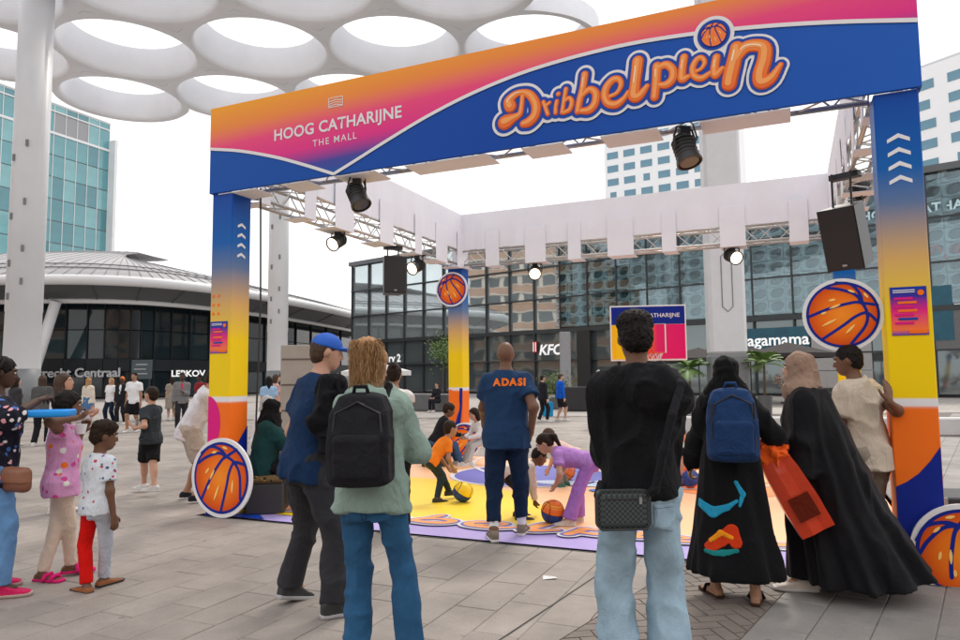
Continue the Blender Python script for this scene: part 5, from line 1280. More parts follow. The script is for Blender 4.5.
def speaker(label, p, yaw, tilt, w, d_, hh, top_z):
    r = empty('loudspeaker', (p.x, p.y, p.z)); tag(r, label, 'loudspeaker', 'loudspeakers hung from the trusses'); M = (Matrix.Rotation(yaw, 3, 'Z') @ Matrix.Rotation(tilt, 3, 'X'))
    poly = [(-w / 2, -d_ / 2), (w / 2, -d_ / 2), (w * .36, d_ / 2), (-w * .36, d_ / 2)]
    M4 = M.to_4x4() @ Matrix.Translation((0, 0, -hh / 2)); MB().prism(poly, M4, hh).obj('cabinet', blk, r)
    b = MB().box(M @ Vector((0, -d_ / 2 - .006, 0)), (w * .94, .012, hh * .95), M=M, bev=.004); b.obj('grille', grille, r)
    MB().box(M @ Vector((0, -d_ / 2 - .014, -hh * .42)), (w * .12, .004, .02), M=M).obj('badge', mat('badge_grey', (.4, .4, .42), .4), r)
    for k in (-1, 1):
        t_ = M @ Vector((k * w * .25, 0, hh / 2)); MB().tube([t_, (t_.x, t_.y, top_z - p.z)], .012, 6).obj('hanging_strap', blk, r)
    b = MB(); b.box((0, 0, top_z - p.z - .02), (.3, .1, .06), rz=yaw); b.obj('clamp', blk, r); return r
speaker('black loudspeaker hanging upright from the left truss', on_plane(393, 276, x_local=.18), RAD(20), 0, .36, .34, .60, ZB)
speaker('black loudspeaker tilted down from the right truss', on_plane(848, 236, x_local=GW - .35), RAD(-50), RAD(18), .38, .40, .66, ZB)
# cable down the left pillar
p = gloc(PW + .12, .32); MB().tube([(p.x, p.y, ZB + .1), (p.x + .02, p.y, 2.4), (p.x - .01, p.y, 1.0), (p.x + .02, p.y, .02)], .012, 6).obj('cable', blk); tag(bpy.data.objects['cable.001'] if False else COL.objects[-1], 'thin black cable hanging beside the left front pillar', 'cable')
# ---------------------------------------------------------------- basketball hoop
hp = at(650, 400, 12.6); hoop = empty('basketball_hoop', (hp.x, hp.y, 0), -TH * .35); tag(hoop, 'portable basketball hoop with printed blue and pink backboard at the back of the court', 'basketball hoop')
bz0, bz1, bw = 1.77, 2.77, 1.34
bm = dir_ramp('backboard_print', [(0, srgb(250, 190, 20)), (.14, srgb(252, 190, 30)), (.16, srgb(255, 120, 40)), (.55, srgb(245, 90, 60)), (.62, srgb(230, 40, 110)), (1, srgb(228, 24, 112))], (1, 0, 0), -bw / 2, bw / 2)
bb = MB().box((0, 0, (bz0 + bz1) / 2), (bw, .04, bz1 - bz0), bev=.006).obj('backboard', m_wh, hoop)
MB().box((0, -.022, bz0 + .34), (bw - .05, .004, .62)).obj('board_print', bm, bb); MB().box((0, -.022, bz1 - .185), (bw - .05, .004, .32)).obj('board_print', m_deep, bb)
MB().box((-.42, -.0245, bz0 + .34), (.3, .003, .62)).obj('board_print', pr('board_yellow', srgb(248, 200, 20)), bb)
b = MB()
for q in (((-.26, bz0 + .14), (.30, bz0 + .14)), ((.30, bz0 + .14), (.30, bz0 + .66)), ((.30, bz0 + .66), (-.26, bz0 + .66)), ((-.26, bz0 + .66), (-.26, bz0 + .14))): b.bar((q[0][0], -.03, q[0][1]), (q[1][0], -.03, q[1][1]), .022, .004)
b.obj('target_square', m_wh, bb)
text('board_lettering', 'HOOG CATHARIJNE', parent_matrix(hoop) @ face_matrix((-.40, -.027, bz1 - .22), (1, 0, 0), (0, 0, 1)), m_wh, bb, size=.105, extrude=.001, offset=.001)['kind'] = 'stuff'
rim_m = mat('hoop_rim_orange', srgb(226, 60, 30), .4); rz0 = bz0 + .13
pts = [(.23 * cos(2 * pi * k / 24), -.27 + .23 * sin(2 * pi * k / 24), rz0) for k in range(25)]; MB().tube(pts, .011, 6, False).obj('rim', rim_m, hoop, True)
MB().box((0, -.035, rz0), (.14, .05, .10)).obj('rim_bracket', rim_m, hoop)
net_m = mat('net_white', (.75, .74, .72), .8); b = MB()
for k in range(12):
    for sgn in (1, -1):
        pth = []
        for j in range(6):
            a = 2 * pi * (k + sgn * j * .5) / 12; r_ = .225 - .02 * j - .004 * j * (5 - j); pth.append((r_ * cos(a), -.27 + r_ * sin(a), rz0 - .075 * j))
        b.tube(pth, .0055, 4, False)
b.obj('net', net_m, hoop)
MB().box((.02, .16, 1.15), (.14, .14, 2.3), bev=.01).obj('post', pr('post_blue', srgb(20, 120, 190)), hoop); b = MB()
for z in (bz0 + .2, bz0 + .6): b.bar((.02, .02, z), (.02, .16, z - .25), .05)
b.obj('arm', blk, hoop); MB().box((.02, .35, .1), (.7, 1.0, .2), bev=.04).obj('foot', blk, hoop)
# ---------------------------------------------------------------- basketballs
def basketball(label, p, R_, c1, c2, rot, c3=None):
    r = empty('basketball', (p.x, p.y, R_ + .012)); tag(r, label, 'basketball', 'basketballs on the court'); r.rotation_euler = rot
    n1, n2 = 24, 16
    for half, c in ((0, c1), (1, c2)):
        vs, fs = [], []
        for i in range(n2 // 2 + 1):
            ph = pi / 2 * i / (n2 // 2)
            for k in range(n1): a = 2 * pi * k / n1; vs.append((R_ * sin(ph) * cos(a), R_ * sin(ph) * sin(a), (R_ if not half else -R_) * cos(ph)))
        for i in range(n2 // 2):
            for k in range(n1):
                f_ = (i * n1 + k, (i + 1) * n1 + k, (i + 1) * n1 + (k + 1) % n1, i * n1 + (k + 1) % n1); fs.append(f_ if not half else f_[::-1])
        mesh_obj('panel', vs, fs, mat('ball_' + c[0], c[1], .5, .06, 30, .3, 300), r, True)
    b = MB(); ring_ = lambda M: [M @ Vector((R_ * 1.001 * cos(2 * pi * k / 32), R_ * 1.001 * sin(2 * pi * k / 32), 0)) for k in range(33)]
    b.tube(ring_(Matrix.Rotation(pi / 2, 3, 'X')), .0035, 5, False); b.tube(ring_(Matrix()), .0035, 5, False)
    for sx in (-1, 1): b.tube([(sx * R_ * (.55 + .25 * cos(2 * a)) , R_ * sin(a) * .80, 0) if False else Vector((sx * .62 * R_ + sx * .10 * R_ * cos(a * 2), R_ * .75 * cos(a), R_ * .75 * sin(a))).normalized() * R_ * 1.001 for a in [2 * pi * k / 32 for k in range(33)]], .0035, 5, False)
    b.obj('seam', mat('ball_seam', (.02, .02, .02), .6), r)
    if c3: mesh_obj('stripe', [Vector((R_ * 1.002 * sin(.9 + .25 * (j - .5)) * cos(a), R_ * 1.002 * sin(.9 + .25 * (j - .5)) * sin(a), R_ * 1.002 * cos(.9 + .25 * (j - .5)))) for k in range(24) for j in (0, 1) for a in (2 * pi * k / 24,)], [(2 * k, 2 * k + 1, (2 * k + 3) % 48, (2 * k + 2) % 48) for k in range(24)], mat('ball_' + c3[0], c3[1], .5, .06), r)
    return r
bO, bB, bY = ('orange', srgb(240, 110, 20)), ('blue', srgb(20, 60, 140)), ('yellow', srgb(240, 200, 20))
basketball('orange and blue basketball on the mat before the girl in lilac', ground(553, 525), .12, bO, bB, (.25, .1, .4), bY)
basketball('blue and yellow basketball beside the boy in the orange shirt', ground(463, 503), .12, bY, bB, (.3, .5, .2))
basketball('orange basketball by the child in grey trousers', ground(567, 481), .12, bO, bO, (.3, .5, .2), bB)
basketball('blue and orange basketball in front of the crouching boy', ground(691, 489), .12, bB, bO, (.5, -.7, .3))
basketball('yellow and orange basketball behind the blue and orange one', ground(688, 478), .12, bO, bY, (1.2, -.7, .3))
# ---------------------------------------------------------------- plaza furniture
def planter_box(label, p, size, rz_, m, cat='planter', name='planter'):
    o = MB().box((0, 0, size[2] / 2), size, bev=.03).obj(name, m); o.location = (p.x, p.y, 0); o.rotation_euler = (0, 0, rz_); tag(o, label, cat); return o
stone = mat('planter_stone', (.13, .13, .135), .7, .15, 2)
pl = at(420, 400, 33); planter_box('long low dark stone bench wall in front of the glass front', pl, (4.2, 1.0, .75), -.5, stone, 'bench wall', 'bench_wall')
def leafy(label, p, z0, hgt, spread, n, col, kind='frond', cat='plant', name='potted_plant', pot=(.55, .7, .5)):
    r = empty(name, (p.x, p.y, 0)); tag(r, label, cat); rs = random.Random(int(p.x * 100) + n); m = mat('leaf_' + name + str(round(col[1], 3)), col, .6, .3, 3)
    if pot: MB().lathe([(pot[0] * .42, 0), (pot[0] * .5, pot[1]), (pot[0] * .44, pot[1]), (pot[0] * .42, pot[1] - .06)], 18).obj('pot', stone, r)
    MB().tube([(0, 0, (pot[1] - .1) if pot else 0), (.03, .02, z0 + hgt * .3)], [.06, .04], 8).obj('trunk', mat('trunk_brown', (.10, .07, .045), .9, .3, 10, .5, 30), r)
    B = MB()
    for k in range(n):
        a = rs.uniform(0, 2 * pi)
        if kind == 'frond':
            el = rs.uniform(.15, 1.35); L = spread * rs.uniform(.75, 1.1); pts = []; N_ = 12
            for j in range(N_ + 1): t_ = j / N_; pts.append(Vector((cos(a) * L * t_ * cos(el * (1 - .35 * t_)), sin(a) * L * t_ * cos(el * (1 - .35 * t_)), z0 + hgt * .3 + L * (sin(el) * t_ * 1.05 - .5 * t_ * t_))))
            sd = Vector((-sin(a), cos(a), 0)); B.tube(pts, .012, 4, False)
            for j in range(2, N_ + 1):
                for sgn in (-1, 1):
                    p0 = pts[j]; d_ = (pts[j] - pts[j - 1]).normalized(); w = L * .34 * (1 - abs(j / N_ - .5) * 1.1); q1 = p0 + sd * sgn * w + d_ * w * .7 - Vector((0, 0, w * .25)); B.add([p0 - d_ * .045, p0 + d_ * .045, q1 + d_ * .01, q1 - d_ * .01], [(0, 1, 2, 3)])
        else:
            c = Vector((rs.gauss(0, .36) * spread, rs.gauss(0, .36) * spread, z0 + hgt * (.5 + rs.gauss(0, .22)))); s_ = spread * .075
            d_ = Vector((rs.uniform(-1, 1), rs.uniform(-1, 1), rs.uniform(-1, 1))).normalized(); e_ = d_.orthogonal().normalized(); B.add([c - d_ * s_, c + e_ * s_ * .5, c + d_ * s_, c - e_ * s_ * .5], [(0, 1, 2, 3)])
    tag(B.obj('foliage', m, r), kind='stuff'); return r
leafy('green palm in a dark pot before the parasols right of the clad column', at(765, 400, 27), 1.45, 1.4, 1.0, 22, (.13, .24, .05))
leafy('green palm behind the backboard left of the clad column', at(690, 400, 28), 1.3, 1.4, 1.0, 22, (.11, .21, .04))
leafy('dry orange shrub in a pot beside the parasols', at(795, 400, 26), .75, .9, .75, 500, (.26, .13, .07), 'leaf', pot=(.5, .6, .5))
leafy('round green shrub in a pot behind the man in the blue jacket', at(556, 400, 33), .5, 1.2, .9, 700, (.07, .12, .02), 'leaf', pot=(.7, .5, .5))
leafy('leafy green tree inside the glass front left of the rear pillar', at(443, 365, 56), 2.4, 2.6, 1.6, 600, (.08, .15, .02), 'leaf', cat='tree', name='young_tree', pot=None)
def parasol(label, p, zt, R_, m, n=8, group=None):
    r = empty('parasol', (p.x, p.y, 0)); tag(r, label, 'parasol', group)
    MB().tube([(0, 0, 0), (0, 0, zt)], .04, 8).obj('pole', frame_m, r); MB().box((0, 0, .05), (.7, .7, .1)).obj('foot', stone, r)
    vs = [(0, 0, zt)] + [(R_ * cos(2 * pi * k / n), R_ * sin(2 * pi * k / n), zt - R_ * .26) for k in range(n)] + [(R_ * cos(2 * pi * k / n), R_ * sin(2 * pi * k / n), zt - R_ * .26 - .22) for k in range(n)]
    o = mesh_obj('canopy', vs, [(0, 1 + k, 1 + (k + 1) % n) for k in range(n)] + [(1 + k, 1 + n + k, 1 + n + (k + 1) % n, 1 + (k + 1) % n) for k in range(n)], m, r); o.modifiers.new('t', 'SOLIDIFY').thickness = .02
    for k in range(n): a = 2 * pi * k / n; MB().bar((0, 0, zt - .05), (R_ * .97 * cos(a), R_ * .97 * sin(a), zt - R_ * .26 - .03), .025).obj('rib', frame_m, r)
dkc = cloth('parasol_dark', (.045, .04, .04)); 
parasol('dark square-edged parasol over the terrace beside the green palm', at(790, 400, 36), 3.15, 2.3, dkc, group='dark terrace parasols')
parasol('dark parasol over the terrace left of the clad column', at(700, 400, 38), 3.0, 2.3, dkc, group='dark terrace parasols')
parasol('dark parasol half hidden by the clad column', at(752, 400, 40), 3.1, 2.2, dkc, group='dark terrace parasols')
parasol('white parasol over the terrace before the glass front at left', at(376, 400, 34), 2.3, 1.7, cloth('parasol_white', (.7, .7, .68)))
# grey pillar and black bins at the fast-food shop
for px, Y, lb in ((566, 44, 'plain grey square pillar right of the red-striped shop sign'),):
    p = at(px, 400, Y); o = MB().box((0, 0, 2.15), (.62, .62, 4.3), bev=.02).obj('shop_pillar', mat('shop_pillar_grey', (.27, .27, .29), .6, .08), None); o.location = (p.x, p.y, 0); tag(o, lb, 'pillar')
p = at(582, 410, 31); planter_box('black planter box behind the man in the blue jacket', p, (1.5, .6, 1.05), -.3, blk)
# black equipment cases on the plaza
def case(label, p, size, rz_):
    r = empty('flight_case', (p.x, p.y, 0), rz_); tag(r, label, 'case'); MB().box((0, 0, size[2] / 2), size, bev=.015).obj('body', blk, r)
    al = mat('case_edge', (.35, .35, .36), .4, .1, metal=.6)
    for sx in (-1, 1):
        for sy in (-1, 1): MB().box((sx * size[0] / 2, sy * size[1] / 2, size[2] / 2), (.03, .03, size[2] * 1.005)).obj('edge', al, r)
    MB().box((0, -size[1] / 2 - .01, size[2] * .6), (.12, .02, .08)).obj('latch', al, r); return r
case('black equipment case on the court edge left of the abaya', ground(788, 466), (.62, .5, .62), -TH)
case('low black equipment box at the right edge beyond the pillar', ground(1000, 524), (1.3, .6, .30), -.1)
# low white bench wall across the court's far side at right
p = at(870, 430, 17.5); o = MB().box((0, 0, .21), (9, .5, .42), bev=.03).obj('bench_wall', mat('bench_pale', (.55, .54, .54), .6, .08, 2)); o.location = (p.x, p.y, 0); o.rotation_euler = (0, 0, -.25); tag(o, 'long low pale bench wall beyond the court at right', 'bench wall')
# beige notice cabinet behind the man in the cap
p = at(305, 420, 14.5); cab = empty('notice_cabinet', (p.x, p.y, 0), .1); tag(cab, 'tall beige wooden cabinet with blue corner behind the man in the cap', 'cabinet')
MB().box((0, 0, 1.1), (.95, .35, 2.2), bev=.012).obj('body', mat('cabinet_beige', (.36, .32, .28), .7, .1, 2), cab)
for k in range(4): MB().box((-.05, -.18, .35 + k * .52), (.8, .012, .03)).obj('groove', mat('cabinet_groove', (.12, .1, .09), .8), cab)
MB().box((.38, -.182, 1.95), (.2, .012, .42)).obj('blue_panel', pr('cab_blue', srgb(0, 130, 220)), cab)
# station notice board and lamp-like box
p = at(141, 400, 46); sg = empty('notice_board', (p.x, p.y, 0)); tag(sg, 'dark station notice board on posts above the entrance crowd', 'notice board')
z1, z0 = at(141, 360, 46).z, at(141, 379, 46).z; w = 1.3
MB().box((0, 0, (z0 + z1) / 2), (w, .12, z1 - z0), bev=.01).obj('panel', mat('board_slate', (.05, .07, .08), .5), sg)
for k in range(3): MB().box((-.1 * (k % 2), -.066, z1 - .3 - k * .3), (w * .6, .006, .06)).obj('board_line', mat('board_text', (.4, .42, .44), .5), sg)
for sx in (-1, 1): MB().tube([(sx * w * .4, 0, 0), (sx * w * .4, 0, z0)], .04, 8).obj('post', frame_m, sg)
# scrap of white paper on the paving
p = ground(549, 579); vs = [(-.05, -.03, .004), (.06, -.02, .012), (.05, .035, .006), (-.04, .03, .018), (.0, 0, .022)]; o = mesh_obj('paper_scrap', vs, [(0, 1, 4), (1, 2, 4), (2, 3, 4), (3, 0, 4)], mat('paper_white', (.8, .8, .8), .7)); o.location = (p.x, p.y, 0); tag(o, 'crumpled white paper scrap lying on the paving before the court', 'litter')
# ================================================================ people
def lc_(p, loc, yaw):                                       # world point -> person's local frame
    d = np.array(p) - np.array((loc[0], loc[1], 0)); a = -RAD(yaw); return np.array((d[0] * cos(a) - d[1] * sin(a), d[0] * sin(a) + d[1] * cos(a), d[2]))
def ft(px, py, loc, yaw, dirw=None, lift=0, pitch=0):       # foot from a pixel: sole centre on the ground
    q = lc_(ground(px, py), loc, yaw); return (q[0], q[1], 0 if dirw is None else dirw - yaw, lift, pitch)
def hd(px, py, Y, loc, yaw): return lc_(at(px, py, Y), loc, yaw)
C_ = lambda n, r, g, b, **k: cloth(n, srgb(r, g, b), **k)
HB = hair_mat('black', (.010, .008, .007)); HBR = hair_mat('brown', (.055, .028, .015)); HBL = hair_mat('blonde', (.40, .21, .09)); HDB = hair_mat('dark_brown', (.025, .014, .009)); HGR = hair_mat('grey', (.42, .41, .40))
white_rub = mat('rubber_white', (.62, .61, .60), .6, .08, 20); dark_rub = mat('rubber_dark', (.03, .03, .03), .7); black_c = C_('black', 24, 24, 27)
def denim(name, r, g, b): return cloth('denim_' + name, srgb(r, g, b), .85, .24, .35, 170, .42)
def pack(label, loc, yaw, S, m, w, hgt, dep, zc, yc, straps, strap_x=.085, t=.03, kind=0, tilt=0):
    r = empty('backpack', (loc[0], loc[1], 0), RAD(yaw)); tag(r, label, 'backpack')
    c = S.o + S.u * zc + S.f * yc
    tab = [[-hgt / 2, w * .46, dep * .5, 0], [-hgt * .42, w * .5, dep * .56, -.01], [0, w * .5, dep * .55, -.01], [hgt * .3, w * .46, dep * .45, 0], [hgt * .46, w * .36, dep * .34, .01], [hgt / 2, w * .25, dep * .24, .015]]
    o3, R3, tb = A3(c), A3(S.R), np.array(tab, np.float32)
    def f(p):
        q = (p - o3) @ R3; z = q[..., 2]; a = np.interp(z, tb[:, 0], tb[:, 1]); b = np.interp(z, tb[:, 0], tb[:, 2]); cy = np.interp(z, tb[:, 0], tb[:, 3])
        d = ((np.abs(q[..., 0] / a) ** 4 + np.abs((q[..., 1] - cy) / b) ** 4) ** .25 - 1) * np.minimum(a, b)
        return smax(smax(d, tb[0, 0] - z, .03), z - tb[-1, 0], .03).astype(np.float32)
    m_ = max(w, hgt, dep) * .7; f.box = (o3 - m_, o3 + m_)
    sdf_obj('bag', puff(f, folds(.008, (10, 10, 9), 1.3)), .008, m, r)
    pk = rbox(c - S.f * dep * .52 - S.u * hgt * .18, (w * .38, .035, hgt * .24), .03, S.R); sdf_obj('front_pocket', puff(pk, folds(.004, (12, 12, 12), 2.)), .008, m, r)
    zc_ = mat('zip_dark', (.015, .015, .018), .4)
    P = lambda x, y, z: c + S.r * x + S.f * y + S.u * z
    MB().tube([P(-w * .4, -dep * .50, hgt * .02), P(-w * .36, -dep * .46, hgt * .28), P(0, -dep * .40, hgt * .40), P(w * .36, -dep * .46, hgt * .28), P(w * .4, -dep * .50, hgt * .02)], .006, 6).obj('zip', zc_, r)
    MB().tube([P(-w * .3, -dep * .62, hgt * .04), P(w * .3, -dep * .62, hgt * .04)], .005, 6).obj('zip', zc_, r)
    MB().tube([P(-.04, .0, hgt * .47), P(-.03, -.01, hgt * .56), P(.03, -.01, hgt * .56), P(.04, 0, hgt * .47)], .011, 8).obj('handle', straps, r, True)
    if kind: MB().tube([P(-w * .42, -dep * .5, hgt * .30), P(-w * .42, -dep * .5, -hgt * .3)], .005, 6).obj('piping', zc_, r); MB().tube([P(w * .42, -dep * .5, hgt * .30), P(w * .42, -dep * .5, -hgt * .3)], .005, 6).obj('piping', zc_, r)
    s = S.s
    for k in (1, -1):
        top = S.nb - S.u * .035 * s + S.r * k * strap_x
        pts = [P(k * w * .22, .02, hgt * .42), top - S.f * .085 + S.u * (t * .3 - .02), top - S.f * .02 + S.u * (t + .018), top + S.f * .06 + S.u * (t - .015), top + S.f * (.12 + t) - S.u * .11, top + S.f * (.115 + t) - S.u * .26 + S.r * k * .03]
        sdf_obj('strap', uni([rc(a, b, .021, .021) for a, b in zip(pts[:-1], pts[1:])], .02), .009, straps, r)
    return r
# ---- man in the blue cap
yaw = -48; loc = ground(307, 612); Yc = loc.y
S = skel(1.86, build=.90, lean=9, side=2, head=(-22, -4, 0), feet=[ft(334, 617, loc, yaw, -58), ft(290, 602, loc, yaw, -35, .02, -14)], hands=[hd(352, 470, Yc - .05, loc, yaw), hd(300, 470, Yc + .12, loc, yaw)], pel=(0, -.02, .952))
navy = C_('navy_tee', 26, 50, 84); charc = C_('charcoal', 54, 54, 58)
cap_f = cut(ell((0, -.008, .036), (.086, .106, .090)), (0, 0, .022), (0, -.12, -1), .006)
brim = cut(ell((0, .135, .030), (.075, .085, .014)), (0, .075, 0), (0, -1, 0), .004)
capm = mat('cap_blue', srgb(10, 88, 190), .6, .08, 10, .2, 120)
P1 = person(loc, yaw, S, 'man in blue cap, navy t-shirt and charcoal trousers turned towards the court', [('t_shirt', top_f(S, .022, 'short', -.10, .6, amp=.022, seed=.4), navy, .010), ('trousers', legs_f(S, .096, .078, .076, .014, amp=.02, seed=2.1), charc, .010),
    ('hair', hair_f(S, 'short', .006, 60), HBR, .007), ('cap', uni([moved_s(cap_f, S.HR, S.hc, S.hs), moved_s(brim, S.HR, S.hc, S.hs)], .006), capm, .007)] + shoes(S, mat('shoe_black_orange', (.03, .03, .033), .7, .2, 20), mat('sole_grey', (.42, .41, .42), .7, .1, 20), .007, 1.15), 'light', .010, (.7, .5))
sh = S.sh[0]
sh = sh + S.r * .06
dr = uni([rc(sh + S.u * .04 - S.f * .03, sh - S.u * .20 - S.f * .06, .070, .075), rc(sh + S.u * .045 + S.r * .0, sh - S.u * .24 + S.f * .04 + S.r * .05, .06, .07), rc(sh - S.u * .18, sh - S.u * .36 - S.f * .02 + S.r * .03, .065, .035)], .03)
sdf_obj('carried_hoodie', puff(dr, folds(.035, (13, 13, 8), 3.)), .010, C_('hoodie_black', 22, 22, 26), P1)
# ---- woman in the green jacket with a black backpack
yaw = -6; loc = at(376, 400, 3.82); 
S = skel(1.72, fem=1, build=.98, lean=-1, head=(-18, 4, 0), feet=[(.19, .02, -6), (-.10, .0, 6)], hands=[(.08, .28, 1.20), (-.08, .28, 1.20)], elbows=[np.array((.6, -.5, -.8)), np.array((-.6, -.5, -.8))], pel=(-.02, 0, None))
sage = C_('sage_green', 138, 160, 150)
bl = denim('mid_blue', 46, 90, 128)
jac = top_f(S, .028, 'long', -.085, .7, neckcut=.54, slw=1.08, amp=.026, seed=1.1, flare=.05)
hood = uni([ell(S.nb - S.f * .10 - S.u * .05, (.12, .06, .09), S.R), rc(S.nb + S.r * .09, S.nb - S.r * .09, .04, .04)], .04)
P2 = person(loc, yaw, S, 'woman in sage green hooded jacket and blue jeans seen from behind', [('jacket', uni([jac, puff(hood, folds(.02, (12, 12, 10), .7))], .03), sage, .010), ('jeans', legs_f(S, .090, .068, .074, .006, amp=.016, seed=3.3), bl, .010)] + shoes(S, white_rub, white_rub, .010), 'light', .009, (.9, .9))
def jeans_detail(P, S, base, m, m2):
    """back pockets, centre seam and waistband laid on the cloth"""
    def lay(nm, g2, dep, mm, h=.006):
        def f(p): q = ((p - A3(S.o)) @ A3(S.R)); return smax(smax(g2(q), base(p) - dep, .002), q[..., 1] + .03, .002)
        f.box = (A3(S.o) - A3((.25, .25, .5)), A3(S.o) + A3((.25, .25, .15))); sdf_obj(nm, f, h, mm, P)
    s = S.s
    for k in (1, -1):
        lay('back_pocket', lambda q, k=k: np.maximum(np.maximum(np.abs(q[..., 0] - k * .075 * s) - .052 * s, q[..., 2] + .035 * s), -(q[..., 2] + .165 * s - .25 * (.052 * s - np.abs(q[..., 0] - k * .075 * s)))).astype(np.float32), .006, m)
        lay('pocket_seam', lambda q, k=k: np.maximum(np.abs(q[..., 0] - k * .075 * s) - .050 * s, np.abs(q[..., 2] + .05 * s) - .003).astype(np.float32), .009, m2)
    lay('centre_seam', lambda q: np.maximum(np.maximum(np.abs(q[..., 0]) - .003, q[..., 2] - .03 * s), -q[..., 2] - .12 * s).astype(np.float32), .006, m2)
jeans_detail(P2, S, legs_f(S, .090, .068, .074, .006, amp=.016, seed=3.3), bl, denim('mid_blue_seam', 26, 52, 76))
rs = np.random.RandomState(5)
hf = uni([moved_s(uni([ell((0, -.016, .030), (.086, .106, .096)), ell((0, -.045, -.02), (.078, .072, .09)), ell((0, -.085, .06), (.075, .055, .10)), ell((.0, -.10, -.02), (.065, .045, .10)), ell((0, -.05, .12), (.055, .05, .04))], .03), S.HR, S.hc, S.hs)])
hf = sub(hf, moved_s(ell((0, .105, -.045), (.078, .085, .115)), S.HR, S.hc, S.hs), .01)
sdf_obj('hair', puff(hf, lambda p: (.011 * (vnoise(p, (60, 60, 14)) + .8 * vnoise(p, (130, 130, 30)))).astype(np.float32)), .006, HBL, P2)
for hc_ in ((.58, .36, .17), (.30, .15, .06)):
    b = MB()
    for k in range(800):                                            # loose wavy locks over the gathered hair
        a = rs.uniform(-pi * .95, -.05 * pi); r_ = rs.uniform(.072, .098); z0 = rs.uniform(.02, .15); st_ = np.array((cos(a) * r_ * .95, sin(a) * r_ * 1.05 - .02, z0 - .02)); pts = []; ln = rs.uniform(.06, .18); w1, w2 = rs.uniform(0, 6, 2)
        for j in range(7):
            t_ = j / 6; pts.append(Vector(S.hc + S.HR @ (st_ * (1 + .22 * t_ * rs.uniform(.6, 1)) + np.array((.008 * sin(w1 + 7 * t_), .008 * cos(w2 + 6 * t_) - .01 * t_, -ln * t_ + .03 * sin(pi * t_))))))
        b.tube(pts, [.0010, .0013, .0013, .0012, .0010, .0008, .0004], 3, False)
    tag(b.obj('hair_strands', hair_mat('blonde_' + str(hc_[0]), hc_), P2, True), kind='stuff')
pack('black roll-top backpack on the woman in the green jacket', loc, yaw, S, C_('pack_black', 34, 34, 38), .32, .47, .16, .31, -.215, C_('strap_black', 28, 28, 31), .095, .045)
# ---- man in the black hoodie with a cross-body bag
yaw = 2; loc = at(638, 400, 3.38)
S = skel(1.84, build=.87, head=(-4, -6, 0), feet=[(.13, 0, -8), (-.12, .0, 8)], hands=[(-.02, .27, 1.20), (.02, .29, 1.16)], elbows=[np.array((.4, -.5, -.8)), np.array((-.4, -.5, -.8))], pel=(0, 0, .95))
hdm = C_('hoodie_jet', 22, 22, 25)
hbase = top_f(S, .030, 'long', -.01, .65, neckcut=.55, slw=1.12, amp=.03, seed=5.2)
hood = uni([ell(S.nb - S.f * .135 - S.u * .085 + S.r * .05, (.135, .07, .105), S.R), ell(S.nb - S.f * .13 - S.u * .15 + S.r * .12, (.10, .065, .075), S.R), rc(S.nb + S.r * .10 - S.u * .01 + S.f * .03, S.nb - S.r * .05 - S.f * .08 - S.u * .02, .05, .045), rc(S.nb - S.r * .09 - S.u * .02, S.nb - S.r * .03 - S.f * .09 - S.u * .03, .035, .04)], .035)
bag_hem = prof(S.o, S.R, [[-.015, .158, .128, 0], [.06, .162, .132, 0], [.10, .156, .124, 0]])
lj = denim('light_blue', 150, 176, 192)
P3 = person(loc, yaw, S, 'young man in black hoodie and light jeans seen from behind', [('hoodie', uni([hbase, puff(hood, folds(.022, (11, 11, 9), 1.9)), bag_hem], .03), hdm, .010), ('collar', prof(S.nb, S.R, [[-.03, .075, .075, -.005], [.025, .066, .066, 0]]), C_('tee_grey', 96, 104, 104), .008),
    ('jeans', legs_f(S, .088, .078, .094, .006, amp=.018, seed=.8), lj, .010), ('hair', hair_f(S, 'hightop', .012, 130), HB, .005)] + shoes(S, white_rub, white_rub, .010), 'brown', .009, (.9, .9))
jeans_detail(P3, S, legs_f(S, .088, .078, .094, .006, amp=.018, seed=.8), lj, denim('light_seam', 110, 134, 150))
bg = empty('crossbody_bag', (loc.x, loc.y, 0), RAD(yaw)); tag(bg, 'small dark checked cross-body bag on the back of the hoodie man', 'bag')
chk = mat('bag_check', (.02, .03, .033), .55, .1); n_, l_ = chk.node_tree.nodes, chk.node_tree.links; ck = n_.new('ShaderNodeTexChecker'); ck.inputs['Scale'].default_value = 85; ck.inputs['Color1'].default_value = (.012, .018, .02, 1); ck.inputs['Color2'].default_value = (.05, .068, .07, 1)
tcn = n_.new('ShaderNodeTexCoord'); l_.new(tcn.outputs['Object'], ck.inputs[0]); l_.new(ck.outputs[0], n_['Principled BSDF'].inputs['Base Color'])
bc_ = hd(622, 509, 3.21, loc, yaw); Rb = np.eye(3)
sdf_obj('bag', rbox(bc_, (.122, .035, .088), .03), .007, chk, bg)
MB().tube([bc_ + (-.08, -.036, .05), bc_ + (.08, -.036, .05)], .004, 6).obj('zip', dark_rub, bg); MB().box(bc_ + (.075, -.04, .042), (.012, .008, .03)).obj('zip_pull', steel_m, bg)
b = MB().tube([bc_ + (x, -.034 if abs(x) < .12 else 0, z) for x, z in ((-.10, -.085), (-.119, -.06), (-.119, .06), (-.10, .086), (.10, .086), (.119, .06), (.119, -.06), (.10, -.085), (-.10, -.085))], .005, 6); b.obj('piping', dark_rub, bg)
stp = [bc_ + (.115, .0, .06), hd(655, 490, 3.16, loc, yaw), hd(664, 450, 3.12, loc, yaw), hd(672, 415, 3.11, loc, yaw), hd(681, 385, 3.18, loc, yaw), S.sh[0] + S.u * .12 - S.r * .03]
sdf_obj('strap', uni([rc(a, b_, .019, .019) for a, b_ in zip(stp[:-1], stp[1:])], .01), .008, C_('strap_dark', 30, 30, 34), bg)
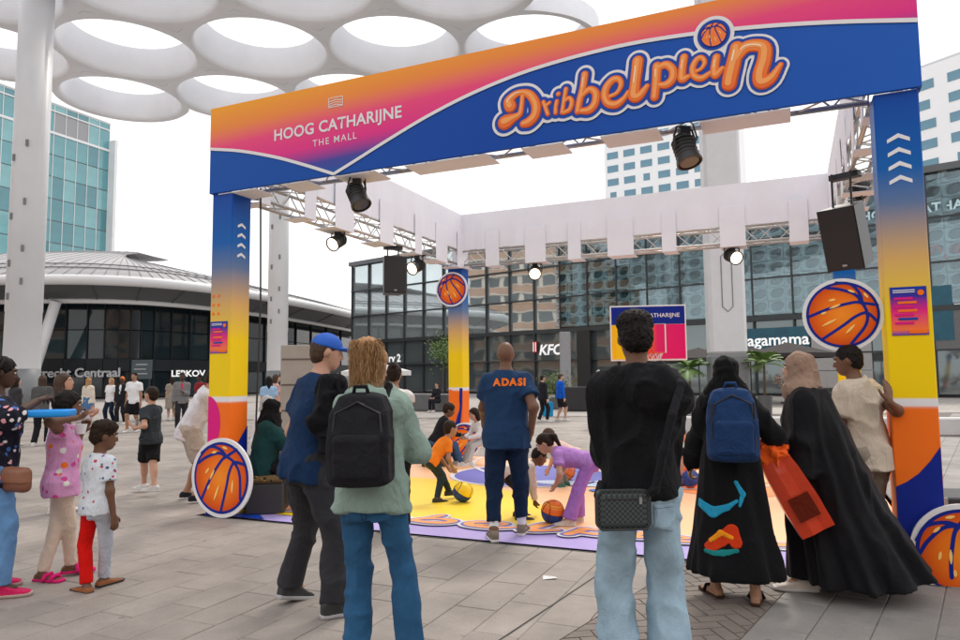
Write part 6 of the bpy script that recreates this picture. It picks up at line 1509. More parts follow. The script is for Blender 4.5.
sdf_obj('strap', rc(bc_ + (-.112, 0, .06), bc_ + (-.075, .10, .10), .016, .016), .008, C_('strap_dark', 30, 30, 34), bg)
# ---- woman in the black headscarf with a navy backpack
yaw = -14; loc = ground(735, 600); Yc = loc.y
S = skel(1.66, fem=1, build=.92, head=(-8, -4, 0), feet=[ft(756, 604, loc, yaw, -24), ft(716, 596, loc, yaw, 10)], hands=[hd(783, 452, Yc + .12, loc, yaw), hd(690, 470, Yc + .30, loc, yaw)])
blk2 = C_('black_dress', 20, 20, 23, crease=.4)
def print_cloth(name, base, spots, sc, thr=.42, seed=0, soft=.02):
    """cloth with large coloured blotches (printed fabric)"""
    m = cloth(name, base); n, l = m.node_tree.nodes, m.node_tree.links; src = n['Principled BSDF'].inputs['Base Color'].links[0].from_socket
    tc = n.new('ShaderNodeTexCoord')
    for k, c in enumerate(spots):
        mp = n.new('ShaderNodeMapping'); mp.inputs['Location'].default_value = (seed + 3.7 * k, 1.3 * k, seed * .5 + 2.1 * k); l.new(tc.outputs['Object'], mp.inputs[0])
        vo = n.new('ShaderNodeTexVoronoi'); vo.inputs['Scale'].default_value = sc; l.new(mp.outputs[0], vo.inputs['Vector'])
        no = n.new('ShaderNodeTexNoise'); no.inputs['Scale'].default_value = sc * 3; l.new(mp.outputs[0], no.inputs['Vector']); ad = n.new('ShaderNodeMath'); ad.operation = 'MULTIPLY_ADD'; ad.inputs[1].default_value = .25; l.new(no.outputs['Fac'], ad.inputs[0]); l.new(vo.outputs['Distance'], ad.inputs[2])
        mr = n.new('ShaderNodeMapRange'); mr.inputs[1].default_value = thr - soft; mr.inputs[2].default_value = thr + soft; mr.inputs[3].default_value = 1; mr.inputs[4].default_value = 0; l.new(ad.outputs[0], mr.inputs[0])
        mx = n.new('ShaderNodeMix'); mx.data_type = 'RGBA'; l.new(mr.outputs[0], mx.inputs[0]); l.new(src, mx.inputs[6]); mx.inputs[7].default_value = tuple(c) + (1,); src = mx.outputs[2]
    l.new(src, n['Principled BSDF'].inputs['Base Color']); return m
skirt = robe_f((0, 0, 0), np.eye(3), [[.17, .30, .26, .03, .02], [.45, .25, .21, .02, .01], [.75, .215, .17, 0, 0], [.95, .19, .145, -.01, 0], [1.06, .165, .13, 0, 0]], 7, .10, seed=.7, amp2=.02)
P4 = person(loc, yaw, S, 'woman in black headscarf and long black skirt beside the hoodie man', [('tunic', top_f(S, .030, 'long', -.10, .6, slw=1.2, amp=.026, seed=2.7, cuff=1.3), blk2, .010), ('skirt', skirt, blk2, .011), ('headscarf', hijab_f(S, .2, .010), C_('scarf_black', 15, 15, 17, crease=.3), .008)], 'tan', .009, (1.0, .7), bare_feet=True, ears=False)
# coloured figures printed on the skirt: raised appliques following the cloth
def applique(nm, pts, r_, m, base, dep=.012):
    F2 = A3((1, 0, 1)); g = uni([rc(a * F2, b_ * F2, ra, rb) for (a, ra), (b_, rb) in zip(pts[:-1], pts[1:])], .01)
    def f(p): return smax(smax(g(p * F2), base(p) - dep * .5, .003), p[..., 1] + .05, .003)
    f.box = (g.box[0] - A3((0, .5, 0)), A3((g.box[1][0], 0, g.box[1][2]))); sdf_obj(nm, f, .007, m, P4)
q = lambda px, py: hd(px, py, Yc - .24, loc, yaw)
applique('skirt_print', [(q(701, 508), .025), (q(714, 516), .035), (q(728, 510), .02), (q(738, 503), .012)], 0, C_('print_sky', 40, 150, 190), skirt)
applique('skirt_print', [(q(711, 552), .03), (q(722, 543), .045), (q(733, 533), .04), (q(737, 545), .04)], 0, C_('print_red', 206, 60, 24), skirt)
applique('skirt_print', [(q(712, 545), .012), (q(722, 536), .018), (q(733, 540), .014)], 0, C_('print_orange', 240, 150, 30), skirt, .022)
applique('skirt_print', [(q(708, 557), .015), (q(724, 556), .02), (q(738, 553), .014)], 0, C_('print_teal', 30, 130, 130), skirt, .018)
applique('skirt_print', [(q(737, 484), .014), (q(744, 496), .018), (q(741, 508), .01)], 0, C_('print_sky', 40, 150, 190), skirt)
for i in (0, 1):
    sdf_obj('sandal', foot_f(S, i, 1, 1.04, 0, .024), .007, C_('sandal_brown', 70, 46, 36), P4)
    a_ = S.ank[i] - np.array((0, 0, .045)) + S.fdir[i] * .075; si = np.cross(S.fdir[i], (0, 0, 1))
    MB().tube([a_ - si * .05 - np.array((0, 0, .02)), a_ - si * .03 + np.array((0, 0, .022)), a_ + si * .03 + np.array((0, 0, .022)), a_ + si * .05 - np.array((0, 0, .02))], .012, 8).obj('sandal_strap', blk2, P4, True)
pack('navy blue backpack on the woman in the black headscarf', loc, yaw, S, C_('pack_navy', 30, 56, 96), .31, .47, .21, .325, -.235, C_('strap_navy', 32, 62, 108), .10, .045, 1)
# orange shopping bag with its hand-held top, tilted outwards
bgo = hd(786, 492, Yc + .10, loc, yaw); bag = empty('shopping_bag', tuple(at(772, 456, Yc - .02)), RAD(-14)); tag(bag, 'tall shiny orange shopping bag hanging from the arm of the woman with the backpack', 'bag')
ob = mat('bag_orange', srgb(192, 52, 14), .28, .12, 5, .5, 14); M = (Matrix.Rotation(RAD(-28), 3, 'Y'))
b = MB(); prof_ = [(-.09, .03, .0), (-.105, .05, -.12), (-.115, .07, -.34), (-.11, .075, -.54)]
vs = []
for w_, d_, z_ in prof_:
    for sx, sy in ((-1, -1), (-.33, -1.15), (.33, -.9), (1, -1), (1, 1), (.33, 1.1), (-.33, .9), (-1, 1)): vs.append(M @ Vector((-w_ * sx, d_ * sy, z_)))
b.add(vs, [(i * 8 + k, i * 8 + (k + 1) % 8, (i + 1) * 8 + (k + 1) % 8, (i + 1) * 8 + k) for i in range(3) for k in range(8)] + [tuple(24 + k for k in range(8))]); o = b.obj('bag_body', ob, bag); o.modifiers.new('t', 'SOLIDIFY').thickness = .004
MB().box(M @ Vector((.0, -.096, -.36)), (.14, .004, .16), M=M).obj('bag_print', C_('bag_brown', 96, 30, 14), bag)
for y_ in (-.03, .03): MB().tube([M @ Vector((-.06, y_, -.01)), M @ Vector((-.03, y_ * .5, .10)), M @ Vector((.03, y_ * .5, .10)), M @ Vector((.06, y_, -.01))], .006, 6).obj('bag_handle', ob, bag)
sdf_obj('tissue', puff(ell((.0, 0, .02), (.09, .05, .09)), folds(.05, (22, 22, 22), .4)), .008, C_('tissue_orange', 236, 96, 34), bag)
# ---- woman in the black abaya
yaw = 62; loc = ground(820, 593); Yc = loc.y
S = skel(1.69, fem=1, build=1.05, lean=5, head=(2, 0, 0), feet=[ft(836, 588, loc, yaw, 80), ft(805, 591, loc, yaw, 75)], hands=[hd(830, 485, Yc + .35, loc, yaw), hd(801, 482, Yc - .12, loc, yaw)])
ax = lambda wx: lc_((loc.x + wx, loc.y, 0), loc, yaw)
o_h, o_m = ax(.30), ax(.13)
rob = robe_f((0, 0, 0), np.eye(3), [[.09, .40, .47, o_h[1], o_h[0]], [.30, .33, .40, o_h[1] * .75, o_h[0] * .75], [.60, .26, .31, o_m[1], o_m[0]], [.95, .22, .235, o_m[1] * .4, o_m[0] * .4], [1.25, .20, .165, 0, 0], [1.40, .15, .12, .01, 0]], 11, .11, seed=1.4, amp2=.020)
abm = cloth('abaya_black', srgb(20, 20, 24), .6, crease=.3)
slv = uni([rc(S.sh[1], S.elb[1], .085, .095), cut(rc(S.elb[1], S.elb[1] + (S.wri[1] - S.elb[1]) * 1.1, .095, .105), S.elb[1] + (S.wri[1] - S.elb[1]) * .96, S.wri[1] - S.elb[1])], .03)
# lift the hem on the windward side
rob2 = cut(rob, (o_h[0] + .0, o_h[1], .10), (ax(.22)[0], ax(.22)[1], -1.0), .006)
P5 = person(loc, yaw, S, 'woman in black abaya blown out to the right and beige headscarf', [('abaya', uni([rob2, top_f(S, .034, None, -.05, .5, amp=.02), puff(slv, folds(.022, (9, 9, 5), 1.))], .04), abm, .011), ('headscarf', hijab_f(S, .16, .009), C_('scarf_beige', 146, 122, 106, crease=.8), .008)] + shoes(S, mat('shoe_cream', srgb(206, 196, 186), .7, .1, 20, .2), white_rub, .007, 1.0, 1.22), 'light', .009, (.5, .6), face=True, ears=False)
# ---- man in beige t-shirt, hand on the pillar
yaw = 22; loc = at(866, 400, 5.35)
S = skel(1.76, build=.92, lean=6, side=-4, head=(34, -6, 0), hands=[hd(889, 402, 5.02, loc, yaw), None], hand_dirs=[np.array((.12, .1, 1)), None], thumbs=[np.array((-1, 0, .1)), None], elbows=[np.array((.6, -.5, -.8)), None])
person(loc, yaw, S, 'man in beige t-shirt with one hand on the right pillar', [('t_shirt', top_f(S, .026, 'short', -.13, .75, amp=.024, seed=3.6), C_('tee_beige', 196, 184, 168), .011), ('trousers', legs_f(S, .10, .08, .08, .015), C_('stone', 150, 140, 128), .013), ('hair', hair_f(S, 'short', .012, 90), HB, .007)] + shoes(S, white_rub, white_rub, .012), 'brown', .009, (.15, .5), face=True)
# ---- coach
yaw = -7; loc = ground(508, 539); Yc = loc.y
S = skel(1.88, build=1.06, head=(4, -10, 0), feet=[ft(522, 535, loc, yaw, -14), ft(494, 541, loc, yaw, 8)], hands=[hd(531, 432, Yc - .06, loc, yaw), hd(484, 425, Yc + .38, loc, yaw)])
cn = C_('coach_navy', 32, 58, 92)
P7 = person(loc, yaw, S, 'tall coach in navy t-shirt and track trousers with his back to the camera', [('t_shirt', top_f(S, .022, 'short', -.12, .65, amp=.018, seed=4.4), cn, .011), ('track_trousers', legs_f(S, .100, .076, .054, .014, end=.90, amp=.016, seed=1.7), C_('track_navy', 22, 40, 66), .011)] +
    [('sock', cut(rc(S.ank[i] + (S.knee[i] - S.ank[i]) * .30, S.ank[i] - np.array((0, 0, .02)), .042, .046), S.ank[i] + np.array((0, 0, .12)), (0, 0, 1)), C_('sock_white', 226, 226, 230), .009) for i in (0, 1)] + shoes(S, C_('shoe_taupe', 128, 116, 104), white_rub, .008), 'brown', .010, (.5, .6))
shirt = top_f(S, .022, 'short', -.12, .65, amp=.018, seed=4.4); xo = -.105                       # print wrapped onto the back of the shirt, letter by letter
for ch_ in 'ADASI':
    me = text_mesh(ch_, size=.092, extrude=.0, offset=.005); w_ = max(v.co.x for v in me.vertices); vv = np.array([S.o + S.u * (.452 + v.co.y) + S.r * (xo + v.co.x) - S.f * .25 for v in me.vertices], np.float32)
    for _ in range(40): vv = vv + A3(S.f) * np.maximum(shirt(vv) - .005, -.01)[:, None] * .7
    for v, q in zip(me.vertices, vv): v.co = q
    me.materials.clear(); me.materials.append(C_('print_bright_orange', 244, 120, 40)); link(bpy.data.objects.new('back_print_letter', me), P7); xo += w_ + .006
# ---- children on the court
def kid(label,  loc, yaw, S, top, bot, hair, skin='tan', hv=.012, sleeve='short', hk='short', shoe=None, end=1.0, th=(.085, .066, .055), face=True, hem=-.06, sole=None, loose=.5, amp=.014, curl=(.5, .5), extra=()):
    return person(loc, yaw, S, label, [('shirt', top_f(S, .016, sleeve, hem, loose, amp=amp), top, hv), ('trousers', legs_f(S, *th, t=.012, end=end, amp=.010), bot, hv), ('hair', hair_f(S, hk, .008, 60), hair, .008)] + (shoes(S, shoe, sole or white_rub, .010) if shoe else []) + list(extra), skin, hv * .85, curl, face=face, bare_feet=shoe is None, leg=1.0 if end < .6 else .78)
yaw = -62; loc = ground(441, 502); Yc = loc.y
S = skel(1.16, kid=.9, lean=42, pel=(0, -.13, .50), head=(0, 4, 0), feet=[ft(451, 499, loc, yaw, -60), ft(437, 503, loc, yaw, -62)], hands=[(.08, .13, .40), (-.08, .13, .40)], neck=.5)
kid('boy in orange t-shirt bending with hands on his knees', loc, yaw, S, C_('tee_orange', 238, 128, 34), C_('pants_dark_teal', 44, 58, 66), HDB, 'tan', .011, shoe=dark_rub, sole=dark_rub)
yaw = 62 - 90; loc = ground(463, 466); Yc = loc.y
S = skel(1.40, kid=.6, lean=26, pel=(0, -.12, .44), head=(-20, -14, 0), feet=[(.09, .30, -4), (-.09, .28, 4)], hands=[(.07, .30, .52), (-.07, .30, .52)], neck=.4); yaw = -70
kid('boy in black jacket and blue jeans sitting at the rear left pillar', loc - Vector((.35, 0, 0)), yaw, S, C_('jacket_black_kid', 26, 27, 32), denim('kid_blue', 62, 92, 130), HDB, 'brown', .015, 'long', 'afro', white_rub)
o = MB().box((0, 0, .19), (.45, .4, .38), bev=.02).obj('stool', blk); o.location = loc - Vector((.47, -.05, 0)); tag(o, 'low black box stool under the boy in the black jacket', 'stool')
loc = ground(481, 464)
S = skel(1.30, kid=.7, lean=28, pel=(0, -.1, .40), head=(0, -10, 0), feet=[(.09, .28, 0), (-.09, .28, 0)], hands=[(.07, .30, .46), (-.07, .30, .46)], neck=.4)
kid('child in white hooded top crouching half hidden behind the coach', loc, 120, S, C_('white_hoodie', 222, 220, 220), C_('light_pants', 190, 188, 186), HDB, 'light', .016, 'long', 'bob', white_rub)
yaw = -72; loc = ground(517, 519); Yc = loc.y
S = skel(1.18, kid=.8, lean=82, pel=(0, -.16, .50), head=(-10, 10, 0), feet=[(.10, .0, -8), (-.10, .05, 6)], hands=[(.03, .20, .12), (-.06, .24, .14)], neck=.1, knees=[np.array((0, 1, 0)), np.array((0, 1, 0))])
kid('child in cream top bending down behind the coach to touch the mat', loc, yaw, S, C_('cream_top', 226, 212, 198), C_('pants_black_kid', 34, 34, 38), HB, 'brown', .012, 'long', 'buzz', dark_rub, sole=dark_rub)
yaw = 78; loc = ground(576, 524); Yc = loc.y
S = skel(1.30, kid=.55, fem=1, lean=76, pel=(0, -.16, .62), head=(0, 2, 0), feet=[ft(578, 522, loc, yaw, 96), ft(569, 527, loc, yaw, 80)], hands=[(.10, .18, .42), (-.10, .19, .40)], neck=.1)
lilc = C_('lilac', 176, 128, 196)
kid('girl in lilac top and wide lilac trousers bending over a basketball', loc, yaw, S, lilc, C_('lilac_trousers', 160, 110, 184), HDB, 'light', .011, 'short', 'pony', C_('shoe_pale', 210, 200, 192), th=(.095, .085, .10), hem=-.04)
yaw = 82; loc = ground(566, 487); Yc = loc.y
S = skel(1.15, kid=.8, lean=64, pel=(0, -.14, .44), head=(0, 6, 0), feet=[(.09, 0, 0), (-.09, .06, 0)], hands=[(.07, .22, .25), (-.07, .24, .22)], neck=.2)
kid('child in grey trousers and pale pink top crouching behind the girl in lilac', loc, yaw, S, C_('pale_pink', 236, 206, 194), C_('pants_grey', 120, 118, 114), HBR, 'light', .014, 'short', 'bob', C_('shoe_green', 70, 110, 96))
yaw = -80; loc = ground(668, 486); Yc = loc.y
S = skel(1.22, kid=.8, lean=52, pel=(0, -.12, .34), head=(0, 8, 0), feet=[(.11, .10, -10), (-.11, .08, 10)], hands=[(.08, .36, .26), (-.08, .36, .24)], neck=.4)
kid('boy in dark blue t-shirt crouching over the basketballs at right', loc, yaw, S, C_('tee_dark_blue', 42, 66, 104), C_('pants_peach', 196, 150, 130), HB, 'light', .013, 'short', 'short', dark_rub)
# ---- group at the left edge
yaw = -62; loc = ground(-14, 594); Yc = loc.y
S = skel(1.72, fem=1, build=1.15, head=(6, -8, 0), feet=[ft(-1, 598, loc, yaw, -70), ft(-10, 588, loc, yaw, -60)], hands=[hd(36, 402, Yc - .05, loc, yaw), hd(10, 470, Yc + .1, loc, yaw)])
flor = print_cloth('floral_dark', srgb(30, 30, 44), [srgb(226, 160, 170), srgb(232, 224, 226), srgb(70, 110, 180)], 13, .36, .5)
P = person(loc, yaw, S, 'woman with braids in dark floral blouse and jeans at the left edge', [('blouse', top_f(S, .028, 'rolled', -.12, .7, amp=.024, seed=.3), flor, .010), ('jeans', legs_f(S, .112, .085, .07, .012, amp=.014), denim('sky', 104, 148, 196), .011), ('hair', hair_f(S, 'updo', .012, 55, .004), HB, .007)] + shoes(S, C_('shoe_pink', 206, 40, 96), C_('sole_pale', 180, 160, 150), .009), 'dark', .009, (.8, .6), face=True)
b = MB()
for k in range(16):
    a = -pi * k / 15; p0 = np.array((cos(a) * .06, sin(a) * .07, .09)); pts = [Vector(S.hc + S.HR @ (p0 * (1 + .0 * j) + np.array((cos(a) * .035 * min(j, 2), sin(a) * .04 * min(j, 2) - .008 * j, .02 - .035 * j)))) for j in range(8)]
    b.tube(pts, [.010, .011, .011, .0105, .010, .009, .008, .004], 6)
tag(b.obj('braids', HB, P, True), kind='stuff')
hbg = empty('shoulder_bag', tuple(at(17, 480, Yc - .12)), RAD(-20)); tag(hbg, 'brown leather shoulder bag at the hip of the woman with braids', 'bag')
lea = mat('leather_brown', srgb(122, 76, 54), .5, .15, 12, .3, 90); sdf_obj('bag', rbox((0, 0, 0), (.115, .045, .085), .04), .008, lea, hbg); sdf_obj('flap', cut(rbox((0, -.008, .012), (.118, .046, .08), .04), (0, 0, -.02), (0, 0, -1)), .008, mat('leather_tan', srgb(140, 92, 68), .5, .15, 12), hbg)
q0 = S.sh[1]; wq = lambda p: tuple(Matrix.Rotation(RAD(yaw + 20), 3, 'Z') @ Vector(p) + Matrix.Rotation(RAD(20), 3, 'Z') @ (Vector((loc.x, loc.y, 0)) - Vector(hbg.location)))
MB().tube([(-.10, 0, .06), wq(S.o + S.r * .20 + S.u * .25), wq(S.sh[0] + S.u * .09 - S.f * .02)], .010, 6).obj('strap', lea, hbg)
bp = at(52, 413, Yc - .1); tr = empty('food_tray', tuple(bp), RAD(8)); tag(tr, 'bright blue oblong tray held in front of the girl eating', 'tray'); bm_ = mat('tray_blue', srgb(20, 150, 236), .4, .05)
sdf_obj('tray', sub(rbox((0, 0, 0), (.135, .09, .028), .02), rbox((0, 0, .03), (.12, .075, .03), .015), .004), .006, bm_, tr)
yaw = -62; loc = ground(58, 580); Yc = loc.y
S = skel(1.46, kid=.35, fem=1, build=1.08, head=(0, -4, 0), feet=[ft(70, 575, loc, yaw, -60), ft(42, 581, loc, yaw, -100)], hands=[hd(76, 418, Yc - .12, loc, yaw), hd(82, 432, Yc + .08, loc, yaw)])
pk = print_cloth('floral_pink', srgb(222, 160, 206), [srgb(246, 120, 40), srgb(240, 240, 230), srgb(214, 80, 150)], 8, .30, 2.0)
P = person(loc, yaw, S, 'girl in pink flowered top, cream leggings and pink sandals eating', [('top', top_f(S, .016, 'short', -.12, .55, sl=.35, amp=.012), pk, .010), ('leggings', legs_f(S, .088, .062, .048, .008, amp=.006), C_('cream_leggings', 226, 208, 190), .011), ('hair', hair_f(S, 'bob', .014, 50, .006), HB, .008)], 'brown', .009, (.9, .9), face=True, bare_feet=True)
hp_ = C_('sandal_hot_pink', 222, 40, 120)
for i in (0, 1):
    sdf_obj('sandal', foot_f(S, i, 1, 1.12, 0, .026), .008, hp_, P); si = np.cross(S.fdir[i], (0, 0, 1))
    for dd in (.05, .11):
        a_ = S.ank[i] - np.array((0, 0, .045)) + S.fdir[i] * dd; MB().tube([a_ - si * .052 - np.array((0, 0, .02)), a_ - si * .03 + np.array((0, 0, .03 - dd * .12)), a_ + si * .03 + np.array((0, 0, .03 - dd * .12)), a_ + si * .052 - np.array((0, 0, .02))], .016, 8).obj('sandal_strap', hp_, P, True)
cup = at(81, 430, Yc + .0); o = MB().lathe([(.03, 0), (.042, .075), (.038, .075), (.028, .01)], 16).obj('paper_cup', mat('paper_white', (.8, .8, .8), .7)); o.location = cup - Vector((0, 0, .03)); tag(o, 'small white paper tub in the hand of the girl in pink', 'cup')
yaw = -28; loc = ground(95, 591); Yc = loc.y
S = skel(1.24, kid=.75, head=(-26, -8, 0), feet=[ft(104, 586, loc, yaw, -24), ft(86, 592, loc, yaw, 60)])
tp = print_cloth('tee_shark', srgb(214, 220, 228), [srgb(70, 100, 150), srgb(190, 70, 90)], 15, .29, 1.2)
P = person(loc, yaw, S, 'boy in white printed t-shirt with one red and one grey trouser leg', [('t_shirt', top_f(S, .020, 'short', -.08, .7, amp=.014), tp, .010), ('hair', hair_f(S, 'hightop', .014, 80), HDB, .007)], 'brown', .009, (.4, .4), face=True, bare_feet=True)
sdf_obj('trousers', legs_f(S, .086, .064, .056, .012, amp=.010, only=0), .009, C_('pants_pale_grey', 186, 192, 204), P)['label'] = 'pale grey right trouser leg'; sdf_obj('trousers', legs_f(S, .086, .064, .056, .012, amp=.010, only=1), .009, C_('pants_red', 214, 22, 18), P)['label'] = 'bright red left trouser leg'
for i in (0, 1): sdf_obj('sandal', foot_f(S, i, .62, 1.12), .008, C_('sandal_tan', 150, 96, 62), P); sdf_obj('sole', foot_f(S, i, 1, 1.16, 0, .02), .008, dark_rub, P)
yaw = -80; loc = at(63, 400, 8.2)
S = skel(1.63, fem=1, build=1.0, head=(0, 6, 0), hands=[(.1, .28, 1.12), (-.1, .28, 1.10)])
person(loc, yaw, S, 'woman with long brown hair in white and patterned blouse behind the girl', [('blouse', top_f(S, .022, 'long', -.1, .6), print_cloth('blouse_mixed', srgb(224, 220, 226), [srgb(170, 60, 120), srgb(60, 70, 160)], 12, .28, 4.), .014), ('jeans', legs_f(S, .09, .07, .06), denim('dark', 40, 50, 70), .016), ('hair', hair_f(S, 'long', .010, 40), HBR, .010)] + shoes(S, white_rub, white_rub, .014), 'light', .012, (.8, .8), face=True)
yaw = 72; loc = ground(149, 494); Yc = loc.y
S = skel(1.46, kid=.45, head=(0, 4, 0), feet=[ft(154, 497, loc, yaw, 80), ft(144, 492, loc, yaw, 70)], hands=[hd(137, 425, Yc + .12, loc, yaw), hd(136, 428, Yc - .12, loc, yaw)])
P = kid('boy in dark t-shirt and black shorts holding a striped cup', loc, yaw, S, C_('tee_charcoal', 52, 58, 62), C_('shorts_black', 26, 26, 28), HDB, 'light', .011, 'short', 'short', white_rub, end=.46, th=(.098, .100, .09), hem=-.08)
o = MB().lathe([(.032, 0), (.042, .11), (.043, .115), (.036, .115), (.03, .02)], 16).obj('paper_cup', print_cloth('cup_stripe', srgb(220, 220, 220), [srgb(200, 40, 50), srgb(60, 110, 60)], 30, .4)); o.location = at(135, 428, Yc); tag(o, 'patterned paper cup in the hands of the boy in the dark t-shirt', 'cup')
yaw = -75; loc = ground(190, 501); Yc = loc.y
S = skel(1.76, build=.95, lean=24, head=(0, 0, 0), feet=[ft(195, 503, loc, yaw, -60), ft(186, 499, loc, yaw, -70)], hands=[hd(226, 430, Yc + .2, loc, yaw), hd(222, 440, Yc + .35, loc, yaw)], pel=(0, -.02, .88))
person(loc, yaw, S, 'man in white t-shirt and beige shorts leaning behind the left pillar', [('t_shirt', top_f(S, .028, 'short', -.14, .85, amp=.022), C_('tee_white', 216, 214, 220), .011), ('shorts', legs_f(S, .112, .115, .1, .02, end=.46, amp=.016), C_('shorts_beige', 176, 164, 152), .011), ('hair', hair_f(S, 'short'), HDB, .010)] + shoes(S, C_('shoe_black_mesh', 44, 44, 48), white_rub, .009), 'tan', .011, (.6, .6), leg=1.0)
# ---- seated visitors beside the left pillar
yaw = -82; loc = ground(268, 511); Yc = loc.y
S = skel(1.64, fem=1, build=1.06, lean=6, pel=(0, -.05, .52), head=(0, -4, 0), feet=[(.10, .46, 0), (-.10, .40, 0)], hands=[(.05, .38, .62), (-.04, .40, .62)])
coat = uni([top_f(S, .034, 'long', -.10, .6, slw=1.15, amp=.02), robe_f((0, 0, 0), np.eye(3), [[.05, .20, .14, -.12], [.4, .20, .15, -.08], [.75, .19, .15, -.03], [.95, .17, .13, 0]], 5, .05)], .04)
person(loc, yaw, S, 'woman in dark green coat and black headscarf sitting beside the left pillar', [('coat', coat, C_('coat_green', 24, 58, 58), .012), ('trousers', legs_f(S, .095, .075, .06), black_c, .013), ('headscarf', uni([hijab_f(S, .28, .010), rc(S.nb - S.u * .05 - S.f * .05, S.nb - S.u * .32 - S.f * .10, .09, .07)], .04), C_('scarf_black', 15, 15, 17, crease=.3), .009)] + shoes(S, dark_rub, dark_rub, .012), 'light', .010, (.8, .8), face=True, ears=False)
st_ = empty('box_seat', (loc.x + .02, loc.y - .02, 0), RAD(yaw)); tag(st_, 'dark box seat with chequered cushion under the woman in the green coat', 'seat')
MB().box((0, -.02, .17), (.46, .42, .34), bev=.02).obj('box', mat('seat_dark', (.035, .035, .04), .5, .2, 6), st_); cush = cloth('cushion', (.2, .15, .08)); MB().box((0, -.02, .385), (.48, .44, .08), bev=.03).obj('cushion', print_cloth('cushion_check', srgb(110, 90, 60), [srgb(40, 36, 36), srgb(160, 120, 50)], 14, .35), st_)
MB().lathe([(.02, 0), (.13, 0), (.14, .03), (.14, .26), (.12, .30), (.02, .30)], 14, (.05, .32, 0)).obj('handbag', mat('bag_dark_shiny', (.03, .03, .032), .3, .3, 8, .4, 12)); o = COL.objects[-1]; o.location = tuple(ground(290, 508)); o.rotation_euler = (0, 0, 0); tag(o, 'dark shiny handbag on the ground before the seated woman', 'bag')
loc = ground(262, 488); yaw = -70
S = skel(1.60, build=1.05, lean=8, pel=(0, -.05, .54), head=(0, -6, 0), feet=[(.10, .40, 0), (-.10, .40, 0)], hands=[(.08, .36, .62), (-.08, .36, .62)])
person(loc, yaw, S, 'white-haired person in white top sitting behind the woman in green', [('shirt', top_f(S, .028, 'short', -.1, .7), C_('shirt_white', 224, 222, 226), .014), ('trousers', legs_f(S, .1, .08, .07), C_('pants_taupe', 120, 110, 100), .016), ('hair', hair_f(S, 'bob', .010, 50), HGR, .010)] + shoes(S, white_rub, white_rub, .014), 'light', .013, face=True)
o = MB().box((0, 0, .22), (.5, .45, .44), bev=.02).obj('stool', blk); o.location = loc; tag(o, 'black box stool under the white-haired person', 'stool')
# ---- woman with a bun beyond the green jacket
loc = at(394, 400, 7.0); yaw = 6
S = skel(1.68, fem=1, build=.95, head=(-10, 0, 0))
person(loc, yaw, S, 'woman with dark bun in white sleeveless top beyond the green jacket', [('top', top_f(S, .016, 'short', -.08, .4, sl=.2), C_('top_white', 226, 220, 216), .012), ('trousers', legs_f(S, .09, .07, .06), black_c, .016), ('hair', hair_f(S, 'bun', .012, 60), HDB, .009)] + shoes(S, dark_rub, white_rub, .014), 'tan', .012)
# ---- people further off
FAR = 'people crossing the plaza far behind'
def far(label, px, py, H, yaw, top, bot, hair, skin='light', hk='short', sleeve='short', end=1.0, kind='legs', stride=.0, hands=None, th=(.092, .074, .06), hv=.022, loc=None, fem=0, hem=-.08, sit=False, extra=()):
    l = ground(px, py) if loc is None else loc
    S = skel(H, fem=fem, build=1.0, feet=[(.10, stride, 0), (-.10, -stride, 0)] if not sit else [(.1, .42, 0), (-.1, .42, 0)], hands=hands, pel=(0, 0, .88 * H / 1.75 if stride else None) if not sit else (0, 0, .5))
    parts = [('top', top_f(S, .024, sleeve, hem, .6, amp=.02), top, hv)]
    if kind == 'legs': parts.append(('trousers', legs_f(S, *th, t=.014, end=end, amp=.012), bot, hv))
    else: parts.append(('skirt', robe_f((0, 0, 0), np.eye(3), [[.42, .23, .20, 0], [.7, .21, .17, 0], [1.0, .17, .13, 0]], 6, .05), bot, hv))
    parts.append(('hair', hair_f(S, hk, .006, 40), hair, hv * .55)); parts += shoes(S, white_rub, white_rub, hv * .8) + [(a, fn(S), m, hv) for a, fn, m in extra]
    return person((l.x, l.y), yaw, S, label, parts, skin, hv * .8, detail=hv < .02, group=FAR, leg=1.0 if end < .6 or kind != 'legs' else .78)
tw, dk = C_('far_white', 226, 226, 228), C_('far_dark', 34, 34, 40)
far('man in white t-shirt and black shorts walking towards the camera', 133, 432, 1.82, 176, tw, black_c, HB, 'tan', stride=.14, end=.46, th=(.1, .105, .1), hv=.019)
far('blonde woman in white sleeveless top and dark trousers at the station', 110, 424, 1.68, 165, tw, C_('far_navy', 30, 40, 58), HBL, hk='long', fem=1, stride=.08)
far('man with orange cap, open dark jacket and white shirt at the station', 121, 424, 1.72, 178, dk, dk, hair_mat('orange_cap', srgb(220, 120, 40)), 'dark', sleeve='long', stride=.06, extra=[('shirt_front', lambda S: ell(S.o + S.u * .3 + S.f * .10, (.055, .05, .22), S.R), tw)])
far('blonde woman in cream jumper and denim skirt seen from behind', 87, 428, 1.66, -10, C_('far_cream', 214, 204, 190), denim('far_denim', 80, 112, 150), HBL, hk='long', sleeve='long', kind='skirt', fem=1)
far('person with auburn hair in grey hooded top walking away at left', 40, 446, 1.72, 10, C_('far_grey', 84, 84, 84), C_('far_black', 30, 30, 34), HBR, hk='bob', sleeve='long', stride=.1, hv=.018)
far('person in dark jacket beside the left column', 13, 446, 1.66, -30, C_('far_slate', 60, 58, 62), dk, HDB, hk='long', sleeve='long', fem=1)
far('man in grey blazer over red shirt walking past the pillar', 181, 431, 1.80, 200, C_('far_blazer', 120, 118, 120), C_('far_charcoal', 44, 42, 46), HB, 'dark', sleeve='long', stride=.12, hands=[None, (-.05, .28, 1.15)], extra=[('shirt_front', lambda S: ell(S.o + S.u * .33 + S.f * .105, (.05, .05, .20), S.R), C_('far_pink', 190, 60, 80))])
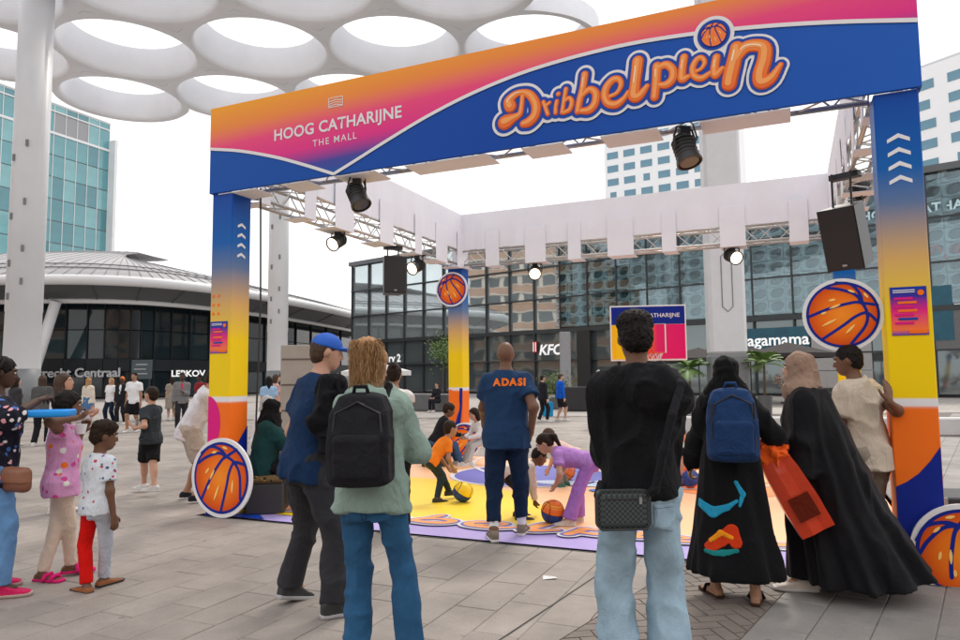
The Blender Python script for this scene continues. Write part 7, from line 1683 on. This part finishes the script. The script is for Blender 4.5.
far('man in dark red shirt behind the leaning man', 199, 424, 1.76, 150, C_('far_red', 130, 36, 44), dk, HB, 'dark', stride=.08)
far('second person in red top further behind the leaning man', 207, 420, 1.72, 120, C_('far_red2', 150, 40, 50), dk, HB, 'dark')
far('person in beige dress near the station shops', 171, 420, 1.68, 30, C_('far_beige', 150, 140, 128), C_('far_beige', 150, 140, 128), HDB, hk='long', fem=1, kind='skirt')
far('woman in light blue shirt with dark hair behind the seated group', 268, 440, 1.62, 20, C_('far_skyblue', 150, 180, 210), dk, HB, hk='long', fem=1, hv=.017)
far('woman with brown hair in pale top beside the pale blue shirt', 275, 436, 1.68, -60, C_('far_rose', 190, 150, 140), denim('far_denim', 80, 112, 150), HBR, hk='bob', fem=1, hv=.018)
far('man in black t-shirt with raised hand behind the cabinet', 282, 434, 1.78, -80, dk, dk, HDB, stride=.05, hands=[(.15, .3, 1.35), None], hv=.018)
far('man in bright blue jacket and dark shorts outside the fast-food shop', 561, 421, 1.66, -70, C_('far_blue', 24, 92, 200), C_('far_charcoal', 44, 42, 46), HBR, sleeve='long', end=.46, stride=.10, th=(.1, .1, .1), hv=.019)
far('dark-clothed person with a bright blue bag outside the fast-food shop', 543, 422, 1.62, -60, dk, dk, HDB, sleeve='long', stride=.1)
o = MB().box((0, 0, .28), (.36, .12, .5), bev=.03).obj('carrier_bag', C_('bag_cyan', 40, 160, 220)); o.location = tuple(ground(548, 421)); o.location.z = .12; tag(o, 'bright blue carrier bag beside the dark-clothed person', 'bag')
far('bald man with glasses looking over from beyond the court', 600, 428, 1.72, 175, C_('far_greyblue', 110, 112, 120), dk, HGR, 'light', hk='buzz', hv=.018)
far('security guard in dark uniform and yellow vest near the palm', 678, 425, 1.74, 185, C_('far_uniform', 30, 44, 66), C_('far_uniform', 30, 44, 66), HDB, 'tan', hands=[(.1, .22, 1.05), (-.1, .22, 1.05)], hv=.018, extra=[('vest', lambda S: cut(cut(prof(S.o, S.R, [[.04, .20, .16, 0], [.4, .2, .16, 0]]), S.o + S.u * .12, -S.u), S.o + S.u * .30, S.u), C_('vest_yellow', 214, 214, 30))])
far('person in dark clothes sitting on the low stone wall', 436, 423, 1.74, 150, dk, dk, HDB, sit=True, sleeve='long', hands=[(.08, .34, .62), (-.08, .34, .62)], loc=at(437, 400, 31.5))
